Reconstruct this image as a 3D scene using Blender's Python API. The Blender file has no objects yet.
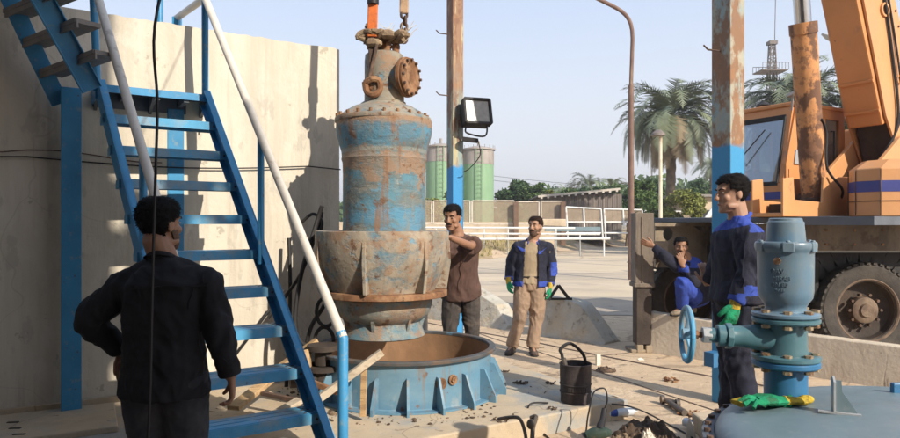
import bpy, bmesh, math, random
from mathutils import Vector, Matrix, noise
random.seed(7)
sc = bpy.context.scene
COL = sc.collection
V = Vector
PI = math.pi
FPX, HY, CXP, CH = 665.0, 224.0, 450.0, 1.58
R_ = math.radians

def P(px, py, Y):
    return V(((px - CXP) * Y / FPX, Y, CH + (HY - py) * Y / FPX))
def G(px, py, z=0.0):
    Y = (CH - z) * FPX / (py - HY)
    return V(((px - CXP) * Y / FPX, Y, z))

# ------------------------------------------------------------------ materials
def mat(name, col, rough=.7, metal=0.0, var=.18, vs=3.0, layers=(), bump=.2, bs=40.0, bd=.01, spec=.4, coat=0, grooves=None):
    m = bpy.data.materials.new(name); m.use_nodes = True
    nt = m.node_tree; N = nt.nodes; L = nt.links
    b = N['Principled BSDF']
    b.inputs['Roughness'].default_value = rough
    b.inputs['Metallic'].default_value = metal
    b.inputs['Specular IOR Level'].default_value = spec
    b.inputs['Coat Weight'].default_value = coat
    tc = N.new('ShaderNodeTexCoord')
    def noi(scale, detail=6, stretch=(1, 1, 1), off=0.0, rg=.6):
        mp = N.new('ShaderNodeMapping'); mp.inputs['Scale'].default_value = stretch
        mp.inputs['Location'].default_value = (off, off * .7, off * 1.3)
        L.new(tc.outputs['Object'], mp.inputs['Vector'])
        n = N.new('ShaderNodeTexNoise'); n.inputs['Scale'].default_value = scale
        n.inputs['Detail'].default_value = detail; n.inputs['Roughness'].default_value = rg
        L.new(mp.outputs[0], n.inputs['Vector'])
        return n.outputs['Fac']
    def mix(f, a, c):
        x = N.new('ShaderNodeMix'); x.data_type = 'RGBA'
        if f is not None: L.new(f, x.inputs[0])
        for s, val in ((6, a), (7, c)):
            if isinstance(val, (tuple, list)): x.inputs[s].default_value = (*val[:3], 1)
            else: L.new(val, x.inputs[s])
        return x.outputs[2]
    def ramp(f, a, b2):
        r = N.new('ShaderNodeMapRange'); r.inputs['From Min'].default_value = a; r.inputs['From Max'].default_value = b2
        L.new(f, r.inputs['Value']); return r.outputs['Result']
    def math_(op, a, c):
        q = N.new('ShaderNodeMath'); q.operation = op
        for i, val in enumerate((a, c)):
            if isinstance(val, (int, float)): q.inputs[i].default_value = val
            else: L.new(val, q.inputs[i])
        return q.outputs[0]
    lo = tuple(c * (1 - var) for c in col); hi = tuple(min(1, c * (1 + var)) for c in col)
    out = mix(ramp(noi(vs), .3, .7), lo, hi)
    hts = []
    for i, ly in enumerate(layers):
        kind = ly[0]
        if kind == 'n':      # colour, scale, threshold, softness, stretch, amount
            _, c, s, t, sf, st, am = ly
            f = ramp(noi(s, 8, st, 3.1 * (i + 1), .65), t - sf, t + sf)
            hts.append(f)
            if am < 1: f = math_('MULTIPLY', f, am)
            out = mix(f, out, c)
        elif kind == 'z':    # colour above z0 (object z); softness; wobble
            _, c, z0, sf, wob, am = ly
            sx = N.new('ShaderNodeSeparateXYZ'); L.new(tc.outputs['Object'], sx.inputs[0])
            zz = math_('ADD', sx.outputs['Z'], math_('MULTIPLY', math_('SUBTRACT', noi(4, 6, (1, 1, 1), 9.3), .5), wob))
            f = ramp(zz, z0 - sf, z0 + sf)
            if am < 1: f = math_('MULTIPLY', f, am)
            out = mix(f, out, c)
        elif kind == 'b':    # band between z0 and z1, edges torn by noise
            _, c, z0, z1, sf, wob, am = ly
            sx = N.new('ShaderNodeSeparateXYZ'); L.new(tc.outputs['Object'], sx.inputs[0])
            zz = math_('ADD', sx.outputs['Z'], math_('MULTIPLY', math_('SUBTRACT', noi(3.6, 8, (1, 1, 1.3), 4.1 * i, .7), .5), wob))
            f = math_('MULTIPLY', math_('MULTIPLY', ramp(zz, z0 - sf, z0 + sf), ramp(zz, z1 + sf, z1 - sf)), am)
            out = mix(f, out, c)
        elif kind == 'v':    # voronoi cracks
            _, c, s, w, am = ly
            vo = N.new('ShaderNodeTexVoronoi'); vo.feature = 'DISTANCE_TO_EDGE'; vo.inputs['Scale'].default_value = s
            wv = N.new('ShaderNodeVectorMath'); wv.operation = 'ADD'
            nn = N.new('ShaderNodeTexNoise'); nn.inputs['Scale'].default_value = s * 3; L.new(tc.outputs['Object'], nn.inputs['Vector'])
            L.new(tc.outputs['Object'], wv.inputs[0]); L.new(nn.outputs['Color'], wv.inputs[1])
            L.new(wv.outputs[0], vo.inputs['Vector'])
            f = ramp(vo.outputs['Distance'], w, 0)
            f = math_('MULTIPLY', f, am)
            out = mix(f, out, c)
    L.new(out, b.inputs['Base Color'])
    if bump:
        h = noi(bs, 8)
        for f in hts[:2]:
            h = math_('ADD', h, math_('MULTIPLY', f, -.6))
        if grooves:
            ax, sc_, amt = grooves
            sx = N.new('ShaderNodeSeparateXYZ'); L.new(tc.outputs['Object'], sx.inputs[0])
            sn = math_('SINE', math_('MULTIPLY', sx.outputs[ax], sc_), 0)
            h = math_('ADD', h, math_('MULTIPLY', sn, amt))
        bp = N.new('ShaderNodeBump'); bp.inputs['Strength'].default_value = bump; bp.inputs['Distance'].default_value = bd
        L.new(h, bp.inputs['Height']); L.new(bp.outputs[0], b.inputs['Normal'])
    rr = ramp(noi(vs * 5), .3, .8)
    q = math_('ADD', math_('MULTIPLY', rr, .2), max(rough - .1, .02))
    L.new(q, b.inputs['Roughness'])
    return m

S1 = (1, 1, 1)
RUST = (.20, .085, .035); RUSTL = (.36, .19, .10); DIRT = (.30, .23, .16)
M = {}
M['ground'] = mat('dusty_concrete', (.52, .39, .265), .95, var=.14, vs=.9, bump=.5, bs=9, bd=.03, spec=.1, layers=[
    ('n', (.40, .30, .205), .55, .55, .10, (1, 1, 1), .6), ('n', (.60, .47, .33), 2.6, .56, .06, (1, 1, 1), .6),
    ('n', (.25, .19, .135), 1.1, .63, .03, (1, 2.5, 1), .6), ('n', (.17, .13, .09), 5.0, .64, .03, (1, 1, 1), .75), ('n', (.15, .11, .08), 26, .68, .03, (1, 1, 1), .6), ('v', (.18, .13, .09), .45, .010, .6)])
M['road'] = mat('pale_road', (.53, .43, .31), .95, var=.10, vs=.4, bump=.3, bs=10, bd=.02, spec=.1, layers=[
    ('n', (.34, .29, .24), .35, .54, .08, (.4, 1, 1), .7), ('n', (.54, .45, .34), 1.2, .58, .06, (1, 1, 1), .6),
    ('n', (.24, .2, .16), 3.0, .68, .03, (1, .3, 1), .5), ('v', (.25, .2, .16), .12, .012, .6)])
M['asphalt'] = mat('worn_asphalt', (.29, .255, .215), .95, var=.14, vs=.7, bump=.3, bs=20, bd=.02, spec=.1, layers=[
    ('n', (.42, .34, .25), .6, .55, .1, (.5, 1, 1), .7), ('n', (.17, .14, .12), 2, .66, .05, S1, .6)])
M['verge'] = mat('dry_verge', (.38, .28, .17), .95, var=.25, vs=1.5, bump=.5, bs=12, bd=.05, spec=.1, layers=[
    ('n', (.25, .2, .09), 1.2, .55, .05, S1, .6)])
M['slab'] = mat('mottled_slab', (.47, .375, .265), .9, var=.14, vs=2, bump=.4, bs=30, bd=.008, spec=.15, layers=[
    ('n', (.27, .30, .31), .8, .55, .05, S1, .75), ('n', (.52, .41, .28), 3, .57, .05, S1, .7),  # random blue-grey and tan patches
    ('n', (.16, .12, .09), 7, .67, .03, S1, .7), ('n', (.15, .11, .08), 30, .68, .03, S1, .5), ('v', (.15, .12, .09), .5, .004, .5)])
M['wall'] = mat('cream_render', (.63, .565, .465), .93, var=.07, vs=1.2, bump=.35, bs=28, bd=.008, spec=.1, layers=[
    ('n', (.47, .42, .34), 1.0, .53, .09, (2.6, 2.6, .22), .75), ('n', (.66, .61, .53), 4, .58, .06, (1, 1, .6), .6),
    ('n', (.40, .35, .28), 2.4, .61, .06, (3, 3, .2), .5), ('n', (.42, .38, .32), 5, .60, .02, (1, 1, .5), .5), ('n', (.28, .22, .15), 45, .70, .03, S1, .6),
    ('v', (.36, .31, .25), .45, .0025, .4), ('n', (.36, .32, .26), 6, .66, .012, (1, 1, 1), .7)])
M['blue'] = mat('blue_paint', (.05, .255, .475), .42, var=.10, vs=5, bump=.12, bs=60, bd=.003, layers=[
    ('n', (.03, .17, .36), 2, .6, .1, S1, .6), ('n', (.20, .29, .34), 18, .62, .04, S1, .7), ('n', (.11, .07, .05), 24, .67, .015, S1, .9), ('n', (.12, .08, .06), 3, .68, .02, S1, .8)])
M['blue_dust'] = mat('dusty_blue_paint', (.075, .30, .50), .6, var=.15, vs=5, bump=.12, bs=60, bd=.003, layers=[
    ('n', (.28, .31, .31), 6, .54, .08, S1, .65), ('n', (.13, .08, .05), 26, .66, .015, S1, .9)])
M['rail'] = mat('cream_rail', (.60, .545, .47), .4, var=.07, vs=4, bump=.05, layers=[
    ('n', (.38, .31, .25), 9, .64, .03, S1, .7), ('n', (.2, .12, .07), 25, .71, .02, S1, .8)])
M['column'] = mat('column_paint', (.36, .335, .26), .6, var=.12, vs=4, bump=.3, bs=30, bd=.004, layers=[
    ('n', (.20, .34, .37), 3, .52, .06, (1.4, 1.4, .7), .7), ('n', (.23, .11, .05), 3.2, .51, .035, (1.6, 1.6, .8), .9), ('n', (.30, .15, .07), 9, .57, .03, (1, 1, .7), .7),
    ('n', (.13, .07, .04), 9, .66, .03, (1, 1, .6), .8), ('z', (.045, .25, .47), 2.27, -.02, .28, 1), ('n', (.24, .30, .32), 14, .67, .03, S1, .5)])
M['column_far'] = mat('column_paint_rusty', (.24, .31, .30), .6, var=.1, vs=4, bump=.3, bs=30, bd=.004, layers=[
    ('z', (.27, .14, .075), 3.2, .4, 1.4, .92), ('n', (.48, .40, .22), 3.0, .56, .04, (6, 6, .5), .8),
    ('n', (.19, .085, .045), 4, .51, .035, (2, 2, .8), .85), ('n', (.31, .17, .09), 10, .57, .03, (1, 1, .7), .6), ('z', (.04, .24, .50), 2.31, -.02, .2, 1)])
def pump_mat(name, base, bl=.53, ru=.54, sd=0, st=(1, 1, 1.4)):
    return mat(name, base, .75, var=.25, vs=3, bump=.6, bs=26, bd=.008, spec=.3, layers=[
        ('n', (.095, .205, .27), 3.0 + sd, bl, .05, st, .85), ('n', (.11, .27, .38), 7 + sd, .62, .03, st, .75),
        ('n', (.30, .18, .105), 3.8 + sd, ru, .04, st, .8), ('n', (.36, .30, .22), 5.5 + sd, .58, .06, (1, 1, .4), .65),
        ('n', (.17, .18, .165), 13, .57, .05, (1, 1, .35), .55), ('n', (.14, .062, .03), 11, .61, .04, S1, .85), ('n', (.44, .39, .32), 24, .67, .03, S1, .5), ('n', (.05, .035, .03), 30, .69, .02, S1, .7)])
M['pump'] = pump_mat('pump_paint', (.24, .245, .22), .49, .53)
_z = lambda y: (335 - y) * 5.60 / 665.0
M['casing'] = mat('casing_paint', (.125, .155, .155), .75, var=.22, vs=3, bump=.55, bs=26, bd=.008, spec=.3, layers=[
    ('n', (.27, .235, .185), 5, .55, .06, (1, 1, 2.5), .6), ('n', (.09, .24, .32), 4.2, .53, .05, (1, 1, 1.6), .75),
    ('b', (.085, .24, .36), _z(231), _z(211), .04, .9, .75), ('b', (.09, .22, .32), _z(151), _z(129), .04, .6, .6),
    ('b', (.31, .19, .115), _z(180), _z(157), .012, .95, .8), ('n', (.20, .21, .19), 14, .56, .05, (1, 1, .35), .6), ('b', (.33, .34, .30), _z(154.5), _z(151), .006, .02, .55),
    ('b', (.34, .20, .11), _z(129), _z(112), .02, .25, .8), ('n', (.11, .26, .36), 7, .63, .02, S1, .8), ('n', (.24, .12, .06), 5, .585, .03, (3, 3, .22), .75),
    ('n', (.16, .075, .035), 10, .62, .03, S1, .8), ('n', (.45, .40, .33), 24, .69, .03, S1, .5)])
M['pump_bowl'] = pump_mat('pump_bowl_paint', (.33, .275, .21), .565, .545, .7)
M['pump_head'] = pump_mat('pump_head_paint', (.25, .225, .18), .585, .54, 1.5)
M['rust'] = mat('rust', (.21, .105, .055), .85, var=.35, vs=9, bump=.5, bs=50, bd=.006, spec=.2, layers=[
    ('n', (.34, .2, .11), 8, .55, .06, S1, .8), ('n', (.08, .045, .03), 14, .6, .05, S1, .8)])
M['rust_dark'] = mat('dark_rust', (.09, .055, .04), .8, var=.3, vs=6, bump=.5, bs=40, bd=.006, layers=[
    ('n', (.2, .12, .08), 6, .58, .06, S1, .7)])
M['ring'] = mat('ring_paint', (.115, .235, .33), .55, var=.15, vs=2.2, bump=.2, bs=40, bd=.004, layers=[
    ('n', (.19, .30, .37), 1.6, .55, .08, (1, 1, 2), .7), ('n', (.36, .36, .33), 4, .62, .05, (1, 1, .7), .6),
    ('n', (.19, .10, .06), 5, .63, .02, S1, .9), ('n', (.24, .17, .12), 5, .60, .03, (3, 3, .3), .6), ('n', (.15, .08, .05), 24, .68, .02, S1, .8)])
M['ring_in'] = mat('ring_inside', (.25, .14, .075), .9, var=.25, vs=3, bump=.3, bs=30, layers=[('n', (.19, .11, .06), 3, .55, .1, (1, 1, .4), .8)])
M['dome'] = mat('dome_paint', (.155, .215, .24), .42, var=.08, vs=1.5, bump=.08, bs=20, bd=.004, layers=[
    ('n', (.21, .26, .30), 2, .55, .1, S1, .6), ('n', (.33, .34, .33), 14, .64, .06, S1, .35), ('n', (.12, .10, .09), 40, .70, .02, S1, .8), ('n', (.30, .27, .23), 5, .62, .02, (1, .3, 1), .5)])
M['valve'] = mat('valve_paint', (.14, .195, .235), .38, var=.08, vs=6, bump=.15, bs=70, bd=.003, coat=.15, layers=[
    ('n', (.09, .19, .29), 4, .58, .05, S1, .6), ('n', (.32, .34, .33), 16, .66, .05, S1, .4)])
M['teal'] = mat('teal_paint', (.07, .155, .185), .4, var=.1, vs=6, bump=.15, bs=60, bd=.003, coat=.15, layers=[
    ('n', (.05, .2, .26), 7, .58, .06, S1, .6), ('n', (.28, .24, .18), 12, .64, .03, S1, .7)])
M['bluepipe'] = mat('blue_pipe_paint', (.035, .145, .29), .42, var=.1, vs=6, bump=.1)
M['bolt'] = mat('bolt_zinc', (.38, .30, .20), .5, metal=.5, var=.3, vs=30, bump=.2, layers=[('n', RUST, 20, .55, .05, S1, .8)])
M['orange'] = mat('crane_orange', (.56, .24, .085), .5, var=.09, vs=2.5, bump=.12, bs=30, bd=.004, layers=[
    ('n', (.56, .25, .10), 1.3, .56, .08, (1, 1, .6), .7), ('n', (.32, .16, .09), 4, .66, .04, (1, 1, .5), .7), ('n', (.10, .06, .05), 18, .70, .02, S1, .8)])
M['orange_pale'] = mat('crane_orange_pale', (.58, .28, .115), .5, var=.08, vs=2.5, bump=.1, layers=[
    ('n', (.52, .27, .13), 2.3, .56, .08, (1, 1, .6), .7), ('n', (.28, .15, .09), 7, .67, .03, (1, 1, .5), .8)])
M['cyl'] = mat('rusty_cylinder', (.54, .25, .10), .75, var=.15, vs=5, bump=.5, bs=40, bd=.005, layers=[
    ('n', (.13, .065, .04), 3.4, .505, .025, (1, 1, .7), .95), ('n', (.26, .13, .07), 7, .56, .03, S1, .8)])
M['chrome'] = mat('chrome_rod', (.55, .56, .58), .22, metal=1, var=.05, bump=0)
M['stripe'] = mat('navy_stripe', (.045, .055, .22), .5, var=.1, bump=0)
M['rim'] = mat('rim_worn', (.075, .075, .075), .7, var=.3, vs=6, bump=.4, bs=40, bd=.005, layers=[('n', (.14, .09, .06), 5, .55, .05, S1, .8), ('n', (.10, .20, .28), 3, .6, .03, S1, .7)])
M['greytread'] = mat('grey_tread', (.22, .20, .18), .6, var=.2, vs=5)
M['greyplate'] = mat('grey_skirt', (.10, .11, .13), .6, var=.2)
M['chassis'] = mat('chassis_dirty', (.05, .037, .03), .85, var=.3, vs=4, bump=.4, bs=30, layers=[('n', (.13, .09, .065), 3, .6, .1, (1, 1, .4), .6)])
M['chassis_tan'] = mat('chassis_tan', (.27, .21, .145), .85, var=.2, vs=3, bump=.4, bs=25, layers=[
    ('n', (.13, .09, .06), 3, .57, .08, (1, 1, .5), .8), ('n', (.36, .3, .22), 6, .6, .05, S1, .6)])
M['deck'] = mat('deck_dirty', (.125, .10, .08), .85, var=.3, vs=3, bump=.4, bs=30, layers=[('n', (.23, .185, .14), 2.5, .56, .06, (1, 1, .4), .7), ('n', (.07, .05, .04), 6, .6, .04, S1, .7)])
M['black'] = mat('black_steel', (.022, .02, .02), .7, var=.3, vs=5)
M['tyre'] = mat('tyre_rubber', (.055, .048, .043), .9, var=.25, vs=9, bump=.4, bs=50, layers=[('n', (.13, .105, .08), 4, .58, .1, S1, .5)])
M['hub'] = mat('wheel_hub', (.13, .085, .06), .8, var=.3, vs=8, bump=.4, layers=[('n', (.22, .16, .11), 7, .55, .1, S1, .8)])
M['jack'] = mat('jack_steel', (.165, .13, .10), .75, var=.2, vs=4, bump=.3, layers=[('n', (.08, .06, .05), 4, .58, .08, (3, 3, .5), .8), ('n', (.25, .2, .16), 7, .6, .04, S1, .6)])
M['barrier'] = mat('barrier_concrete', (.58, .49, .38), .92, var=.12, vs=3, bump=.5, bs=22, bd=.012, spec=.1, layers=[
    ('n', (.35, .26, .18), 2.2, .56, .08, (1, 1, .3), .7), ('n', (.13, .1, .075), 2.6, .67, .03, (3, 3, .15), .8), ('n', (.15, .11, .08), 28, .68, .03, S1, .6)])
M['block'] = mat('weathered_block', (.45, .42, .36), .92, var=.14, vs=3, bump=.7, bs=16, bd=.02, spec=.1, layers=[
    ('n', (.48, .40, .29), 2.6, .54, .05, S1, .8), ('n', (.22, .20, .17), 8, .62, .05, S1, .7)])
M['green_tank'] = mat('tank_green', (.20, .33, .19), .6, var=.08, vs=.7, bump=.02, layers=[('n', (.28, .42, .26), 1, .57, .1, (1, 1, .2), .6)])
M['grey_tank'] = mat('tank_grey', (.33, .29, .26), .8, var=.15, vs=1, bump=.05, layers=[('n', (.2, .16, .13), 1.5, .58, .1, (1, 1, .3), .7)])
M['fence'] = mat('fence_white', (.55, .49, .42), .7, var=.1, bump=.05, layers=[('n', (.33, .2, .13), 3, .60, .04, S1, .8)])
M['white_rail'] = mat('rail_white', (.62, .62, .60), .6, var=.08, bump=.05, layers=[('n', (.33, .26, .2), 3, .62, .05, S1, .7)])
M['post_brown'] = mat('post_brown', (.15, .09, .06), .8, var=.2)
M['lowwall'] = mat('low_wall_plaster', (.52, .42, .30), .9, var=.12, vs=1, layers=[('n', (.35, .27, .19), 1.2, .57, .08, (1, 1, .4), .7)])
M['shed'] = mat('shed_sheet', (.15, .125, .11), .8, var=.2, vs=1, bump=.4, bs=10, layers=[('n', (.26, .21, .17), 1, .56, .06, (6, 6, .2), .8)])
M['shed_roof'] = mat('shed_roof', (.22, .20, .18), .7, var=.15, vs=1)
M['shed_trim'] = mat('shed_trim', (.48, .43, .37), .7, var=.1)
M['lamp_pole'] = mat('lamp_pole_rust', (.17, .10, .075), .75, var=.2, vs=5, layers=[('n', (.34, .25, .17), 2, .60, .05, (4, 4, .3), .7)])
M['pole_cream'] = mat('pole_cream', (.60, .53, .40), .7, var=.1, layers=[('n', (.35, .24, .15), 3, .60, .05, S1, .7)])
M['lampgrey'] = mat('lamp_grey', (.35, .36, .37), .5, var=.1)
M['darkglass'] = mat('lamp_glass', (.20, .19, .165), .35, var=.25, vs=14, bump=.05, spec=.8)
M['leaf_dark'] = mat('leaf_dark', (.045, .085, .028), .65, var=.45, vs=1.8, bump=0, spec=.3)
M['leaf_mid'] = mat('leaf_mid', (.075, .12, .035), .65, var=.45, vs=1.8, bump=0, spec=.3)
M['leaf_yel'] = mat('leaf_yellow', (.15, .165, .035), .65, var=.4, vs=2, bump=0, spec=.3)
M['palm'] = mat('palm_leaf', (.165, .19, .115), .55, var=.3, vs=1.2, bump=0, spec=.5)
M['palm_dead'] = mat('palm_dead', (.26, .20, .125), .8, var=.3, vs=1.5, bump=0)
M['bark'] = mat('bark', (.16, .12, .085), .9, var=.3, vs=5, bump=.6, bs=15, bd=.03)
M['wood'] = mat('weathered_wood', (.50, .33, .17), .8, var=.2, vs=5, bump=.4, bs=30, layers=[('n', (.28, .17, .09), 4, .56, .06, (1, 6, 6), .8)])
M['wood_pale'] = mat('pale_timber', (.50, .41, .30), .8, var=.15, vs=5, bump=.4, bs=30, layers=[('n', (.32, .24, .17), 4, .57, .06, (1, 5, 5), .7)])
M['cable'] = mat('black_cable', (.018, .016, .016), .6, var=.2, bump=.1)
M['sling_o'] = mat('sling_orange', (.62, .15, .035), .8, var=.2, vs=20, bump=.4, bs=120, layers=[('n', (.2, .07, .03), 12, .62, .06, S1, .7)])
M['sling_t'] = mat('sling_tan', (.44, .29, .18), .85, var=.2, vs=20, bump=.4, bs=120, layers=[('n', (.2, .11, .07), 9, .58, .06, S1, .7)])
M['rag'] = mat('rag_cloth', (.21, .145, .09), .95, var=.35, vs=14, bump=.6, bs=60, layers=[('n', (.40, .29, .18), 9, .58, .06, S1, .8)])
M['rag_dark'] = mat('rag_dark', (.07, .045, .03), .95, var=.4, vs=14, bump=.6, bs=60, layers=[('n', (.2, .13, .08), 8, .6, .06, S1, .7)])
M['paper'] = mat('white_paper', (.66, .60, .50), .8, var=.12, vs=10)
M['bottle_w'] = mat('tube_white', (.55, .58, .62), .35, var=.06)
M['bottle_b'] = mat('tube_blue', (.03, .07, .32), .35, var=.06)
M['glove_g'] = mat('glove_green', (.025, .27, .13), .95, var=.3, vs=20, bump=.6, bs=90, spec=.1, layers=[('n', (.06, .12, .07), 22, .58, .05, S1, .7)])
M['glove_y'] = mat('glove_yellow', (.50, .35, .05), .95, var=.2, vs=20, bump=.6, bs=90, spec=.1, layers=[('n', (.22, .16, .06), 22, .58, .05, S1, .7)])
M['bucket'] = mat('bucket_black', (.05, .04, .04), .75, var=.35, vs=8, bump=.4, bs=40, layers=[('n', (.15, .10, .08), 5, .55, .1, S1, .75)])
M['tool'] = mat('tool_green', (.035, .06, .045), .5, var=.3, vs=10, layers=[('n', (.18, .14, .1), 10, .6, .05, S1, .6)])
M['toolsteel'] = mat('tool_steel', (.11, .09, .075), .6, metal=.3, var=.3, vs=12, layers=[('n', (.22, .15, .1), 9, .58, .05, S1, .7)])
M['stone'] = mat('stone_bits', (.33, .25, .17), .95, var=.4, vs=3)
M['debris'] = mat('dark_bits', (.09, .06, .04), .9, var=.5, vs=6, layers=[('n', (.3, .2, .12), 5, .58, .05, S1, .8)])
M['grass'] = mat('dry_grass', (.30, .25, .10), .8, var=.4, vs=.6, bump=0)
M['seat'] = mat('seat_cover', (.5, .48, .45), .8, var=.1)
# people
M['skin'] = mat('skin_brown', (.29, .15, .09), .55, var=.08, vs=12, bump=.1, bs=120, bd=.001)
M['skin2'] = mat('skin_tan', (.36, .20, .13), .55, var=.08, vs=12, bump=.1, bs=120, bd=.001)
M['lips'] = mat('lips', (.20, .075, .055), .5, var=.1, bump=0)
M['hair'] = mat('black_hair', (.008, .0065, .006), .75, var=.4, vs=40, bump=.8, bs=160, bd=.004, spec=.12)
M['hair2'] = mat('brown_hair', (.025, .013, .009), .75, var=.4, vs=40, bump=.8, bs=160, bd=.004, spec=.12)
M['stubble'] = mat('stubble', (.10, .055, .036), .8, var=.4, vs=90, bump=.4, bs=250, bd=.001)
M['eyew'] = mat('eye_white', (.30, .25, .21), .3, var=.02, bump=0)
M['iris'] = mat('iris_dark', (.02, .012, .008), .2, var=.02, bump=0)
M['shirt_black'] = mat('black_shirt', (.014, .013, .015), .85, var=.25, vs=6, bump=.35, bs=200, bd=.002, spec=.25)
M['jeans'] = mat('dark_jeans', (.035, .035, .042), .85, var=.35, vs=5, bump=.4, bs=200, bd=.002, spec=.2, layers=[('n', (.085, .08, .08), 4, .6, .1, S1, .6)])
M['shirt_maroon'] = mat('maroon_shirt', (.082, .044, .034), .85, var=.15, vs=6, bump=.35, bs=160, bd=.002, layers=[('n', (.17, .09, .07), 5, .62, .08, S1, .5)])
M['trousers_dark'] = mat('charcoal_trousers', (.05, .042, .038), .9, var=.2, vs=6, bump=.35, bs=160, layers=[('n', (.15, .11, .085), 4, .62, .08, S1, .6)])
M['khaki'] = mat('khaki_trousers', (.30, .205, .14), .9, var=.12, vs=6, bump=.35, bs=160, layers=[('n', (.19, .13, .09), 4, .6, .08, S1, .6)])
M['polo'] = mat('beige_polo', (.31, .235, .15), .9, var=.1, vs=6, bump=.3, bs=160)
M['navy'] = mat('navy_cloth', (.014, .015, .030), .88, var=.25, vs=6, bump=.45, bs=160, layers=[('n', (.05, .042, .045), 5, .66, .06, S1, .4)])
M['royal'] = mat('royal_blue_cloth', (.028, .06, .32), .8, var=.15, vs=6, bump=.35, bs=160)
M['boot'] = mat('leather_boot', (.06, .04, .03), .7, var=.3, vs=12, bump=.4, bs=60, layers=[('n', (.2, .15, .1), 8, .6, .08, S1, .5)])
M['shoe_tan'] = mat('dusty_shoe', (.22, .17, .12), .8, var=.3, vs=12, bump=.4, bs=60)
M['belt'] = mat('belt', (.03, .02, .015), .5, var=.2)

# glass with a dusty film
def glass_mat():
    m = bpy.data.materials.new('dusty_glass'); m.use_nodes = True
    nt = m.node_tree; N = nt.nodes; L = nt.links
    b = N['Principled BSDF']; out = N['Material Output']
    b.inputs['Base Color'].default_value = (.42, .46, .48, 1); b.inputs['Roughness'].default_value = .15
    gl = N.new('ShaderNodeBsdfGlossy'); gl.inputs['Roughness'].default_value = .03; gl.inputs['Color'].default_value = (.9, .95, 1, 1)
    tr = N.new('ShaderNodeBsdfTransparent'); tr.inputs['Color'].default_value = (.55, .6, .62, 1)
    m1 = N.new('ShaderNodeMixShader'); m1.inputs[0].default_value = .26; L.new(gl.outputs[0], m1.inputs[2]); L.new(tr.outputs[0], m1.inputs[1])
    tc = N.new('ShaderNodeTexCoord'); n = N.new('ShaderNodeTexNoise'); n.inputs['Scale'].default_value = 4
    L.new(tc.outputs['Object'], n.inputs['Vector'])
    r = N.new('ShaderNodeMapRange'); r.inputs['To Min'].default_value = .02; r.inputs['To Max'].default_value = .22
    L.new(n.outputs['Fac'], r.inputs['Value'])
    m2 = N.new('ShaderNodeMixShader'); L.new(r.outputs[0], m2.inputs[0]); L.new(m1.outputs[0], m2.inputs[1]); L.new(b.outputs[0], m2.inputs[2])
    L.new(m2.outputs[0], out.inputs['Surface'])
    return m
M['glass'] = glass_mat()
def mesh_mat():
    """chain-link: real transparency between the wires"""
    m = bpy.data.materials.new('chain_link'); m.use_nodes = True
    nt = m.node_tree; N = nt.nodes; L = nt.links
    b = N['Principled BSDF']; b.inputs['Base Color'].default_value = (.40, .31, .22, 1); b.inputs['Roughness'].default_value = .7
    tr = N.new('ShaderNodeBsdfTransparent'); mx = N.new('ShaderNodeMixShader'); out = N['Material Output']
    tc = N.new('ShaderNodeTexCoord'); n = N.new('ShaderNodeTexNoise'); n.inputs['Scale'].default_value = 2
    L.new(tc.outputs['Object'], n.inputs['Vector'])
    r = N.new('ShaderNodeMapRange'); r.inputs['To Min'].default_value = .22; r.inputs['To Max'].default_value = .62
    L.new(n.outputs['Fac'], r.inputs['Value']); L.new(r.outputs[0], mx.inputs[0])
    L.new(tr.outputs[0], mx.inputs[1]); L.new(b.outputs[0], mx.inputs[2]); L.new(mx.outputs[0], out.inputs['Surface'])
    return m
M['chain'] = mesh_mat()

# ------------------------------------------------------------------ mesh builder
def frame_from(z, hint=(0, 0, 1)):
    z = V(z).normalized(); h = V(hint)
    if abs(z.dot(h.normalized())) > .98: h = V((1, 0, 0)) if abs(z.x) < .9 else V((0, 1, 0))
    x = h.cross(z).normalized(); y = z.cross(x)
    return x, y, z

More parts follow.
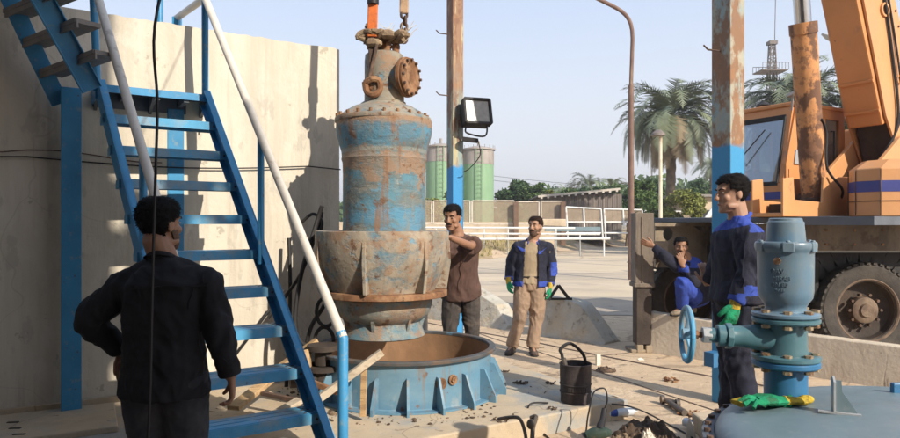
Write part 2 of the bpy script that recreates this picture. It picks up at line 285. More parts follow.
class MB:
    def __init__(s): s.v = []; s.f = []; s.m = []; s.cur = 0
    def add(s, vs, fs):
        b = len(s.v); s.v += [V(v) for v in vs]
        s.f += [tuple(i + b for i in f) for f in fs]; s.m += [s.cur] * len(fs); return s
    def box(s, c, size, rz=0, R=None):
        x, y, z = (q / 2 for q in size); R = R or Matrix.Rotation(rz, 3, 'Z'); c = V(c)
        vs = [c + R @ V((i * x, j * y, k * z)) for i in (-1, 1) for j in (-1, 1) for k in (-1, 1)]
        return s.add(vs, [(0, 1, 3, 2), (4, 6, 7, 5), (0, 4, 5, 1), (2, 3, 7, 6), (0, 2, 6, 4), (1, 5, 7, 3)])
    def beam(s, p0, p1, w, h, up=(0, 0, 1), w1=None, h1=None):
        p0, p1 = V(p0), V(p1); x, y, z = frame_from(p1 - p0, up)
        w1 = w1 or w; h1 = h1 or h
        vs = []
        for p, a, b in ((p0, w, h), (p1, w1, h1)):
            vs += [p - x * a / 2 - y * b / 2, p + x * a / 2 - y * b / 2, p + x * a / 2 + y * b / 2, p - x * a / 2 + y * b / 2]
        return s.add(vs, [(3, 2, 1, 0), (4, 5, 6, 7), (0, 1, 5, 4), (1, 2, 6, 5), (2, 3, 7, 6), (3, 0, 4, 7)])
    def loft(s, cs, rads, ax=None, n=12, caps=True):
        """elliptical rings: rads[(a,b)], ax = direction of the a-axis (one or per ring)"""
        cs = [V(c) for c in cs]; b0 = len(s.v); k = len(cs); vs = []; px = None
        for i, c in enumerate(cs):
            t = (cs[min(i + 1, k - 1)] - cs[max(i - 1, 0)]).normalized()
            if ax is None:
                if px is None: x = frame_from(t)[0]
                else: x = (px - t * px.dot(t)).normalized()
                px = x
            else:
                a_ = V(ax[i]) if isinstance(ax[0], (tuple, list, Vector)) else V(ax)
                x = (a_ - t * a_.dot(t)).normalized()
            y = t.cross(x)
            a, b = rads[i] if isinstance(rads[i], (tuple, list)) else (rads[i], rads[i])
            vs += [c + x * a * math.cos(2 * PI * j / n) + y * b * math.sin(2 * PI * j / n) for j in range(n)]
        fs = [(i * n + j, i * n + (j + 1) % n, (i + 1) * n + (j + 1) % n, (i + 1) * n + j) for i in range(k - 1) for j in range(n)]
        if caps: fs += [tuple(range(n - 1, -1, -1)), tuple((k - 1) * n + j for j in range(n))]
        return s.add(vs, fs)
    def cyl(s, p0, p1, r0, r1=None, n=16): return s.loft([p0, p1], [r0, r0 if r1 is None else r1], n=n)
    def tube(s, pts, r, n=8):
        pts = [V(p) for p in pts]
        return s.loft(pts, [r] * len(pts) if not isinstance(r, (list, tuple)) else list(r), n=n)
    def lathe(s, prof, c=(0, 0, 0), n=40, R=None, closed=False):
        c = V(c); R = R or Matrix.Identity(3); k = len(prof)
        vs = [c + R @ V((r * math.cos(2 * PI * j / n), r * math.sin(2 * PI * j / n), z)) for r, z in prof for j in range(n)]
        fs = [(i * n + j, i * n + (j + 1) % n, (i + 1) * n + (j + 1) % n, (i + 1) * n + j) for i in range(k - 1) for j in range(n)]
        if closed: fs += [((k - 1) * n + j, (k - 1) * n + (j + 1) % n, (j + 1) % n, j) for j in range(n)]
        return s.add(vs, fs)
    def prism(s, poly, t, Mx):
        """2-D polygon in local xy, extruded by t along local z (centred), placed by 4x4 matrix"""
        n = len(poly)
        vs = [Mx @ V((x, y, -t / 2)) for x, y in poly] + [Mx @ V((x, y, t / 2)) for x, y in poly]
        return s.add(vs, [tuple(range(n - 1, -1, -1)), tuple(range(n, 2 * n))] + [(i, (i + 1) % n, n + (i + 1) % n, n + i) for i in range(n)])
    def ball(s, c, r, sx=(1, 1, 1), n=10, R=None):
        c = V(c); R = R or Matrix.Identity(3); vs = []; m = n // 2 + 1
        for i in range(m + 1):
            th = PI * i / m
            for j in range(n):
                p = 2 * PI * j / n
                vs.append(c + R @ V((r * sx[0] * math.sin(th) * math.cos(p), r * sx[1] * math.sin(th) * math.sin(p), r * sx[2] * math.cos(th))))
        return s.add(vs, [(i * n + j, (i + 1) * n + j, (i + 1) * n + (j + 1) % n, i * n + (j + 1) % n) for i in range(m) for j in range(n)])
    def mesh(s, name, off=V((0, 0, 0))):
        me = bpy.data.meshes.new(name); me.from_pydata([v - off for v in s.v], [], s.f)
        me.polygons.foreach_set('material_index', s.m); me.update(); return me
    def build(s, name, mt, parent=None, smooth=35, bevel=0, local=False, weld=True):
        off = V((0, 0, 0))
        if parent is not None and not local:
            q = parent
            while q is not None: off += q.location; q = q.parent
        me = s.mesh(name, off)
        if weld:
            bm = bmesh.new(); bm.from_mesh(me); bmesh.ops.remove_doubles(bm, verts=bm.verts, dist=1e-5)
            bmesh.ops.recalc_face_normals(bm, faces=bm.faces); bm.to_mesh(me); bm.free()
        for m_ in (mt if isinstance(mt, (list, tuple)) else [mt]): me.materials.append(m_)
        if smooth:
            me.polygons.foreach_set('use_smooth', [True] * len(me.polygons)); me.set_sharp_from_angle(angle=R_(smooth))
        o = bpy.data.objects.new(name, me); COL.objects.link(o)
        if parent is not None: o.parent = parent
        if bevel:
            bv = o.modifiers.new('bevel', 'BEVEL'); bv.width = bevel; bv.segments = 2; bv.limit_method = 'ANGLE'; bv.angle_limit = R_(40)
        return o

def tag(o, label=None, cat=None, group=None, kind=None):
    if label: o['label'] = label
    if cat: o['category'] = cat
    if group: o['group'] = group
    if kind: o['kind'] = kind
    return o
def thing(name, label, cat, loc, rz=0, group=None):
    o = bpy.data.objects.new(name, None); o.empty_display_size = .1; COL.objects.link(o)
    o.location = loc; o.rotation_euler = (0, 0, rz)
    return tag(o, label, cat, group)
def one(mb, name, mt, label, cat, loc, group=None, **k):
    """a thing that is one mesh, its origin at loc"""
    o = mb.build(name, mt, None, **k); loc = V(loc)
    o.data.transform(Matrix.Translation(-loc)); o.location = loc
    return tag(o, label, cat, group)
def copy_tree(o, parent=None):
    c = o.copy(); COL.objects.link(c); c.parent = parent
    for ch in list(o.children): copy_tree(ch, c)
    return c
def bez(p0, p1, p2, p3, n=12):
    p0, p1, p2, p3 = map(V, (p0, p1, p2, p3)); out = []
    for i in range(n + 1):
        t = i / n; u = 1 - t
        out.append(p0 * u ** 3 + p1 * 3 * u * u * t + p2 * 3 * u * t * t + p3 * t ** 3)
    return out
def spline(pts, n=6):
    pts = [V(p) for p in pts]; out = []
    for i in range(len(pts) - 1):
        a = pts[max(i - 1, 0)]; b = pts[i]; c = pts[i + 1]; d = pts[min(i + 2, len(pts) - 1)]
        for k in range(n):
            t = k / n
            out.append(.5 * ((2 * b) + (c - a) * t + (2 * a - 5 * b + 4 * c - d) * t * t + (3 * b - a - 3 * c + d) * t ** 3))
    out.append(pts[-1]); return out

# ------------------------------------------------------------------ camera, sky, sun
cam = bpy.data.cameras.new('camera'); co = bpy.data.objects.new('camera', cam); COL.objects.link(co); sc.camera = co
cam.sensor_width = 36; cam.lens = 36 * FPX / 900; cam.shift_y = (HY - 219) / 900; cam.clip_end = 3000; cam.clip_start = .05
co.location = (0, 0, CH); co.rotation_euler = (R_(90), 0, 0)
AZ = R_(40); EL = R_(33)            # light travels towards (-sin AZ, cos AZ), down by EL
tosun = V((math.sin(AZ) * math.cos(EL), -math.cos(AZ) * math.cos(EL), math.sin(EL)))
sun = bpy.data.lights.new('sun', 'SUN'); sun.energy = 4.3; sun.angle = R_(.6); sun.color = (1, .915, .78)
so = bpy.data.objects.new('sun', sun); COL.objects.link(so); so.rotation_euler = tosun.to_track_quat('Z', 'Y').to_euler()
so.location = tosun * 50
w = bpy.data.worlds.new('World'); sc.world = w; w.use_nodes = True
nt = w.node_tree; bg = nt.nodes['Background']
sky = nt.nodes.new('ShaderNodeTexSky'); sky.sky_type = 'NISHITA'; sky.sun_disc = False
sky.sun_elevation = EL; sky.sun_rotation = math.atan2(tosun.x, tosun.y); sky.air_density = 1.3; sky.dust_density = 3.2; sky.ozone_density = 2.6; sky.altitude = 0
hz = nt.nodes.new('ShaderNodeMix'); hz.data_type = 'RGBA'; hz.inputs[0].default_value = .80      # dusty air whitens the whole sky
sg = nt.nodes.new('ShaderNodeTexCoord'); sx = nt.nodes.new('ShaderNodeSeparateXYZ'); nt.links.new(sg.outputs['Generated'], sx.inputs[0])
gr = nt.nodes.new('ShaderNodeValToRGB'); nt.links.new(sx.outputs['Z'], gr.inputs[0])
gr.color_ramp.elements[0].position = .0; gr.color_ramp.elements[0].color = (.72, .70, .735, 1)
gr.color_ramp.elements[1].position = .42; gr.color_ramp.elements[1].color = (.42, .54, .755, 1)
el_ = gr.color_ramp.elements.new(.16); el_.color = (.65, .675, .745, 1)
gm = nt.nodes.new('ShaderNodeVectorMath'); gm.operation = 'SCALE'; gm.inputs['Scale'].default_value = 7.9
nt.links.new(gr.outputs[0], gm.inputs[0]); nt.links.new(gm.outputs[0], hz.inputs[7])
nt.links.new(sky.outputs[0], hz.inputs[6]); nt.links.new(hz.outputs[2], bg.inputs['Color']); bg.inputs['Strength'].default_value = .125
sc.view_settings.view_transform = 'Standard'; sc.view_settings.look = 'None'; sc.view_settings.gamma = 1
sc.view_settings.exposure = 0.55; sc.view_settings.use_curve_mapping = False
sc.cycles.use_denoising = True; sc.cycles.max_bounces = 6; sc.cycles.transparent_max_bounces = 12
sc.cycles.use_adaptive_sampling = True; sc.cycles.adaptive_threshold = .02
# ================================================================== setting
random.seed(11)
def verge_z(x, y):
    # distance beyond the verge edge line
    pts = [(-60, -12), (-8, 25), (1.4, 30), (6.2, 37.5), (14, 52), (60, 140)]
    ye = None
    for (x0, y0), (x1, y1) in zip(pts, pts[1:]):
        if x0 <= x <= x1: ye = y0 + (y1 - y0) * (x - x0) / (x1 - x0)
    if ye is None: ye = -12 if x < -60 else 140
    d = y - ye
    t = max(0, min(1, d / 4.0)); t = t * t * (3 - 2 * t)
    return .62 * t, d
def ground_sheet():
    mb = MB(); xs = [-400, -200, -100, -60, -40] + [i for i in range(-30, 60, 2)] + [60, 80, 120, 200, 400]
    ys = [-60, -30, -12, -6] + [i * .5 for i in range(-6, 20)] + [i for i in range(10, 60, 1)] + [60, 65, 75, 100, 150, 250, 500, 1000]
    vs = []
    for y in ys:
        for x in xs:
            z, d = verge_z(x, y)
            if d > 1: z += .08 * noise.noise(V((x * .4, y * .4, 0)))
            vs.append((x, y, z))
    n = len(xs)
    fs = [(j * n + i, j * n + i + 1, (j + 1) * n + i + 1, (j + 1) * n + i) for j in range(len(ys) - 1) for i in range(n - 1)]
    mb.add(vs, fs)
    for k, f in enumerate(fs):
        c = sum((V(vs[i]) for i in f), V()) / 4
        z, d = verge_z(c.x, c.y)
        mb.m[k] = 1 if d > .2 else 0
    return tag(mb.build('ground', [M['ground'], M['verge']], weld=False), kind='structure')
ground_sheet()
D1 = V((.857, .515, 0)); D2 = V((-.515, .857, 0))      # along the cream wall, and square to it
BD = V((-.632, .775, 0))                                # along the row of concrete barriers
def strip(name, a, b, w0, w1, z, mt, kind='structure', seg=24):
    a, b = V(a), V(b); d = (b - a).normalized(); nrm = V((-d.y, d.x, 0)); mb = MB(); vs = []
    for i in range(seg + 1):
        p = a.lerp(b, i / seg); j = .06 * noise.noise(p * .7)
        vs += [p + nrm * (w0 + j) + V((0, 0, z)), p + nrm * (w1 + j) + V((0, 0, z))]
    mb.add(vs, [(2 * i, 2 * i + 2, 2 * i + 3, 2 * i + 1) for i in range(seg)])
    return tag(mb.build(name, mt, weld=False), kind=kind)
# pale road beyond the barriers, asphalt lane between
bp0 = V((2.47, 8.03, 0))
pr = MB(); z = .004
pr.add([(-30, 20, z), (-7.8, 24.6, z), (1.5, 29.6, z), (6.3, 37, z), (14, 51.5, z), (40, 99, z), (60, 40, z), (30, 12.5, z), (8, 12.2, z), (-6, 15.5, z), (-30, 16, z)],
       [(0, 10, 9), (0, 9, 1), (1, 9, 2), (2, 9, 8), (2, 8, 3), (3, 8, 4), (4, 8, 7), (4, 7, 6), (4, 6, 5)])
tag(pr.build('road', M['road'], weld=False), kind='structure')
strip('asphalt_lane', (-12, 14.6, 0), (30, 10.3, 0), -1.6, 1.3, .008, M['asphalt'])
strip('expansion_joint', G(470, 330), G(900, 470), -.008, .008, .005, M['rust_dark'])
strip('cross_joint', G(560, 360), G(640, 352), -.007, .007, .005, M['rust_dark'])
strip('track_groove', bp0 - BD * 6, bp0 + BD * 9, .52, .56, .006, M['rust_dark'])
strip('dirt_verge_path', (-8, 22.5, 0), (40, 17, 0), -.2, .25, .010, M['asphalt'])

# raised slab under the ring and along the wall
sl = MB(); zt = .15
c0 = V((1.45, 5.42, 0))
pl = [c0, c0 + D2 * 3.6, c0 + D2 * 3.6 - D1 * 9, c0 - D1 * 9]
e = []
for i in range(4):
    a, b = pl[i], pl[(i + 1) % 4]
    k = 40 if i in (0, 3) else 2
    for t in range(k):
        p = a.lerp(b, t / k)
        if k > 2: p = p + V((.018 * noise.noise(p * 7), .018 * noise.noise(p * 6 + V((5, 5, 5))), 0))
        e.append(p)
n = len(e)
sl.add([p + V((0, 0, -.05)) for p in e] + [p + V((0, 0, zt)) for p in e], [tuple(range(n, 2 * n))] + [(i, (i + 1) % n, n + (i + 1) % n, n + i) for i in range(n)])
tag(sl.build('paved_platform', M['slab'], smooth=0, bevel=.012), kind='structure')
s2 = MB(); s2.box((3.4, 4.0, .07), (3.1, 2.2, .14))
tag(s2.build('plinth_pavement', M['slab'], smooth=0, bevel=.015), kind='structure')

# cream wall
wl = thing('boundary_wall', 'tall cream concrete wall behind the blue stairs', 'wall', (-3.03, 5.17, 0))
w0 = V((-3.03, 5.17, 0)) - D1 * 7; w1 = V((-1.06, 6.37, 0))
dl = (w1 - w0).normalized(); nr = V((-dl.y, dl.x, 0))
mb = MB()
seg = 160; top = []
for i in range(seg + 1):
    p = w0.lerp(w1, i / seg); top.append(3.34 - .09 * (i / seg) + .006 * noise.noise(p * 4) + .012 * noise.noise(p * 23))
vs = []
for i in range(seg + 1):
    p = w0.lerp(w1, i / seg)
    vs += [p + V((0, 0, -.02)), p + V((0, 0, top[i])), p + nr * .2 + V((0, 0, top[i] + .004)), p + nr * .2 + V((0, 0, -.02))]
fs = []
for i in range(seg):
    for k in range(3): fs.append((4 * i + k, 4 * i + 4 + k, 4 * i + 5 + k, 4 * i + 1 + k))
fs += [(0, 1, 2, 3), (4 * seg + 3, 4 * seg + 2, 4 * seg + 1, 4 * seg)]
mb.add(vs, fs); mb.build('panel', M['wall'], wl, smooth=0)
mb = MB()
for i in range(7, 8):
    pass
mb.beam(w0 - nr * .02 + V((0, 0, .17)), w1 - nr * .02 + V((0, 0, .17)), .05, .05)
mb.build('skirting', M['slab'], wl, smooth=0)
# thin cable sagging along the wall
mb = MB(); pts = []
for i in range(0, 60):
    t = i / 59; p = w0.lerp(w1, t); pts.append(p - nr * .03 + V((0, 0, 2.02 + .10 * t - .05 * abs(math.sin(t * 13)))))
mb.tube(pts, .006, 5)
one(mb, 'wall_cable', M['cable'], 'thin black cable sagging along the cream wall', 'cable', w0)
mb = MB(); pts = [p + V((0, 0, .05 + .02 * math.sin(i * .9))) for i, p in enumerate(pts[8:50])]
mb.tube(pts, .005, 5)
one(mb, 'wall_conduit', M['rust_dark'], 'thin rusty conduit running just above the sagging cable on the wall', 'conduit', w0)

# unseen sheet screen added behind the camera to shade the left of the yard
sh = thing('shade_screen', 'unseen sheet screen added behind the camera to shade the yard', 'building', (-3, -1.2, 0))
mb = MB(); yb = -1.2
def clad(x0, x1, z0, z1): mb.box(((x0 + x1) / 2, yb, (z0 + z1) / 2), (x1 - x0 - .002, .08, z1 - z0 - .002))
holes = [(2.76, 2.93, 7.1, 7.38), (2.77, 2.95, 6.7, 6.94), (2.76, 2.97, 5.6, 6.05), (3.07, 3.33, 6.3, 6.65), (3.09, 3.33, 5.4, 5.7), (3.38, 3.5, 6.7, 7.1), (2.76, 3.55, 7.5, 11.5)]  # openings shaped to throw light spots on the cream wall
xs = sorted({-9, 2.75, 3.55} | {h[0] for h in holes} | {h[1] for h in holes})
for xa, xb in zip(xs, xs[1:]):
    hs = sorted([(h[2], h[3]) for h in holes if h[0] < (xa + xb) / 2 < h[1]])
    z = 0
    for a, b in hs: clad(xa, xb, z, a); z = b
    clad(xa, xb, z, 11.4)
mb.build('cladding', M['shed'], sh, smooth=0)
mb = MB(); mb.box((-5.0, .95, 5.3), (8.2, 4.2, .1)); mb.build('shade_roof', M['shed'], sh, smooth=0)  # unseen roof added to cut the sky light on the left
mb = MB()
for x in (-8.9, -5, -1.2, 2.1): mb.box((x, yb - .2, 5.6), (.16, .2, 11.2))
mb.build('frame', M['blue'], sh, smooth=0)

# concrete barriers: same line, broken lengths
def barrier_mb(a, b, h0, h1, th, top_pts=None, nseg=14):
    """block between ground points a and b; top profile from list of (t, height)"""
    a, b = V(a), V(b); d = (b - a).normalized(); nrm = V((-d.y, d.x, 0)); m = MB(); vs = []
    prof = top_pts or [(0, h0), (1, h1)]
    ts = sorted({t for t, _ in prof} | {i / nseg for i in range(nseg + 1)})
    def hh(t):
        for (t0, y0), (t1, y1) in zip(prof, prof[1:]):
            if t0 <= t <= t1: return y0 + (y1 - y0) * (t - t0) / max(1e-6, t1 - t0)
        return prof[-1][1]
    for t in ts:
        p = a.lerp(b, t); h = hh(t) + .012 * noise.noise(p * 9)
        tw = .6
        vs += [p - nrm * th / 2 + V((0, 0, -.02)), p - nrm * th / 2 * tw + V((0, 0, h)), p + nrm * th / 2 * tw + V((0, 0, h)), p + nrm * th / 2 + V((0, 0, -.02))]
    fs = []
    for i in range(len(ts) - 1):
        for k in range(3): fs.append((4 * i + k, 4 * i + 4 + k, 4 * i + 5 + k, 4 * i + 1 + k))
    fs += [(0, 1, 2, 3), tuple(4 * (len(ts) - 1) + k for k in (3, 2, 1, 0))]
    m.add(vs, fs); return m
ba, bb = bp0, bp0 - BD * 2.0
g = 'low concrete barriers across the yard'
e0 = G(651, 351); e1 = G(770, 368); e2 = G(773, 368.5); e3 = G(990, 402)
m = barrier_mb(e0, e1, .495, .435, .24)
one(m, 'concrete_barrier', M['barrier'], 'tan concrete barrier the squatting man sits on', 'barrier', e0, g, smooth=20, bevel=.012)
m = barrier_mb(e2, e3, .43, .395, .24)
one(m, 'concrete_barrier', M['barrier'], 'stained concrete barrier in front of the crane truck wheel', 'barrier', e2, g, smooth=20, bevel=.012)
m = barrier_mb(G(612, 343), G(538, 332), 0, 0, .5, [(0, .03), (.1, .18), (.32, .47), (.45, .53), (.8, .55), (1, .5)])
one(m, 'broken_barrier', M['block'], 'broken grey concrete block right of the man in the open jacket', 'barrier', G(612, 343), g, smooth=25, bevel=.01)
m = barrier_mb(G(514, 328), G(428, 316), 0, 0, .5, [(0, .05), (.12, .34), (.3, .48), (.5, .60), (1, .60)])
one(m, 'broken_barrier', M['block'], 'broken concrete block between the two standing men', 'barrier', G(514, 328), g, smooth=25, bevel=.01)
# small black iron frame on the block
m = MB(); q = P(560, 301, 9.2); q.z = .53
m.beam(q + V((-.16, 0, 0)), q + V((-.02, 0, .2)), .025, .04); m.beam(q + V((.14, .02, 0)), q + V((-.02, 0, .2)), .025, .04); m.beam(q + V((-.18, 0, .015)), q + V((.17, .02, .015)), .03, .03)
one(m, 'iron_bracket', M['black'], 'small black triangular iron frame resting on the broken block', 'bracket', q, smooth=0)

# steel columns
def column(px, Y, w, top, mt, label, hooks):
    x = (px - CXP) * Y / FPX
    t = thing('steel_column', label, 'column', (x, Y, 0), 0, 'tall square steel columns in the yard')
    m = MB(); m.box((x, Y, top / 2), (w, w, top), rz=math.atan2(.515, .857)); m.build('shaft', mt, t, smooth=0, bevel=.008)
    for zz, s in hooks:
        m = MB(); m.tube([V((x - .09, Y - .05, zz)), V((x - .2, Y - .06, zz + .01)), V((x - .24, Y - .06, zz + .05))], .008, 6); m.build('hook', M['rust_dark'], t)
    return t, x
cA, xa = column(455, 8.5, .158, 6.2, M['column_far'], 'narrow rusty column with blue lower half behind the man in maroon', [(3.99, 1), (3.21, 1)])
cB, xb = column(728, 5.9, .195, 5.4, M['column'], 'wide flaking column with blue lower half behind the man in navy', [(3.10, 1)])
m = MB(); m.box((xb - .2, 5.72, .42), (.12, .1, .12), rz=.5); m.build('bracket', M['bluepipe'], cB, smooth=0)
# floodlight on the far column
fl = thing('floodlight', 'black square floodlight bracketed on the rusty column', 'floodlight', P(468, 140, 8.45))
Yf = 8.35
Rf = Matrix.Rotation(R_(18), 3, 'Z') @ Matrix.Rotation(R_(-14), 3, 'X')
c = P(477, 112, Yf)
m = MB()
def loc_box(mm, c, R, o, sz): mm.box(c + R @ V(o), sz, R=R)
W, H = .34, .32
for o, s in (((0, 0, H / 2), (W, .10, .035)), ((0, 0, -H / 2), (W, .10, .035)), ((-W / 2, 0, 0), (.035, .10, H)), ((W / 2, 0, 0), (.035, .10, H))): loc_box(m, c, Rf, o, s)
loc_box(m, c, Rf, (0, .10, 0), (W * .98, .12, H * .98)); loc_box(m, c, Rf, (0, .19, 0), (W * .6, .08, H * .6))
m.build('housing', M['black'], fl, smooth=0, bevel=.008)
m = MB(); loc_box(m, c, Rf, (0, -.02, 0), (W - .03, .012, H - .03)); m.build('glass', M['darkglass'], fl, smooth=0)
m = MB(); a = P(463, 128, Yf); m.tube(spline([P(466, 127, Yf), P(467, 133, Yf), P(485, 136, Yf), P(487, 122, Yf)]), .012, 6)
m.beam(P(462, 139, Yf), P(478, 141, Yf), .09, .05); m.build('bracket', M['black'], fl)
m = MB(); m.tube(spline([P(478, 140, Yf), P(480, 155, Yf), P(470, 168, Yf), P(463, 172, Yf)]), .006, 5); m.build('cord', M['cable'], fl)

# ------------------------------------------------------------------ staircase
RISE = .249
rr0, rr9 = V((-.81, 4.17, .40)), V((-1.99, 5.46, 2.64))
SW = .80; TD = V((.84, .545, 0))
st = thing('steel_staircase', 'blue steel staircase with white pipe handrails against the wall', 'staircase', (-1.2, 4.3, .15))
sd = (rr9 - rr0); hd = V((sd.x, sd.y, 0)).normalized()
def stair_pt(k): return rr0 + sd * (k / 9)
for side in (0, 1):
    off = -TD * SW * side
    m = MB(); a = rr0 - sd * (1.03 / 9) + off + V((0, 0, -.03)); b = rr9 + off + V((0, 0, -.03))
    up = V((-hd.x * sd.z, -hd.y * sd.z, V((sd.x, sd.y, 0)).length)).normalized()
    xx = TD
    dz = (b - a).normalized(); nn = dz.cross(TD).normalized()
    for _ in (0,):
        m.beam(a, b, .012, .17, up=nn)
    m.beam(a + nn * .08 - TD * .02 * (1 if side == 0 else -1), b + nn * .08 - TD * .02 * (1 if side == 0 else -1), .05, .010, up=nn)
    m.beam(a - nn * .08 - TD * .02 * (1 if side == 0 else -1), b - nn * .08 - TD * .02 * (1 if side == 0 else -1), .05, .010, up=nn)
    m.build('stringer', M['blue'], st, smooth=0)
def tread(a, length, d, depth, parent, back, mt):
    """a = right front top corner; runs along -d; depth goes along back"""
    m = MB(); L = length; w_ = depth / 3
    ang = math.atan2(d.y, d.x)
    for i in range(3):
        c = a - d * L / 2 + back * (w_ * (i + .5)) + V((0, 0, -.006)); m.box(c, (L, w_ - .012, .012), rz=ang)
    m.box(a - d * L / 2 + V((0, 0, -.034)) - back * .004, (L, .010, .062), rz=ang)
    m.box(a - d * L / 2 + back * depth + V((0, 0, -.034)), (L, .010, .055), rz=ang)
    for s_ in (0.006, L - .006): m.box(a - d * s_ + back * depth / 2 + V((0, 0, -.04)), (.010, depth - .02, .05), rz=ang)
    m.box(a - d * L / 2 + back * depth / 2 + V((0, 0, -.018)), (L - .03, depth - .02, .004), rz=ang)
    m.cur = 1
    for s_ in (.07, .11, L - .11, L - .07):
        for i in (0, 1, 2): q = a - d * s_ + back * (w_ * (i + .5)); m.cyl(q, q + V((0, 0, .002)), .009, n=8)
    for s_ in (.05, L - .05): q = a - d * s_ - back * .009 + V((0, 0, -.035)); m.cyl(q, q - back * .006, .008, n=6)
    return m.build('tread', [mt, M['rust_dark']], parent, smooth=0)
for k in range(9):
    a = stair_pt(k) + TD * .02
    tread(a, SW + .04, TD, .21, st, D2, M['blue_dust'])
m = MB(); a = rr9 + TD * .03; L = SW + .06; ang = math.atan2(TD.y, TD.x); LD = .62
m.box(a - TD * L / 2 + D2 * .005 + V((0, 0, -.028)), (L, .012, .056), rz=ang)
m.box(a - TD * L / 2 + D2 * LD + V((0, 0, -.075)), (L, .012, .15), rz=ang)
for s_ in (.01, L - .01): m.box(a - TD * s_ + D2 * LD / 2 + V((0, 0, -.055)), (.012, LD - .02, .11), rz=ang)
m.build('landing', M['blue'], st, smooth=0)
m = MB()
for i in range(4): m.box(a - TD * L / 2 + D2 * (.08 + i * .155) + V((0, 0, -.008)), (L - .03, .14, .014), rz=ang)
for i in range(3): m.box(a - TD * (.2 + i * .22) + D2 * LD / 2 + V((0, 0, -.05)), (.04, LD - .04, .05), rz=ang)
for s_ in (.03, L / 2, L - .03):
    p0_, p1_ = a - TD * s_ + D2 * .02, a - TD * s_ + D2 * (LD - .02)
    m.add([q_ + V((dx_ * TD.x, dx_ * TD.y, dz_)) for q_, dz_ in ((p0_, -.06), (p0_, -.02), (p1_, -.02), (p1_, -.24)) for dx_ in (-.012, .012)], [(0, 2, 4, 6), (1, 7, 5, 3), (0, 1, 3, 2), (2, 3, 5, 4), (4, 5, 7, 6), (6, 7, 1, 0)])
m.box(a - TD * L / 2 + D2 * (LD - .03) + V((0, 0, -.13)), (L - .02, .014, .22), rz=ang); m.box(a - TD * L / 2 + D2 * LD * .5 + V((0, 0, -.07)), (L - .02, .014, .12), rz=ang)
m.build('deck_grating', M['greyplate'], st, smooth=0)
# support columns
def post(p, z0, z1, w_, round_=False, mt='blue', name='post', rz=math.atan2(.515, .857)):
    m = MB()
    if round_: m.cyl(V((p.x, p.y, z0)), V((p.x, p.y, z1)), w_ / 2, n=14)
    else: m.box((p.x, p.y, (z0 + z1) / 2), (w_, w_, z1 - z0), rz=rz)
    return m.build(name, M[mt], st, smooth=35, bevel=0 if round_ else .006)
post(V((-2.86, 5.02, 0)), .15, 2.60, .135, name='support_column')
q = rr9 - TD * .20 + D2 * .36
post(q, .15, 2.55, .13, name='support_column')
# handrails
def rail(pts, r=.026, mt='rail', name='handrail'):
    m = MB(); m.tube(pts, r, 12); return m.build(name, M[mt], st)
rl_top = P(205, -2, 5.35); rl_bot = P(343, 338, 3.9)
rr_back = P(177, 18, 6.0)
rail([rl_bot, rl_bot.lerp(rl_top, .5), rl_top], .03)
rail([rl_top, rr_back], .03)
loff = -TD * .80
bl = rl_bot + loff; tl = rl_top + loff
rail([bl, tl + V((0, 0, .0))], .03)
m = MB(); m.tube([V((rl_bot.x, rl_bot.y, .15)), V((rl_bot.x, rl_bot.y, rl_bot.z)), rl_bot + (rl_top - rl_bot) * .012], .031, 12); m.build('newel_post', M['blue'], st)
m = MB(); m.tube([V((bl.x, bl.y, .15)), V((bl.x, bl.y, bl.z))], .031, 12); m.build('newel_post', M['blue'], st)
def rail_post(px, off, pz):
    # a post from the stringer up to the rail at the pixel column px
    best = None
    for i in range(200):
        q = (rl_bot + off).lerp(rl_top + off, i / 199)
        x = CXP + q.x * FPX / q.y
        if best is None or abs(x - px) < best[0]: best = (abs(x - px), q)
    q = best[1]; m = MB(); m.cyl(V((q.x, q.y, pz)), q, .024, n=12); m.build('post', M['blue'], st)
rail_post(261, V((0, 0, 0)), 1.30)
rail_post(143, loff, 1.42)
fp = rr9 + V((0, 0, 0)); m = MB(); m.cyl(fp + V((-.02, .0, -.02)), V((rl_top.x, rl_top.y, rl_top.z)), .027, n=12); m.build('post', M['blue'], st)
m = MB(); q = fp + loff; m.cyl(q + V((0, 0, -.02)), tl, .027, n=12); m.build('post', M['blue'], st)
m = MB(); q = P(177, 90, 5.95); m.beam(q + V((0, 0, -.03)), rr_back, .075, .06); m.build('post', M['blue'], st, smooth=0)
m = MB(); q = P(160, -30, 5.9); m.cyl(P(160, 88, 5.85), q, .026, n=12); m.build('post', M['blue'], st)
# upper flight: along the wall, rising to the left from the landing's far end
ub = P(92, 90, 4.7); ut = P(36, -12, 4.35)
ext = (ut - ub) * 1.6; d_ = ext.normalized()
m = MB(); nn = d_.cross(D2).normalized(); m.beam(ub, ub + ext, .012, .135, up=nn); m.beam(ub + nn * .064 - D2 * .02, ub + ext + nn * .064 - D2 * .02, .05, .01, up=nn); m.beam(ub - nn * .064 - D2 * .02, ub + ext - nn * .064 - D2 * .02, .05, .01, up=nn); m.build('stringer', M['blue'], st, smooth=0, bevel=.004)
m2o = P(60, 104, 5.08); m2t = P(17, 14, 4.78); e2_ = (m2t - m2o) * 2.1
m = MB(); m.beam(m2o, m2o + e2_, .03, .12, up=nn); m.build('stringer', M['blue'], st, smooth=0, bevel=.004)
for k in range(5):
    b = P(50 - 17 * k, 74 - 30 * k, 5.02 - .10 * k); a = P(106 - 18 * k, 54 - 31 * k, 4.52 - .10 * k)
    m = MB(); m.beam(b, a, .17, .03); m.beam(b + V((-.03, -.07, -.02)), a + V((-.03, -.07, -.02)), .012, .06); m.build('tread', M['greytread'], st, smooth=0)
m = MB(); m.box(P(2, -24, 4.9) + V((-.35, .0, .02)), (1.2, 1.2, .12), rz=ang); m.build('landing', M['rust_dark'], st, smooth=0)
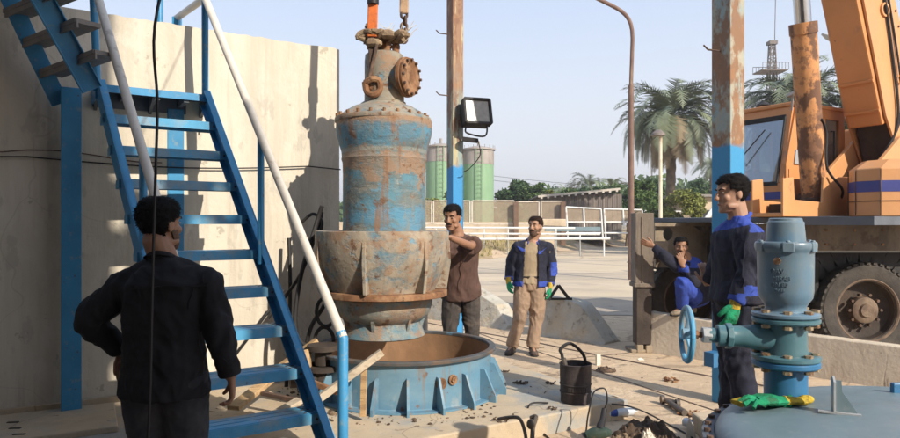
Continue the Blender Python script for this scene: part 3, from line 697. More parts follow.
m = MB(); m.box(P(58, 96, 5.3) + V((.05, .0, -.1)), (.28, .2, .08), rz=ang); m.build('step_bracket', M['greyplate'], st, smooth=0)

# hanging tag rope, from the hook down past the man's back
m = MB(); m.tube(spline([(-.42, 5.55, 7.4), (-.62, 4.1, 5.2), (-.82, 2.6, 3.2), (-.872, 2.02, 2.3), (-.88, 2.0, 1.9), (-.895, 2.0, 1.4), (-.905, 2.0, 1.0), (-.93, 2.0, .6), (-.92, 2.02, .2), (-.8, 2.1, .16), (-.6, 2.0, .16)], 8), .0048, 6)
one(m, 'tag_rope', M['cable'], 'thin black rope hanging in front of the man in black', 'rope', (-.9, 2, .15))
# ================================================================== pump, ring, dome, valve
random.seed(21)
PC = V((-.57, 5.60, 0)); PS = 5.60 / FPX       # pump axis, metres per pixel there
def pz(py): return CH + (HY - py) * PS
pt = thing('hanging_pump', 'large rusty blue vertical pump casing hanging from slings', 'pump', (PC.x, PC.y, pz(335)))
def plathe(name, prof, mt, parent=pt, n=64, cx=0.0, **k):
    m = MB(); m.lathe([(r * PS, pz(y)) for r, y in prof], V((PC.x + cx * PS, PC.y, 0)), n)
    return m.build(name, mt, parent, **k)
def dent(o, amp, sc_):
    for v in o.data.vertices:
        d = noise.noise(v.co * sc_) * amp; r = V((v.co.x, v.co.y, 0))
        if r.length > 1e-4: v.co += r.normalized() * d
casing = plathe('casing', [(40, 121), (46, 120.5), (47.5, 122), (47.8, 128), (47, 136), (44.5, 146), (42.4, 153), (42, 158), (42.6, 160), (41.6, 163), (41, 175), (41, 200), (41, 222), (41.5, 231), (41.5, 236)], M['casing'], cx=2)
dent(casing, .004, 9)
cap = plathe('cap', [(0, 104), (22, 104), (24, 106), (30, 108), (38, 112.5), (43, 117), (45.5, 118.5), (47.6, 119), (48.2, 120.5), (48, 123), (47, 124)], M['pump_head'], cx=1)
m = MB()
for i in range(22):
    a = 2 * PI * i / 22; p = V((PC.x + 45 * PS * math.cos(a), PC.y + 45 * PS * math.sin(a), pz(119)))
    m.cyl(p, p + V((0, 0, .03)), .014, n=6)
m.build('flange_bolts', M['rust'], cap)
# head: stub pipe with side outlet
hx = 2
head = plathe('head', [(18.5, 106), (21, 105.5), (21.5, 103), (19.8, 102), (19.6, 80), (19.6, 62), (19, 56), (16, 54), (0, 54)], M['pump_head'], cx=hx)
so_c = V((PC.x + hx * PS, PC.y, pz(80)))
sdv = V((.89, -.45, .0)).normalized()
m = MB(); m.cyl(so_c, so_c + sdv * .20, .115, n=24); m.build('side_outlet', M['pump_head'], pt)
m = MB(); f0 = so_c + sdv * .20; m.cyl(f0, f0 + sdv * .035, .165, n=32); m.cyl(f0 + sdv * .035, f0 + sdv * .06, .155, n=32)
sfl = m.build('side_flange', M['rust'], pt, bevel=.004)
m = MB(); fx, fy, fz = frame_from(sdv)
for i in range(12):
    a = 2 * PI * i / 12; p = f0 + (fx * math.cos(a) + fy * math.sin(a)) * .140
    m.cyl(p + sdv * .05, p + sdv * .08, .012, n=6)
m.build('outlet_bolts', M['rust_dark'], sfl)
for dx, yy, hh, r in ((-9, 54, 14, 5), (3, 56, 17, 5.5), (12, 54, 12, 4.5), (-2, 52, 12, 4)):
    m = MB(); p = V((PC.x + (hx + dx) * PS, PC.y + (-.05 if dx != -2 else .06), pz(yy + 3)))
    m.cyl(p, p + V((0, 0, hh * PS)), r * PS * .8, n=12); m.cyl(p + V((0, 0, hh * PS * .55)), p + V((0, 0, hh * PS * .8)), r * PS, n=6); m.cyl(p + V((0, 0, hh * PS)), p + V((0, 0, hh * PS + .02)), r * PS * 1.05, n=12)
    m.build('stud', M['rust'], pt)
# rope padding knotted over the studs
m = MB()
for i in range(9):
    a = random.uniform(0, 6.28); c = V((PC.x + (hx + random.uniform(-17, 19)) * PS, PC.y - .05 + random.uniform(-.1, .08), pz(random.uniform(36, 48))))
    m.ball(c, random.uniform(.035, .065), (1.3, .8, .7), 8)
for k in range(4):
    x0 = PC.x + (hx - 20) * PS; pts = []
    for i in range(12):
        t = i / 11; pts.append(V((x0 + t * 40 * PS, PC.y - .1 + .06 * math.sin(t * 9 + k), pz(40 + 4 * math.sin(t * 7 + k * 1.3)))))
    m.tube(pts, .02, 7)
for k in range(3):
    pts = [V((PC.x + (hx - 17 + 8 * math.sin(i * .7 + k)) * PS, PC.y - .12, pz(30 + i * 2 + k))) for i in range(7)]
    m.tube(pts, .022, 7)
one(m, 'rag_padding', M['rag'], 'knotted brown rags wrapped over the top of the hanging pump', 'rag', V((PC.x, PC.y, pz(48))))
m = MB()
for k in range(14):
    a = V((PC.x + (hx + random.uniform(0, 22)) * PS, PC.y - .08, pz(random.uniform(36, 46)))); b = a + V((random.uniform(-.12, .14), random.uniform(-.06, .03), random.uniform(.04, .17)))
    m.tube([a, a.lerp(b, .5) + V((.02, 0, .02)), b], .0028, 4)
one(m, 'tie_wire', M['paper'], 'loose pale tie wires sticking out above the pump', 'wire', V((PC.x, PC.y, pz(42))))
# bowl with gussets, flange and lower cone
bowl = plathe('bowl', [(40, 232), (64, 230.5), (66.5, 231), (66.8, 233), (66.4, 246), (65.4, 255), (63, 264), (59.5, 273), (56, 281), (53, 288), (52.5, 291)], M['pump_bowl'], n=80)
dent(bowl, .006, 6)
m = MB(); m.lathe([(r * PS, pz(y)) for r, y in ((30, 289), (61.5, 289), (62, 290), (62, 294.5), (61, 295), (30, 295))], V((PC.x + 3 * PS, PC.y, 0)), 80)
m.build('flange_plate', M['rust'], pt, smooth=30)
for i in range(7):
    a = R_(-90 - 60 + 51.43 * i + .8 * 0)
    a = R_(-90) + R_(-60 + 51.43 * i)
    d = V((math.cos(a), math.sin(a), 0)); t_ = V((-d.y, d.x, 0))
    Mx = Matrix(((d.x, 0, t_.x, PC.x), (d.y, 0, t_.y, PC.y), (0, 1, 0, 0), (0, 0, 0, 1)))
    m = MB(); poly = [(61 * PS, pz(243)), (67.3 * PS, pz(240)), (68.5 * PS, pz(262)), (64.5 * PS, pz(288.8)), (49 * PS, pz(288.8)), (52 * PS, pz(284)), (58 * PS, pz(268))]
    m.prism(poly, .028, Mx); m.build('gusset', M['pump_bowl'], pt, smooth=0, bevel=.004)
lc = plathe('lower_cone', [(48, 295), (49.5, 297), (49, 303), (46, 312), (40, 318), (37, 320), (37, 321), (37.5, 324), (40.5, 331), (41.5, 334), (40, 335), (30, 335), (28, 320)], M['pump'], cx=1)
for i in range(7):
    a = R_(-90) + R_(-60 + 51.43 * i)
    d = V((math.cos(a), math.sin(a), 0)); t_ = V((-d.y, d.x, 0))
    Mx = Matrix(((d.x, 0, t_.x, PC.x + PS), (d.y, 0, t_.y, PC.y), (0, 1, 0, 0), (0, 0, 0, 1)))
    m = MB(); m.prism([(30 * PS, pz(295.5)), (48 * PS, pz(295.5)), (46 * PS, pz(305)), (37.5 * PS, pz(330)), (30 * PS, pz(330))], .026, Mx); m.build('gusset', M['pump'], pt, smooth=0)
# slings and chain
hk = V((-.45, 5.58, 8.2))
s1b = P(372, 84, 5.46); s2b = P(405, 44, 5.58)
m = MB()
def band(mm, a, b, w_, t_):
    mm.beam(a, b, w_, t_, up=(0, 1, 0))
band(m, P(372, 37, 5.46), P(373, 2, 5.46), .082, .03); o_top = P(373, 2, 5.46)
sA = thing('lifting_sling', 'orange webbing sling holding the left side of the pump head', 'sling', s1b, 0, 'slings lifting the pump')
m.build('sleeve', M['sling_o'], sA, smooth=0, bevel=.01)
m = MB(); band(m, P(371, 38, 5.47), P(374, 78, 5.47), .06, .035); band(m, P(378, 40, 5.44), P(369, 80, 5.44), .025, .03); m.build('webbing', M['rust_dark'], sA, smooth=0, bevel=.008)
m = MB(); m.tube(spline([P(365, 82, 5.44), P(367, 92, 5.44), P(374, 95, 5.42), P(380, 90, 5.44), P(379, 81, 5.44), P(372, 79, 5.42), P(365, 83, 5.44)], 6), .026, 8); m.ball(P(372, 88, 5.5), .05, n=10); m.build('shackle', M['rust'], sA)
m = MB(); m.cyl(o_top + V((0, 0, -.02)), o_top + V((0, 0, .10)), .048, n=12); band(m, o_top + V((0, 0, .08)), hk + V((-.1, 0, -.4)), .07, .03); m.build('upper_strap', M['cable'], sA)
sB = thing('lifting_sling', 'tan webbing sling with chain holding the right side of the pump head', 'sling', s2b, 0, 'slings lifting the pump')
m = MB(); band(m, P(404, 14, 5.58), hk + V((.1, 0, -.4)), .075, .035); m.build('webbing', M['sling_t'], sB, smooth=0, bevel=.01)
m = MB()
for i in range(5):
    p = P(404 + (i % 2), 15 + i * 6, 5.58); R = Matrix.Rotation(R_(90 * (i % 2) + 20), 3, 'Z')
    pts = [p + R @ V((.026 * math.cos(a), 0, -.034 * math.sin(a))) for a in [2 * PI * j / 12 for j in range(13)]]
    m.tube(pts, .012, 6)
m.build('chain', M['rust_dark'], sB)

# ring the pump is lowered into
RC = V((-.385, 5.78, .15)); RR = .745
rg = thing('flanged_ring', 'wide open blue steel ring with triangular gussets on the slab', 'ring', RC)
m = MB(); zt_ = .536 - .15
m.lathe([(RR + .015, 0), (RR - .005, .02), (RR - .005, zt_ - .05), (RR + .0, zt_ - .03)], RC, 96)
sh_ = m.build('shell', M['ring'], rg)
m = MB(); m.lathe([(RR - .02, zt_ - .028), (RR + .025, zt_ - .03), (RR + .035, zt_ - .026), (RR + .036, zt_ - .006), (RR + .03, zt_), (RR - .018, zt_ + .001), (RR - .024, zt_ - .006), (RR - .024, zt_ - .024), (RR - .02, zt_ - .028)], RC, 96)
m.build('rim', M['rim'], rg)
m = MB(); m.lathe([(RR - .022, zt_ - .02), (RR - .026, -.1), (RR - .026, -.6), (0, -.6)], RC, 96); m.build('inner_wall', M['ring_in'], rg)
m = MB(); m.lathe([(RR + .005, .001), (RR + .07, .001), (RR + .07, .014), (RR + .005, .014)], RC, 96); m.build('base_flange', M['ring'], rg)
for i in range(20):
    a = R_(-90) + R_(-31 + 18 * i)
    d = V((math.cos(a), math.sin(a), 0)); t_ = V((-d.y, d.x, 0))
    Mx = Matrix(((d.x, 0, t_.x, RC.x), (d.y, 0, t_.y, RC.y), (0, 1, 0, RC.z), (0, 0, 0, 1)))
    m = MB(); m.prism([(RR - .002, .0), (RR + .135, .0), (RR + .135, .05), (RR + .035, .255), (RR - .004, .26)], .018, Mx); m.build('gusset', M['ring'], rg, smooth=0)
# two cut ports, rusty
for aa, zz, r in ((25, .205, .045), (33, .225, .04)):
    a = R_(-90) + R_(aa); d = V((math.cos(a), math.sin(a), 0)); p = RC + d * (RR - .004) + V((0, 0, zz))
    m = MB(); m.cyl(p - d * .01, p + d * .016, r, n=14); m.cyl(p, p + d * .03, r * .55, n=6); m.build('port_plug', M['rust'], rg)
m = MB()
# domed cover
DC = V((2.0, 2.5, 0)); DR = .935
dm = thing('domed_cover', 'wide grey blue domed steel cover with bolted flange', 'cover', (DC.x, DC.y, .18))
prof = []
for i in range(15):
    t = i / 14; r = DR - .10 + .10 * math.sin((1 - t) * PI / 2); z_ = .70 + .085 * math.cos((1 - t) * PI / 2) * 1.0
    prof.append((DR - .16 + .16 * math.cos(t * PI / 2), .70 + .075 * math.sin(t * PI / 2)))
prof = [(DR, .18), (DR, .60)] + [(r, z) for r, z in prof] + [(DR - .3, .792), (DR - .5, .806), (DR - .7, .815), (0, .82)]
m = MB(); m.lathe(prof, V((DC.x, DC.y, 0)), 128); m.build('shell', M['dome'], dm, smooth=50)
m = MB(); m.lathe([(DR + .002, .66), (DR + .05, .66), (DR + .05, .70), (DR + .03, .703), (DR + .002, .703)], V((DC.x, DC.y, 0)), 96)
m.lathe([(DR + .002, .55), (DR + .05, .55), (DR + .05, .60), (DR + .002, .60)], V((DC.x, DC.y, 0)), 96); m.build('flange', M['greyplate'], dm, smooth=30)
for i in range(56):
    a = 2 * PI * i / 56; p = V((DC.x + (DR + .028) * math.cos(a), DC.y + (DR + .028) * math.sin(a), .52))
    m = MB(); m.cyl(p, p + V((0, 0, .195)), .009, n=8); m.cyl(p + V((0, 0, .181)), p + V((0, 0, .197)), .014, n=6); m.build('bolt', M['rust_dark'], dm)
def dome_z(x, y):
    r = math.hypot(x - DC.x, y - DC.y)
    pr_ = sorted([(a, b) for a, b in prof[2:]])
    for (r0, z0), (r1, z1) in zip(pr_, pr_[1:]):
        if r0 <= r <= r1 + 1e-9: return z0 + (z1 - z0) * (r - r0) / max(1e-6, r1 - r0)
    return .7
# welded lifting fin on the cover
p = G(838, 414, .80); p.z = dome_z(p.x, p.y)
d = V((.50, -.3, 0)).normalized(); fin = thing('lifting_lug', 'small welded steel lug standing on the domed cover', 'lug', p)
def platem(poly, c, d, t_, mm):
    t2 = V((-d.y, d.x, 0)); Mx = Matrix(((d.x, 0, t2.x, c.x), (d.y, 0, t2.y, c.y), (0, 1, 0, c.z), (0, 0, 0, 1))); mm.prism(poly, t_, Mx)
m = MB(); platem([(-.012, .0), (.075, .0), (.015, .09), (.012, .135), (-.012, .135)], p, V((.9, -.43, 0)), .008, m); m.build('web', M['dome'], fin, smooth=0)
m = MB(); platem([(-.025, .0), (.03, .0), (.03, .135), (.0, .15), (-.025, .13)], p + V((-.012, .012, 0)), V((.3, .95, 0)), .008, m); m.build('plate', M['lampgrey'], fin, smooth=0)
m = MB(); m.beam(p + V((-.07, .02, .004)), p + V((.065, -.05, .004)), .02, .008); m.beam(p + V((.02, -.02, .004)), p + V((.08, .03, .004)), .016, .008); m.build('foot', M['lampgrey'], fin, smooth=0)
fin2 = G(897, 391, .80); fin2.z = dome_z(fin2.x, fin2.y)
m = MB(); m.box(fin2 + V((0, 0, .02)), (.05, .03, .05)); one(m, 'lifting_lug', M['bluepipe'], 'small blue lug at the right edge of the domed cover', 'lug', fin2, smooth=0, bevel=.004)

# air valve assembly on the cover
VY = 3.02; VS = VY / FPX; VX = (785.5 - CXP) * VS
def vz(py): return CH + (HY - py) * VS
vt = thing('air_valve', 'grey blue cast valve on teal flanged tee, standing on the cover', 'valve', (VX, VY, dome_z(VX, VY)))
def vl(name, prof, mt, parent=vt, n=48, **k):
    m = MB(); m.lathe([(r * VS, vz(y)) for r, y in prof], V((VX, VY, 0)), n); return m.build(name, mt, parent, **k)
vl('lower_pipe', [(20, 396), (20, 361), (19, 360)], M['bluepipe'])
vl('flange', [(19, 366), (30, 365.5), (31.5, 364), (31.5, 360.5), (30.5, 359.3), (10, 359.3)], M['bluepipe'])
vl('flange', [(10, 359), (31, 358.8), (32, 357.5), (32, 354.5), (30, 353.3), (17, 353), (16, 350)], M['teal'])
vl('tee_body', [(21, 354), (20.5, 350), (19.8, 345), (19.8, 328), (21, 322)], M['teal'])
vl('flange', [(14, 323), (30, 322), (31.5, 320.5), (31.5, 318), (30, 317), (10, 316.8)], M['teal'])
vl('flange', [(10, 316.5), (30, 316.3), (31.5, 315), (31.5, 312.5), (29.5, 311), (20, 310.5), (19, 309)], M['valve'])
body = vl('body', [(20, 311.5), (19, 308), (19, 305.5), (21, 302), (24.5, 297), (25.5, 290), (25.8, 262), (25.8, 253), (26.5, 251), (28, 249), (28.5, 247), (28.5, 243.5), (27.5, 242), (18, 241.2)], M['valve'])
vl('cap', [(18.5, 242), (18, 236), (17, 225), (16.8, 222), (16, 221.5), (15.5, 221), (15.2, 218.8), (14, 218), (0, 217.8)], M['valve'])
def ear(a, parent):
    m = MB(); d = V((math.cos(a), math.sin(a), 0)); c = V((VX, VY, 0)) + d * 25.5 * VS
    m.box(c + V((0, 0, vz(246.5))), (.03, .05, .045), rz=a); m.cyl(c + d * .004 + V((0, 0, vz(243))), c + d * .004 + V((0, 0, vz(239.8))), .011, n=6)
    m.build('cover_lug', M['valve'], parent, bevel=.005)
for i in range(6): ear(R_(-90 + 38 + 60 * i), vt)
for i in range(8):
    a = R_(22 + 45 * i); c = V((VX + 26.5 * VS * math.cos(a), VY + 26.5 * VS * math.sin(a), 0))
    for y0, y1 in ((309, 326), (351.5, 369)):
        m = MB(); m.cyl(c + V((0, 0, vz(y1))), c + V((0, 0, vz(y0))), .010, n=8)
        m.cyl(c + V((0, 0, vz(y0 + 2.4))), c + V((0, 0, vz(y0 - .6))), .0185, n=6); m.cyl(c + V((0, 0, vz(y1 + .2))), c + V((0, 0, vz(y1 - 3))), .0185, n=6)
        m.build('bolt', M['bolt'], vt)
def text_on(parent, s, px, py, size, mt, r, cx, cy, sq=1.0):
    """raised lettering on a vertical cylinder of radius r about (cx, cy)"""
    cu = bpy.data.curves.new('letters', 'FONT'); cu.body = s; cu.size = size; cu.align_x = 'CENTER'; cu.align_y = 'CENTER'; cu.extrude = .0025
    t = bpy.data.objects.new('letters', cu); COL.objects.link(t); bpy.context.view_layer.update()
    me = bpy.data.meshes.new_from_object(t.evaluated_get(bpy.context.evaluated_depsgraph_get())); bpy.data.objects.remove(t)
    a0 = math.atan2(-1, (px - CXP) * VS / 3.0 * 0 + 0)   # faces the yard
    base = math.atan2(-cy, -cx)
    off = q = parent; o3 = V((0, 0, 0))
    while q is not None: o3 += q.location; q = q.parent
    for v in me.vertices:
        a = base + (px - 785.5) / 25.8 * 1.0 + v.co.x * sq / r
        rr = r + .0005 + v.co.z
        v.co = V((cx + rr * math.cos(a), cy + rr * math.sin(a), vz(py) + v.co.y)) - o3
    me.materials.clear(); me.materials.append(mt)
    o = bpy.data.objects.new('lettering', me); COL.objects.link(o); o.parent = parent
rv = 25.8 * VS
text_on(vt, 'DAV', 778, 270, .030, M['valve'], rv, VX, VY)
text_on(vt, 'MIRAB', 782, 277, .026, M['valve'], rv, VX, VY)
text_on(vt, 'DN 80', 780, 283, .026, M['valve'], rv, VX, VY)
text_on(vt, 'PN 16', 780, 288.5, .018, M['valve'], rv, VX, VY)
base = math.atan2(-VY, -VX); a = base - .28; d = V((math.cos(a), math.sin(a), 0)); p = V((VX, VY, vz(260))) + d * rv
m = MB(); m.cyl(p - d * .004, p + d * .005, .017, n=6); m.build('badge', M['bolt'], vt)
# side branch with gate body, gland and handwheel
bdv = V((-.985, .13, .02)).normalized()
o = V((VX, VY, vz(338)))
def along(s_): return o + bdv * s_
hw_d = .432
m = MB(); m.loft([along(.03), along(.11), along(.19), along(.23), along(.25)], [.066, .062, .050, .047, .052], n=20); m.build('branch', M['teal'], vt)
m = MB(); m.cyl(along(.235), along(.262), .060, n=8); m.cyl(along(.262), along(.30), .050, n=16); m.cyl(along(.30), along(.34), .034, n=16); m.build('bonnet', M['teal'], vt, bevel=.004)
m = MB(); m.cyl(along(.325), along(.365), .038, n=6); m.build('gland_nut', M['lampgrey'], vt, bevel=.003)
m = MB(); m.cyl(along(.31), along(hw_d), .014, n=10); m.cyl(along(hw_d - .05), along(hw_d - .012), .02, n=6); m.build('spindle', M['rust'], vt)
hw = thing('hand_wheel', None, None, along(hw_d)); hw.parent = vt; hw.location = along(hw_d) - vt.location
m = MB(); wx, wy, wz = frame_from(bdv); HR = .122
# tilt the wheel plane slightly as in the photo
m.tube([along(hw_d) + (wx * math.cos(a) + wy * math.sin(a)) * HR for a in [2 * PI * i / 40 for i in range(41)]], .0125, 10)
m.build('wheel_rim', M['valve'] if False else M['blue_dust'], hw)
m = MB()
for i in range(4):
    a = R_(20 + 90 * i); d = wx * math.cos(a) + wy * math.sin(a)
    m.loft([along(hw_d), along(hw_d - .012) + d * HR * .5, along(hw_d) + d * HR], [(.017, .010), (.012, .008), (.011, .007)], n=8)
m.cyl(along(hw_d - .02), along(hw_d + .02), .026, n=12)
m.build('spokes', M['blue_dust'], hw)
# ================================================================== crane truck
random.seed(31)
O = V((5.30, 9.30, 0)); Fv = V((-.866, -.5, 0)); Rv = V((.5, -.866, 0))
def SP(u, v, z): return O + Fv * u + Rv * v + V((0, 0, z))
RS = Matrix((( Fv.x, Rv.x * -1, 0), (Fv.y, Rv.y * -1, 0), (0, 0, 1)))   # local x forward, y to the far side
def sbox(m, u0, u1, v0, v1, z0, z1): m.box(SP((u0 + u1) / 2, (v0 + v1) / 2, (z0 + z1) / 2), (u1 - u0, v1 - v0, z1 - z0), R=RS)
def quadp(m, pts, th=.02):
    """solid panel through coplanar points"""
    pts = [V(p) for p in pts]; n = (pts[1] - pts[0]).cross(pts[2] - pts[1]).normalized() * th / 2; k = len(pts)
    m.add([p - n for p in pts] + [p + n for p in pts], [tuple(range(k - 1, -1, -1)), tuple(range(k, 2 * k))] + [(i, (i + 1) % k, k + (i + 1) % k, k + i) for i in range(k)])
ct = thing('crane_truck', 'orange mobile crane truck with raised boom and rusty cylinder', 'crane', (5.3, 8.6, 0))
# --- carrier
m = MB(); m.box((7.35, 8.68, 1.45), (8.0, 2.3, .20)); m.box((7.35, 7.515, 1.43), (8.04, .03, .30)); m.build('deck', M['deck'], ct, smooth=0, bevel=.01)
m = MB(); m.box((7.0, 8.1, 1.12), (7.6, .2, .38)); m.box((7.0, 9.3, 1.12), (7.6, .2, .38)); m.box((3.45, 8.7, 1.1), (.25, 2.0, .4)); m.box((5.6, 8.7, .8), (.9, 1.6, .5)); m.build('frame', M['black'], ct, smooth=0)
for q_, s_ in (((3.9, 7.9, .95), (.7, .5, .55)), ((6.35, 7.75, 1.0), (.5, .35, .5))):
    m = MB(); m.box(q_, s_); m.build('side_box', M['black'], ct, smooth=0, bevel=.02)
m = MB(); m.box((7.2, 7.6, 1.27), (7.0, .04, .03)); m.build('side_rail', M['lampgrey'], ct, smooth=0)
# outrigger / body end with a hole
eb = MB(); X0, X1, Z0, Z1, Yb = P(655, 0, 8.6).x, P(706, 0, 8.6).x, P(0, 300, 8.6).z, P(0, 226, 8.6).z, 8.6
hx_, hz_, hr = P(668, 233, 8.6).x, P(668, 234, 8.6).z, .065
N_ = 20; outer = []; inner = []
for i in range(N_):
    a = 2 * PI * i / N_; inner.append(V((hx_ + hr * math.cos(a), Yb, hz_ + hr * 1.3 * math.sin(a))))
    dx, dz = math.cos(a), math.sin(a); k = min(((X1 - hx_) if dx > 0 else (X0 - hx_)) / dx if abs(dx) > 1e-6 else 1e9, ((Z1 - hz_) if dz > 0 else (Z0 + .42 - hz_)) / dz if abs(dz) > 1e-6 else 1e9)
    outer.append(V((hx_ + k * dx, Yb, hz_ + k * dz)))
back = [p + V((0, .03, 0)) for p in outer + inner]
eb.add(outer + inner + back, [(i, (i + 1) % N_, N_ + (i + 1) % N_, N_ + i) for i in range(N_)] + [(2 * N_ + i, 3 * N_ + i, 3 * N_ + (i + 1) % N_, 2 * N_ + (i + 1) % N_) for i in range(N_)] + [(i, 2 * N_ + i, 2 * N_ + (i + 1) % N_, (i + 1) % N_) for i in range(N_)] + [(N_ + i, N_ + (i + 1) % N_, 3 * N_ + (i + 1) % N_, 3 * N_ + i) for i in range(N_)])
eb.box(((X0 + X1) / 2 + .1, Yb - .01, Z1 + .02), (X1 - X0 + .25, .12, .045)); eb.box((X0 + .03, Yb + .35, (Z1 + Z0 + .42) / 2), (.04, .7, Z1 - Z0 - .42)); eb.box(((X0 + X1) / 2, Yb + .7, 1.3), (X1 - X0, .04, .7))
eb.build('outrigger_box', M['chassis_tan'], ct, smooth=0)
m = MB(); m.box((X1 + .03, Yb + .1, (Z0 + Z1) / 2 + .1), (.07, .2, Z1 - Z0 - .1)); m.box((X1 + .33, Yb + .2, 1.05), (.5, .3, .75)); m.build('body_end', M['chassis_tan'], ct, smooth=0, bevel=.01)
# jack leg
jp = G(642, 343); jp.y = 8.25; jp.x = (642 - CXP) * 8.25 / FPX
jk = tag(bpy.data.objects.new('jack_leg', None)); COL.objects.link(jk); jk.parent = ct; jk.location = jp - ct.location
zt_, zm = P(0, 213, 8.25).z, P(0, 286, 8.25).z
m = MB(); m.box((jp.x, jp.y, (zt_ + zm) / 2), (.225, .225, zt_ - zm)); m.box((jp.x, jp.y, zm + .02), (.25, .25, .05)); m.box((jp.x - .035, jp.y - .116, (zt_ + zm) / 2), (.02, .012, zt_ - zm - .1)); m.build('sleeve', M['jack'], jk, smooth=0, bevel=.01)
m = MB(); m.box((jp.x, jp.y, (zm + .1) / 2), (.185, .185, zm - .1)); m.build('inner_leg', M['chassis'], jk, smooth=0, bevel=.008)
m = MB(); m.box((jp.x - .05, jp.y - .04, .05), (.08, .14, .1)); m.box((jp.x + .06, jp.y - .04, .045), (.08, .14, .09)); m.box((jp.x, jp.y + .05, .02), (.32, .3, .04)); m.build('foot', M['chassis_tan'], jk, smooth=0, bevel=.01)
m = MB(); m.box(((jp.x + X0) / 2 + .1, 8.5, 1.25), (X0 - jp.x, .2, .22)); m.build('outrigger_beam', M['chassis'], ct, smooth=0)
# wheels
def wheel(cx, cy, cz, r, width, parent, rim=True):
    w_ = bpy.data.objects.new('wheel', None); COL.objects.link(w_); w_.parent = parent; w_.location = V((cx, cy, cz)) - parent.location
    R = Matrix.Rotation(R_(90), 3, 'X')      # lathe axis -> +-y
    m = MB(); h = width / 2
    m.lathe([(r * .66, -h * .8), (r * .71, -h * .98), (r * .80, -h * 1.02), (r * .92, -h * .96), (r * .975, -h * .82), (r * .985, -h * .5), (r * .985, h * .5), (r * .975, h * .82), (r * .92, h * .96), (r * .7, h), (r * .6, h * .8)], V((cx, cy, cz)), 72, R=R)
    for i in range(44):
        a = 2 * PI * i / 44
        for s_ in (-1, 1):
            p = V((cx + math.cos(a) * r * .978, cy + s_ * h * .62, cz + math.sin(a) * r * .978)); m.box(p, (.045, width * .36, r * .045), R=Matrix.Rotation(-a, 3, 'Y') @ Matrix.Rotation(R_(90), 3, 'Y'))
    m.build('tyre', M['tyre'], w_)
    m = MB(); m.lathe([(r * .69, h * .80), (r * .68, h * .92), (r * .65, h * .95), (r * .62, h * .88), (r * .605, h * .6)], V((cx, cy, cz)), 48, R=R); m.build('rim_ring', M['hub'], w_)
    m = MB(); m.lathe([(r * .61, h * .65), (r * .58, h * .2), (r * .45, h * .0), (r * .25, h * .05)], V((cx, cy, cz)), 48, R=R); m.build('rim_dish', M['chassis'], w_)
    m = MB()
    m.lathe([(r * .29, h * .0), (r * .27, h * .62), (r * .23, h * .70), (r * .15, h * .72), (r * .13, h * .85), (0, h * .86)], V((cx, cy, cz)), 32, R=R); m.build('rim', M['hub'], w_)
    for i in range(10):
        a = 2 * PI * i / 10; p = V((cx + math.cos(a) * r * .33, cy - h * .36, cz + math.sin(a) * r * .33)); m = MB(); m.cyl(p, p - V((0, .05, 0)), .018, n=6); m.build('wheel_nut', M['rust_dark'], w_)
    return w_
wx_, wz_ = (869 - CXP) * 7.55 / FPX, P(0, 311, 7.55).z
wheel(wx_, 7.72, wz_, .55, .34, ct); wheel(wx_ + 1.35, 7.72, wz_, .55, .34, ct)
wheel(P(672, 0, 9.0).x + .25, 9.15, .55, .55, .34, ct); wheel(wx_, 9.6, wz_, .55, .34, ct); wheel(wx_ + 1.35, 9.6, wz_, .55, .34, ct)
m = MB(); pts = [V((wx_ + .70 * math.cos(a), 7.75, wz_ + .66 * math.sin(a))) for a in [PI * i / 14 for i in range(15)]]
for a, b in zip(pts, pts[1:]): m.beam(a, b, .42, .02, up=(0, 1, 0))
m.build('mudguard', M['black'], ct)  # coloured black in place of the shade between wheel and deck
# --- superstructure
m = MB(); sbox(m, -1.4, 2.45, -1.0, 1.45, 1.60, 1.66); m.build('slew_platform', M['greyplate'], ct, smooth=0, bevel=.01)
m = MB(); m.cyl((5.3, 8.7, 1.5), (5.3, 8.7, 1.62), .8, n=32); m.build('slew_ring', M['chassis'], ct)
m = MB()
sbox(m, 1.2, 2.68, .62, 1.05, 1.66, 1.70)
for v_ in (.72, 1.08):
    m.prism([(1.4, 1.66), (2.70, 1.66), (2.70, 2.06), (2.52, 2.08), (2.50, 1.84), (1.99, 1.82), (1.97, 2.10), (1.4, 2.12)], .03, Matrix(((Fv.x, 0, Rv.x, O.x + Rv.x * v_), (Fv.y, 0, Rv.y, O.y + Rv.y * v_), (0, 1, 0, 0), (0, 0, 0, 1))))
m.build('cylinder_cradle', M['orange_pale'], ct, smooth=0, bevel=.006)
m = MB(); sbox(m, 1.5, 2.45, .76, 1.04, 1.70, 1.80); m.build('cradle_block', M['black'], ct, smooth=0)
# tower brackets that carry the boom foot
for v in (.66, 1.20):
    m = MB(); m.prism([(1.5, 1.66), (1.5, 2.0), (.62, 2.62), (.30, 2.72), (.05, 2.5), (-.5, 1.9), (-.6, 1.66)], .05, Matrix(((Fv.x, 0, Rv.x, O.x + Rv.x * v), (Fv.y, 0, Rv.y, O.y + Rv.y * v), (0, 1, 0, 0), (0, 0, 0, 1))))
    m.build('boom_bracket', M['orange_pale'], ct, smooth=0, bevel=.006)
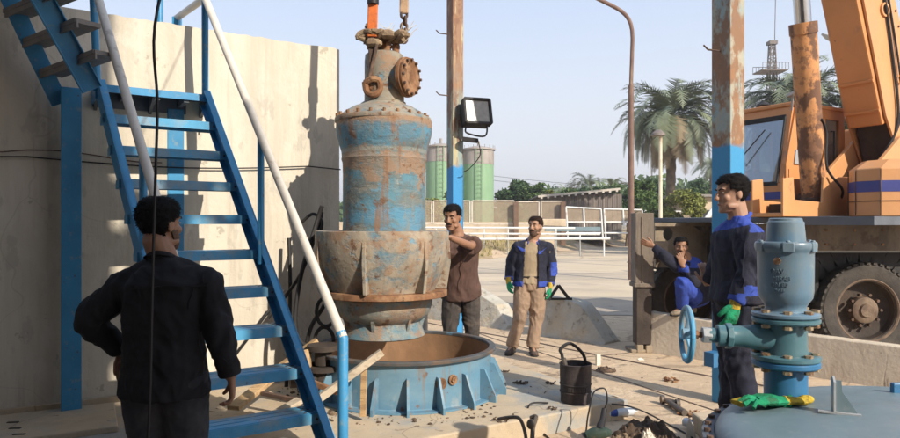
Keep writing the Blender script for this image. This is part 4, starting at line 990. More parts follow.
# engine hood, chamfered
def hood(u0, u1, v0, v1, z0, z1, ch, mt):
    m = MB(); pl = [(u0 + ch, v0), (u1 - ch, v0), (u1, v0 + ch), (u1, v1 - ch), (u1 - ch, v1), (u0 + ch, v1), (u0, v1 - ch), (u0, v0 + ch)]
    n = 8; vs = [SP(u, v, z0) for u, v in pl] + [SP(u, v, z1 - .10) for u, v in pl]
    cu, cv = (u0 + u1) / 2, (v0 + v1) / 2
    vs += [SP(cu + (u - cu) * .86, cv + (v - cv) * .86, z1) for u, v in pl]
    m.add(vs, [tuple(range(n - 1, -1, -1)), tuple(range(16, 24))] + [(k * 8 + i, k * 8 + (i + 1) % n, k * 8 + 8 + (i + 1) % n, k * 8 + 8 + i) for k in (0, 1) for i in range(n)])
    h_ = m.build('engine_hood', mt, ct, smooth=0, bevel=.012)
    m = MB()   # painted stripe standing 2 mm proud
    zs0, zs1 = z0 + .255, z0 + .37; e_ = .003
    cc = V((cu, cv, 0)); q = [(cu + (u - cu) * (1 + e_ / abs(u1 - cu)), cv + (v - cv) * (1 + e_ / abs(v1 - cv))) for u, v in pl]
    m.add([SP(u, v, zs0) for u, v in q] + [SP(u, v, zs1) for u, v in q], [(i, (i + 1) % n, n + (i + 1) % n, n + i) for i in range(n)])
    m.build('stripe', M['stripe'], h_, smooth=0)
    m = MB()
    for (ua, va), (ub_, vb) in zip(q, q[1:] + q[:1]):
        m.beam(SP(ua, va, z0 + .16), SP(ub_, vb, z0 + .16), .006, .008)
        m.beam(SP(ua, va, z0 + .01), SP(ua, va, z1 - .11), .006, .008, up=(1, 0, 0))
    m.build('panel_seam', M['rust_dark'], h_, smooth=0)
hood(-.75, 1.97, 1.27, 1.86, 1.66, 2.26, .17, M['orange_pale'])
m = MB(); sbox(m, -.8, 2.5, 1.2, 1.9, 1.57, 1.655); m.build('hood_tray', M['greyplate'], ct, smooth=0)
m = MB(); sbox(m, -1.5, -.2, -.9, 1.2, 1.66, 2.9); m.build('counterweight', M['orange'], ct, smooth=0, bevel=.03)
# --- cab
cb = bpy.data.objects.new('cab', None); COL.objects.link(cb); cb.parent = ct
cu0, cu1, cv0, cv1, cz0, cz1 = .55, 1.78, -.42, .50, 1.66, 3.02
cb.location = SP((cu0 + cu1) / 2, (cv0 + cv1) / 2, cz0) - ct.location
m = MB()
TH = .05
def cab_panel(pts): quadp(m, pts, TH)
top_u1 = cu1 - .14      # windscreen leans back
def fu(z): return cu1 - .20 * max(0, (z - 2.26)) / (cz1 - 2.26)
# near side: below the sill, pillars, header
sill = 2.32; hd_ = 2.90
def side(v):
    quadp(m, [SP(cu0, v, cz0), SP(cu1, v, cz0), SP(cu1, v, sill - .02), SP(cu0, v, sill - .02)], TH)
    quadp(m, [SP(cu0, v, hd_), SP(fu(hd_), v, hd_), SP(fu(cz1), v, cz1), SP(cu0, v, cz1)], TH)
    quadp(m, [SP(fu(sill) - .17, v, sill - .02), SP(cu1, v, sill - .02), SP(fu(hd_), v, hd_), SP(fu(hd_) - .11, v, hd_)], TH)
    quadp(m, [SP(cu0, v, sill - .02), SP(cu0 + .12, v, sill - .02), SP(cu0 + .12, v, hd_), SP(cu0, v, hd_)], TH)
    quadp(m, [SP(cu0 + .42, v, sill - .02), SP(cu0 + .50, v, sill - .02), SP(cu0 + .50, v, hd_), SP(cu0 + .42, v, hd_)], TH)
side(cv0); side(cv1)
# windscreen surround
def fr(v, z, s_=0): return SP(fu(z) + s_, v, z)
quadp(m, [fr(cv0, cz0), fr(cv1, cz0), fr(cv1, 2.08), fr(cv0, 2.08)], TH)
quadp(m, [fr(cv0, 2.88), fr(cv1, 2.88), fr(cv1, cz1), fr(cv0, cz1)], TH)
quadp(m, [fr(cv1 - .08, 2.08), fr(cv1, 2.08), fr(cv1, 2.88), fr(cv1 - .08, 2.88)], TH)
quadp(m, [fr(cv0 + .08, 2.08), fr(cv0, 2.08), fr(cv0, 2.88), fr(cv0 + .08, 2.88)], TH)
sbox(m, cu0 - .02, cu0 + .03, cv0, cv1, cz0, cz1)
m.build('shell', M['orange'], cb, smooth=0, bevel=.008)
m = MB(); quadp(m, [SP(cu0 - .05, cv0 - .05, cz1 + .02), SP(cu0 - .05, cv1 + .04, cz1 + .02), SP(fu(cz1) + .05, cv1 + .04, cz1 + .02), SP(fu(cz1) + .05, cv0 - .05, cz1 + .02)], .05)
m.build('roof', M['rust'] if False else M['orange'], cb, smooth=0, bevel=.012)
m = MB(); quadp(m, [fr(cv0 + .08, 2.08), fr(cv1 - .08, 2.08), fr(cv1 - .08, 2.88), fr(cv0 + .08, 2.88)], .008); m.build('windscreen', M['glass'], cb, smooth=0)
m = MB()
lp = [fr(cv0 + .07, 2.07, .01), fr(cv1 - .07, 2.07, .01), fr(cv1 - .07, 2.89, .01), fr(cv0 + .07, 2.89, .01)]
for a, b in zip(lp, lp[1:] + lp[:1]): m.beam(a, b, .035, .05)
m.build('window_seal', M['black'], cb, smooth=0)
m = MB(); quadp(m, [SP(cu0 + .12, cv1, sill), SP(cu0 + .42, cv1, sill), SP(cu0 + .42, cv1, hd_), SP(cu0 + .12, cv1, hd_)], .008); m.build('side_window', M['glass'], cb, smooth=0)
m = MB(); quadp(m, [SP(cu0 + .52, cv1 + .035, 2.30), SP(fu(2.3) - .13, cv1 + .035, 2.30), SP(fu(2.46) - .12, cv1 + .035, 2.48), SP(cu0 + .52, cv1 + .035, 2.48)], .02); m.build('lowered_pane', M['lampgrey'], cb, smooth=0, bevel=.01)
m = MB()
for a, b in ((V((cu1 + .028, cv0, 0)), V((cu1 + .028, cv1, 0))), (V((cu0, cv1 + .028, 0)), V((cu1 + .02, cv1 + .028, 0)))):
    quadp(m, [SP(a.x, a.y, 1.88), SP(b.x, b.y, 1.88), SP(b.x, b.y, 1.97), SP(a.x, a.y, 1.97)], .004)
m.build('stripe', M['stripe'], cb, smooth=0)
m = MB(); sbox(m, .75, 1.15, -.2, .25, 2.0, 2.12); sbox(m, .72, .84, -.2, .25, 2.12, 2.72); m.build('driver_seat', M['seat'], cb, smooth=0, bevel=.04)
m = MB(); q = SP(1.38, -.05, 3.07); m.loft([q, q + V((0, 0, .05)), q + V((0, 0, .10))], [.04, .09, .03], n=12); m.build('beacon', M['black'], cb)
m = MB(); q = SP(1.9, .62, 2.0); m.tube([SP(cu1 - .1, cv1 + .03, 2.95), SP(cu1 + .02, cv1 + .12, 3.12)], .012, 6); m.beam(SP(cu1 + .02, cv1 + .06, 3.1), SP(cu1 - .02, cv1 + .22, 3.16), .10, .03); m.build('work_lamp', M['lampgrey'], cb, smooth=0)
# --- boom
BV = .94; bu, bz = .40, 2.42                 # boom foot
bd_uz = V((.318, 1.0)).normalized()
BL = 21.0
def BP(t, a, v):      # t along the boom, a across in the boom plane (towards front/under), v sideways
    u = bu + bd_uz.x * t + bd_uz.y * a; z = bz + bd_uz.y * t - bd_uz.x * a
    return SP(u, BV + v - .035 * t, z)
def bsec(m, t0, t1, a0, a1, v0, v1, a0b=None, a1b=None, v0b=None, v1b=None):
    a0b = a0 if a0b is None else a0b; a1b = a1 if a1b is None else a1b; v0b = v0 if v0b is None else v0b; v1b = v1 if v1b is None else v1b
    vs = [BP(t0, a0, v0), BP(t0, a1, v0), BP(t0, a1, v1), BP(t0, a0, v1), BP(t1, a0b, v0b), BP(t1, a1b, v0b), BP(t1, a1b, v1b), BP(t1, a0b, v1b)]
    m.add(vs, [(3, 2, 1, 0), (4, 5, 6, 7), (0, 1, 5, 4), (1, 2, 6, 5), (2, 3, 7, 6), (3, 0, 4, 7)])
bm_ = bpy.data.objects.new('boom', None); COL.objects.link(bm_); bm_.parent = ct; bm_.location = BP(0, 0, 0) - ct.location
m = MB(); bsec(m, .45, 8.5, -.42, .30, -.20, .20, -.44, .34, -.22, .22)
m.build('base_section', M['orange'], bm_, smooth=0, bevel=.02)
m = MB(); bsec(m, 8.45, 15, -.34, .26, -.17, .17); bsec(m, 14.9, BL, -.28, .2, -.13, .13); m.build('extension', M['orange_pale'], bm_, smooth=0, bevel=.015)
for s_ in (-1, 1):
    m = MB(); vs_ = .225 * s_
    quadp(m, [BP(-.15, -.30, vs_), BP(-.2, .10, vs_), BP(.55, .26, vs_), BP(3.2, .20, vs_), BP(3.7, -.1, vs_), BP(3.5, -.40, vs_), BP(.6, -.50, vs_)], .03)
    m.build('side_plate', M['orange_pale'], bm_, smooth=0, bevel=.006)
for t, r in ((.9, .055), (1.75, .085), (2.55, .07), (3.1, .05)):
    m = MB(); p0 = BP(t, -.15, .235); p1 = BP(t, -.15, .27); m.lathe([(r * .72, .0), (r, 0), (r, .03), (r * .72, .03)], p0, 20, R=Matrix((frame_from(p1 - p0)[0], frame_from(p1 - p0)[1], (p1 - p0).normalized())).transposed()); m.build('pin_boss', M['orange_pale'], bm_)
m = MB(); p0 = BP(0, -.05, -.36); p1 = BP(0, -.05, .30); m.cyl(p0, p1, .09, n=20); m.build('pivot_pin', M['rust_dark'], bm_)
m = MB(); bsec(m, -.1, .5, -.30, .16, -.18, .18); m.build('foot_casting', M['chassis'], bm_, smooth=0)
m = MB()
for t in (.62, .98):
    m = MB(); bsec(m, t, t + .03, .30, .325, -.203, .203); m.build('front_rib', M['orange'], bm_, smooth=0)
m = MB(); tp = BP(BL, .15, 0); m.cyl(tp + Rv * -.12, tp + Rv * .12, .3, n=24); m.build('sheave', M['black'], bm_)
# hoist rope and hook block over the pump
m = MB(); hook = V((-.45, 5.58, 8.2)); tip = V((hook.x, hook.y, tp.z))
one_r = MB()
for dx in (-.06, .06): one_r.cyl(V((hook.x + dx, hook.y, hook.z + .5)), tp + V((dx, 0, -.1)), .010, n=6)
one(one_r, 'hoist_rope', M['cable'], 'steel hoist rope from the boom tip to the hook block', 'rope', hook)
m.box(hook + V((0, 0, .25)), (.3, .16, .5)); m.tube([hook + V((.0, 0, .02)), hook + V((.1, 0, -.12)), hook + V((.1, 0, -.3)), hook + V((0, 0, -.4)), hook + V((-.1, 0, -.3))], .04, 8)
one(m, 'hook_block', M['black'], 'black hook block hanging above the slings', 'hook', hook)
# luffing cylinder
cyb = SP(1.83, .90, 1.86); 
cyt = P(803, 25, 7.25); axis = (cyt - cyb).normalized()
lc_ = bpy.data.objects.new('luffing_cylinder', None); COL.objects.link(lc_); lc_.parent = ct; lc_.location = cyb - ct.location
m = MB(); m.cyl(cyb, cyt, .132, n=28); m.cyl(cyt - axis * .10, cyt + axis * .02, .142, n=28); m.build('barrel', M['cyl'], lc_)
m = MB(); m.cyl(cyt, cyt + axis * 2.6, .085, n=24); m.build('rod', M['chrome'], lc_)
m = MB(); m.cyl(cyb + Rv * -.19, cyb + Rv * .16, .08, n=20); m.ball(cyb, .15); m.build('trunnion', M['rust_dark'], lc_)

# hoses, rails, bolts and small fittings on the crane
def hose(pts, r=.014, nm='hydraulic_hose', mt='cable', par=None):
    m = MB(); m.tube(spline(pts, 7), r, 7); m.build(nm, M[mt], par or ct)
hose([SP(1.5, .95, 1.78), SP(1.7, 1.15, 1.95), SP(1.95, 1.12, 2.2), SP(1.9, 1.08, 2.6), cyb + axis * .9 + Rv * .14])
hose([SP(1.2, .95, 1.72), SP(1.1, 1.1, 2.0), SP(.9, 1.1, 2.3), BP(.4, .1, .26), BP(1.2, -.1, .26), BP(2.6, -.25, .26)], .016)
hose([SP(1.1, .9, 1.72), SP(1.0, 1.05, 2.05), SP(.8, 1.08, 2.35), BP(.5, .0, .27), BP(1.5, -.25, .255), BP(4.0, -.35, .25), BP(7, -.38, .25)], .012)
m = MB(); q0 = SP(cu0 + .30, cv1 + .06, 2.0); q1 = SP(cu0 + .30, cv1 + .06, 2.75); m.tube([q0 - Rv * .04, q0, q1, q1 - Rv * .04], .012, 8); m.build('grab_rail', M['black'], cb)
m = MB(); m.tube([SP(cu1 - .34, cv1 + .03, 1.80), SP(cu1 - .34, cv1 + .055, 1.80), SP(cu1 - .24, cv1 + .055, 1.80), SP(cu1 - .24, cv1 + .03, 1.80)], .008, 6); m.build('door_handle', M['black'], cb)
m = MB()
for a, b in ((SP(cu0 + .47, cv1 + .027, 1.70), SP(cu0 + .47, cv1 + .027, 2.86)), (SP(cu1 - .05, cv1 + .027, 1.72), SP(cu1 - .05, cv1 + .027, 2.24)), (SP(cu0 + .47, cv1 + .027, 1.72), SP(cu1 - .05, cv1 + .027, 1.72))): m.beam(a, b, .008, .006)
m.build('door_seam', M['rust_dark'], cb, smooth=0)
m = MB(); a = SP(cu1 + .01, cv0 + .3, 2.36); b = SP(cu1 - .10, cv0 + .62, 2.75); m.cyl(a + Fv * .03, b + Fv * .03, .008, n=6); m.build('wiper', M['black'], cb)
for t_ in (4.2, 6.1):
    m = MB(); bsec(m, t_, t_ + .05, -.445, .345, -.212, .212); m.build('weld_band', M['orange'], bm_, smooth=0)
m = MB()
for i in range(14):
    t_ = .75 + i * .19; p0 = BP(t_, -.40, .24); m.cyl(p0, p0 + Rv * .012, .014, n=6)
m.build('plate_bolts', M['rust_dark'], bm_)
m = MB()
for i in range(12):
    q = V((3.6 + i * .32, 7.498, 1.51)); m.cyl(q, q + V((0, -.012, 0)), .014, n=6); q = V((3.6 + i * .32, 7.498, 1.35)); m.cyl(q, q + V((0, -.012, 0)), .014, n=6)
m.build('deck_bolts', M['rust'], ct)
# ================================================================== far side of the yard
random.seed(41)
def gz(x, y): return verge_z(x, y)[0]
# low wall with chain-link panels
gF = 'chain link panels along the far wall'
WY = 38.0
xw0, xw1 = P(405, 0, WY).x, P(563, 0, WY).x
m = MB(); m.box(((xw0 + xw1) / 2 - 3, WY + .1, 1.05), (xw1 - xw0 + 6, .25, 1.3)); one(m, 'low_wall', M['lowwall'], 'low plastered wall under the chain link fence', 'wall', V((xw0, WY, 0)), smooth=0, bevel=.02)
edges = [400, 432.5, 471, 515, 540, 563]
lab = ['chain link panel left of the column, above the low wall', 'chain link panel right behind the hanging pump', 'wide chain link panel left of the brown post', 'chain link panel just right of the first brown post', 'chain link panel beside the second brown post']
zb, ztp = P(0, 224, WY).z, P(0, 200.5, WY).z
for i in range(5):
    xa_, xb_ = P(edges[i], 0, WY).x, P(edges[i + 1], 0, WY).x
    t = thing('chain_link_fence', lab[i], 'fence', ((xa_ + xb_) / 2, WY, zb), 0, gF)
    m = MB(); z1 = ztp - random.uniform(0, .08)
    for a, b in (((xa_ + .06, zb), (xb_ - .06, zb)), ((xa_ + .06, z1), (xb_ - .06, z1)), ((xa_ + .06, zb), (xa_ + .06, z1)), ((xb_ - .06, zb), (xb_ - .06, z1))):
        m.beam(V((a[0], WY, a[1])), V((b[0], WY, b[1])), .07, .07)
    m.build('frame', M['fence'], t, smooth=0)
    m = MB(); m.box(((xa_ + xb_) / 2, WY, (zb + z1) / 2), (xb_ - xa_ - .16, .012, z1 - zb - .06)); m.build('chain_link', M['chain'], t, smooth=0)
for px, l in ((516, 'brown fence post left of the jacket man head'), (563, 'brown fence post right of the jacket man head')):
    q = P(px, 0, WY - .3); m = MB(); m.box((q.x, q.y, 1.6), (.26, .2, 2.5)); one(m, 'fence_post', M['post_brown'], l, 'post', V((q.x, q.y, .4)), 'brown fence posts', smooth=0, bevel=.01)
# white tube gates
for px0, px1, t0, t1, l in ((566, 601, 207, 209, 'white tube gate leaf left of the street lamp'), (604, 642, 209, 210, 'white tube gate leaf behind the street lamp'), (645, 700, 211, 212, 'white tube gate leaf right of the street lamp')):
    Y = 35; a, b = P(px0, t0, Y), P(px1, t1, Y); zb_ = P(0, 240, Y).z
    t = thing('gate_leaf', l, 'gate', ((a.x + b.x) / 2, Y, zb_), 0, 'white tube gates')
    m = MB()
    mx = (a.x + b.x) / 2
    for p, q in ((a, b), (a, V((a.x + .1, Y, zb_))), (b, V((b.x + .1, Y, zb_))), (V((mx, Y, a.z)), V((mx + .05, Y, P(0, 229, Y).z))), (V((a.x, Y, P(0, 222, Y).z)), V((b.x, Y, P(0, 222, Y).z))), (V((a.x, Y, P(0, 233, Y).z)), V((b.x, Y, P(0, 233, Y).z)))):
        m.cyl(p, q, .045, n=8)
    m.build('frame', M['white_rail'], t)
    m = MB(); m.box((mx, Y + .02, (a.z + P(0, 222, Y).z) / 2), (b.x - a.x - .12, .01, a.z - P(0, 222, Y).z - .1)); m.build('chain_link', M['chain'], t, smooth=0)
# pipe rails in front of the wall
for yy, x0, x1, r, l in ((227.5, 380, 575, .05, 'upper white pipe rail in front of the low wall'), (233.5, 380, 600, .05, 'middle white pipe rail in front of the low wall'), (239.5, 380, 610, .06, 'lowest white pipe rail near the dry grass')):
    Y = 32.5; m = MB(); a, b = P(x0, yy, Y), P(x1, yy + (.6 if yy < 235 else -1), Y); m.cyl(a, b, r, n=8)
    for px in range(388, x1, 24):
        q = P(px, 0, Y); m.cyl(V((q.x, Y, gz(q.x, Y) - .1)), V((q.x, Y, a.z)), .035, n=6)
    one(m, 'pipe_rail', M['white_rail'], l, 'railing', V((a.x, Y, .5)), 'white pipe rails')
m = MB(); q0, q1 = P(545, 229, 34), P(600, 228, 34); m.box(((q0.x + q1.x) / 2, 34, q0.z), (q1.x - q0.x, .3, .22)); one(m, 'pipe_trough', M['dome'], 'pale blue trough lying along the white rails', 'trough', V(((q0.x + q1.x) / 2, 34, q0.z)), smooth=0)
m = MB(); q0, q1 = P(540, 222, 36.5), P(567, 222, 36.5); m.box(((q0.x + q1.x) / 2, 36.5, P(0, 223.5, 36.5).z), (q1.x - q0.x, .6, .5)); one(m, 'plaster_block', M['lowwall'], 'tan plaster block beside the second brown post', 'block', q0, smooth=0, bevel=.05)
# shed
shx0, shx1, SY = P(541, 0, 45).x, P(622, 0, 45).x, 45
t = thing('long_shed', 'long dark sheet metal shed with pale roof edge', 'building', ((shx0 + shx1) / 2, SY, .6))
m = MB(); k = 34
for i in range(k):
    xa_ = shx0 + (shx1 - shx0) * i / k; xb_ = shx0 + (shx1 - shx0) * (i + .9) / k; m.box(((xa_ + xb_) / 2, SY + .03 * (i % 2), (.5 + P(0, 194, SY).z) / 2), (xb_ - xa_, .05, P(0, 194, SY).z - .5))
m.box(((shx0 + shx1) / 2, SY + 3, 2.0), (shx1 - shx0, 5.8, 3.0)); m.build('cladding', M['shed'], t, smooth=0)
m = MB(); a = P(538, 196.5, SY - .4); b = P(620, 189, SY - .4)
quadp = lambda m, pts, th=.02: m.add([V(p) for p in pts] + [V(p) + V((0, 0, th)) for p in pts], [(3, 2, 1, 0), (4, 5, 6, 7), (0, 1, 5, 4), (1, 2, 6, 5), (2, 3, 7, 6), (3, 0, 4, 7)])
quadp(m, [a, b, b + V((0, 7, -.1)), a + V((0, 7, -.1))], .08); m.build('roof', M['shed_roof'], t, smooth=0)
m = MB(); m.beam(a + V((0, -.03, 0)), b + V((0, -.03, 0)), .05, .14)
for i in range(12):
    q = a.lerp(b, (i + .5) / 12); m.box(q + V((0, -.05, -.12)), (.14, .12, .12))
m.build('eave', M['shed_trim'], t, smooth=0)
# small building on the right behind bushes
q0, q1 = P(690, 0, 44).x, P(735, 0, 44).x
t = thing('small_building', 'small yellowish building behind the bushes right of the palm', 'building', ((q0 + q1) / 2, 44, .6))
m = MB(); m.box(((q0 + q1) / 2, 45.5, 1.9), (q1 - q0, 3, 2.9)); m.build('walls', M['lowwall'], t, smooth=0)
m = MB(); m.box(((q0 + q1) / 2 - .4, 45.4, 3.45), (q1 - q0 + 1.2, 3.6, .16)); m.build('roof', M['shed_roof'], t, smooth=0)
m = MB(); m.box((q0 + .9, 43.98, 1.9), (.7, .06, 1.2)); m.build('window', M['black'], t, smooth=0)
m = MB(); m.beam(P(697, 232, 20), P(716, 205, 20), .12, .06, up=(0, 1, 0)); m.beam(P(716, 205, 20), P(740, 222, 20), .1, .05, up=(0, 1, 0)); m.cyl(V((P(700, 0, 20).x, 20, 0)), P(700, 229, 20), .04); m.cyl(V((P(740, 0, 20).x, 20, 0)), P(740, 222, 20), .04)
one(m, 'white_brace', M['white_rail'], 'slanting white steel brace behind the crane truck', 'brace', (P(705, 0, 20).x, 20, 0), smooth=0)
# tanks
for px, l, yt in ((441, 'left green storage tank, half hidden by the rusty column', 147.5), (478.5, 'right green storage tank beside the floodlight', 150)):
    Y = 60; c = P(px, 0, Y); r = 15.2 * Y / FPX; z0 = .5; zt_ = P(0, yt, Y).z; zg = P(0, yt + 15, Y).z
    t = thing('storage_tank', l, 'tank', (c.x, Y, z0), 0, 'green storage tanks')
    m = MB(); m.lathe([(r, z0), (r, zg)], V((c.x, Y, 0)), 40); m.build('shell', M['green_tank'], t)
    m = MB(); m.lathe([(r + .02, zg), (r + .02, zt_ + .0)], V((c.x, Y, 0)), 40); m.build('upper_band', M['grey_tank'], t)
    m = MB(); m.lathe([(r + .16, zt_ - .05), (r + .16, zt_ + .06), (r * .5, zt_ + .28), (0, zt_ + .4)], V((c.x, Y, 0)), 40); m.cyl((c.x, Y, zt_ + .3), (c.x, Y, zt_ + .8), .12); m.build('roof', M['grey_tank'], t)
    m = MB()
    for a in (-100, -80):
        m.cyl((c.x + (r + .15) * math.cos(R_(a)), Y + (r + .15) * math.sin(R_(a)), z0), (c.x + (r + .15) * math.cos(R_(a)), Y + (r + .15) * math.sin(R_(a)), zt_), .03, n=6)
    for i in range(20):
        z_ = z0 + (zt_ - z0) * i / 20; m.cyl((c.x + (r + .15) * math.cos(R_(-100)), Y + (r + .15) * math.sin(R_(-100)), z_), (c.x + (r + .15) * math.cos(R_(-80)), Y + (r + .15) * math.sin(R_(-80)), z_), .02, n=4)
    m.build('ladder', M['green_tank'], t)
    m = MB()
    for i in range(9):
        a = R_(-170 + 20 * i); p = V((c.x + (r + .1) * math.cos(a), Y + (r + .1) * math.sin(a), 0)); m.cyl(p + V((0, 0, zt_)), p + V((0, 0, zt_ + .35)), .025, n=4)
    m.build('roof_rail', M['grey_tank'], t)
# street lamp
Y = 18.8; q = P(631, 0, Y)
t = thing('street_lamp', 'tall brown curved street lamp in front of the palm', 'street lamp', (q.x, Y, 0))
m = MB(); m.cyl((q.x, Y, 0), (q.x, Y, P(0, 85, Y).z), .085, .075, n=14); m.build('lower_pole', M['lamp_pole'], t)
m = MB(); m.tube([V((q.x, Y, P(0, 86, Y).z)), P(632.5, 40, Y)] + bez(P(632.5, 38, Y), P(632.5, 10, Y), P(618, 10, Y), P(590, -5, Y), 10) + [P(560, -16, Y)], .055, 10); m.build('curved_arm', M['lamp_pole'], t)
m = MB(); h = P(552, -19, Y); m.loft([h + V((.3, 0, -.05)), h, h + V((-.5, 0, .12))], [(.06, .05), (.16, .08), (.05, .04)], ax=(0, 1, 0), n=12); m.build('lamp_head', M['lampgrey'], t)
m = MB(); m.box((q.x, Y - .01, .5), (.2, .2, .02)); m.build('base', M['rust_dark'], t)
# cream lamp post
Y = 24; q = P(660.5, 0, Y)
t = thing('yard_light_post', 'thin cream post with a small dark lamp in front of the palm', 'street lamp', (q.x, Y, 0))
m = MB(); m.cyl((q.x, Y, 0), (q.x, Y, P(0, 136, Y).z), .075, .06, n=12); m.build('post', M['pole_cream'], t)
m = MB(); h = P(658, 133, Y); m.lathe([(.0, .12), (.10, .10), (.24, -.02), (.26, -.10), (0, -.08)], h, 16); m.beam(h, h + V((.25, 0, 0)), .05, .05); m.build('lamp_head', M['shed'], t)
# far street lamp behind the boom
Y = 21; t = thing('street_lamp', 'grey street lamp head showing left of the crane boom', 'street lamp', (P(960, 0, Y).x, Y, 0))
m = MB(); a0 = V((P(960, 0, Y).x, Y, 0)); m.tube([a0, P(960, 60, Y)] + bez(P(960, 50, Y), P(960, -5, Y), P(930, 5, Y), P(884, 33, Y), 8) + [P(838, 40, Y)], .055, 8); m.build('pole', M['shed'], t)
m = MB(); m.loft([P(840, 41, Y), P(835, 40, Y), P(828, 37, Y), P(822, 34, Y)], [(.06, .05), (.17, .09), (.15, .08), (.05, .03)], ax=(0, 1, 0), n=12); m.build('lamp_head', M['lampgrey'], t)
# derrick mast
Y = 75; c = P(772, 0, Y); sY = Y / FPX
t = thing('lattice_tower', 'slim lattice tower with a platform behind the crane cab', 'tower', (c.x, Y, .5))
m = MB(); zT, zB = P(0, 45, Y).z, .5
def twid(z): return .5 + (zT - z) / (zT - zB) * 1.6
lv = [zT - (zT - zB) * i / 14 for i in range(15)]
for sx, sy in ((-1, -1), (1, -1), (1, 1), (-1, 1)):
    m.cyl((c.x + sx * twid(zT) / 2, Y + sy * twid(zT) / 2, zT), (c.x + sx * twid(zB) / 2, Y + sy * twid(zB) / 2, zB), .07, n=5)
for z0, z1 in zip(lv, lv[1:]):
    for s_, e_ in (((-1, -1), (1, -1)), ((1, -1), (1, 1)), ((1, 1), (-1, 1)), ((-1, 1), (-1, -1))):
        w0_, w1_ = twid(z0) / 2, twid(z1) / 2
        m.cyl((c.x + s_[0] * w0_, Y + s_[1] * w0_, z0), (c.x + e_[0] * w1_, Y + e_[1] * w1_, z1), .04, n=4)
        m.cyl((c.x + s_[0] * w1_, Y + s_[1] * w1_, z1), (c.x + e_[0] * w1_, Y + e_[1] * w1_, z1), .04, n=4)
        m.cyl((c.x + e_[0] * w0_, Y + e_[1] * w0_, z0), (c.x + s_[0] * w1_, Y + s_[1] * w1_, z1), .04, n=4)
m.build('lattice', M['shed'], t)
m = MB(); zp = P(0, 72, Y).z
m.box((c.x - .2, Y, zp), (2.9, 2.4, .12))
for i in range(9):
    x_ = c.x - 1.6 + i * .36
    for s_ in (-1.2, 1.2): m.cyl((x_, Y + s_, zp), (x_, Y + s_, zp + .8), .03, n=4)
for s_ in (-1.2, 1.2): m.cyl((c.x - 1.6, Y + s_, zp + .8), (c.x + 1.25, Y + s_, zp + .8), .035, n=4)
m.build('platform', M['shed'], t, smooth=0)
m = MB(); m.box((c.x, Y, zT + .2), (.9, .9, .4)); m.cyl((c.x + .3, Y, zT), (P(776, 0, Y).x, Y, P(0, -30, Y).z), .045, n=5); m.build('mast', M['shed'], t)

# ------------------------------------------------------------------ vegetation
def leafy(parent, c, rad, n, leaf, mt, name='crown', clumps=26, seed=0, lo=.35):
    rnd = random.Random(seed); cs = []
    for i in range(clumps):
        while True:
            p = V((rnd.uniform(-1, 1), rnd.uniform(-1, 1), rnd.uniform(-.9, 1)))
            if lo < p.length < 1: break
        cs.append((V((p.x * rad[0], p.y * rad[1], p.z * rad[2])), rnd.uniform(.22, .42) * (rad[0] + rad[2]) / 2))
    vs = []; fs = []
    for i in range(n):
        cc, r = cs[rnd.randrange(len(cs))]
        d = V((rnd.gauss(0, 1), rnd.gauss(0, 1), rnd.gauss(0, 1))).normalized() * r * rnd.uniform(.55, 1.08)
        p = c + cc + V((d.x, d.y, d.z * .8))
        a = V((rnd.gauss(0, 1), rnd.gauss(0, 1), rnd.gauss(0, .7))).normalized() * leaf * rnd.uniform(.6, 1.3)
        b = a.cross(V((rnd.gauss(0, 1), rnd.gauss(0, 1), rnd.gauss(0, 1)))).normalized() * leaf * .45
        k = len(vs); vs += [p - a * .5, p + b * .5, p + a * .5, p - b * .5]; fs.append((k, k + 1, k + 2, k + 3))
    m = MB(); m.v = [V(v) for v in vs]; m.f = fs; m.m = [0] * len(fs)
    return m.build(name, mt, parent, smooth=0, weld=False)
def tree(px, ptop, pbot, hw_px, Y, mt, label, name='broadleaf_tree', group='trees beyond the fence', n=3200, leaf=None, seed=1, trunk=True):
    c = P(px, (ptop + pbot) / 2, Y); rx = hw_px * Y / FPX; rz = (pbot - ptop) / 2 * Y / FPX; g0 = gz(c.x, Y)
    t = thing(name, label, 'tree' if trunk else 'bush', (c.x, Y, g0), 0, group)
    leafy(t, c, (rx * .85, min(rx, rz * 1.4) * .85, rz * .85), n, leaf or Y * .0055, mt, seed=seed, name='crown' if trunk else 'foliage')
    m = MB()
    if trunk:
        b = V((c.x, Y, g0 - .1)); tp_ = c + V((0, 0, -rz * .2))
        m.tube([b, b.lerp(tp_, .5) + V((.1, 0, 0)), tp_], [.16, .12, .07], 8)
        rnd = random.Random(seed)
        for i in range(6):
            s_ = b.lerp(tp_, .5 + .08 * i); m.tube([s_, s_ + V((rnd.uniform(-.4, .4) * rx, rnd.uniform(-.3, .3) * rx, rz * .3)), s_ + V((rnd.uniform(-.8, .8) * rx, rnd.uniform(-.5, .5) * rx, rz * .8))], [.07, .05, .02], 6)
        m.build('trunk', M['bark'], t)
    return t
tree(513, 179, 206, 20, 52, M['leaf_dark'], 'round dark green tree right of the green tanks', seed=3, n=4200)
tree(538, 183, 208, 19, 50, M['leaf_mid'], 'lighter green tree between the round dark tree and the shed', seed=4, n=3600)
tree(640, 176, 214, 14, 36, M['leaf_mid'], 'loose green tree between street lamp and cream post', seed=5, n=3800)
tree(684, 184, 232, 21, 33, M['leaf_yel'], 'yellow green bush below the tall date palm', 'leafy_bush', seed=6, n=5200, trunk=False)
tree(655, 195, 228, 12, 34, M['leaf_mid'], 'small green bush behind the cream post', 'leafy_bush', seed=7, n=2200, trunk=False)
tree(700, 178, 205, 16, 58, M['leaf_dark'], 'dark tree behind the small yellowish building', seed=8, n=2600)
tree(455, 178, 226, 10, 46, M['leaf_mid'], 'green shrub growing between the two tanks', 'leafy_bush', seed=9, n=2000, trunk=False)
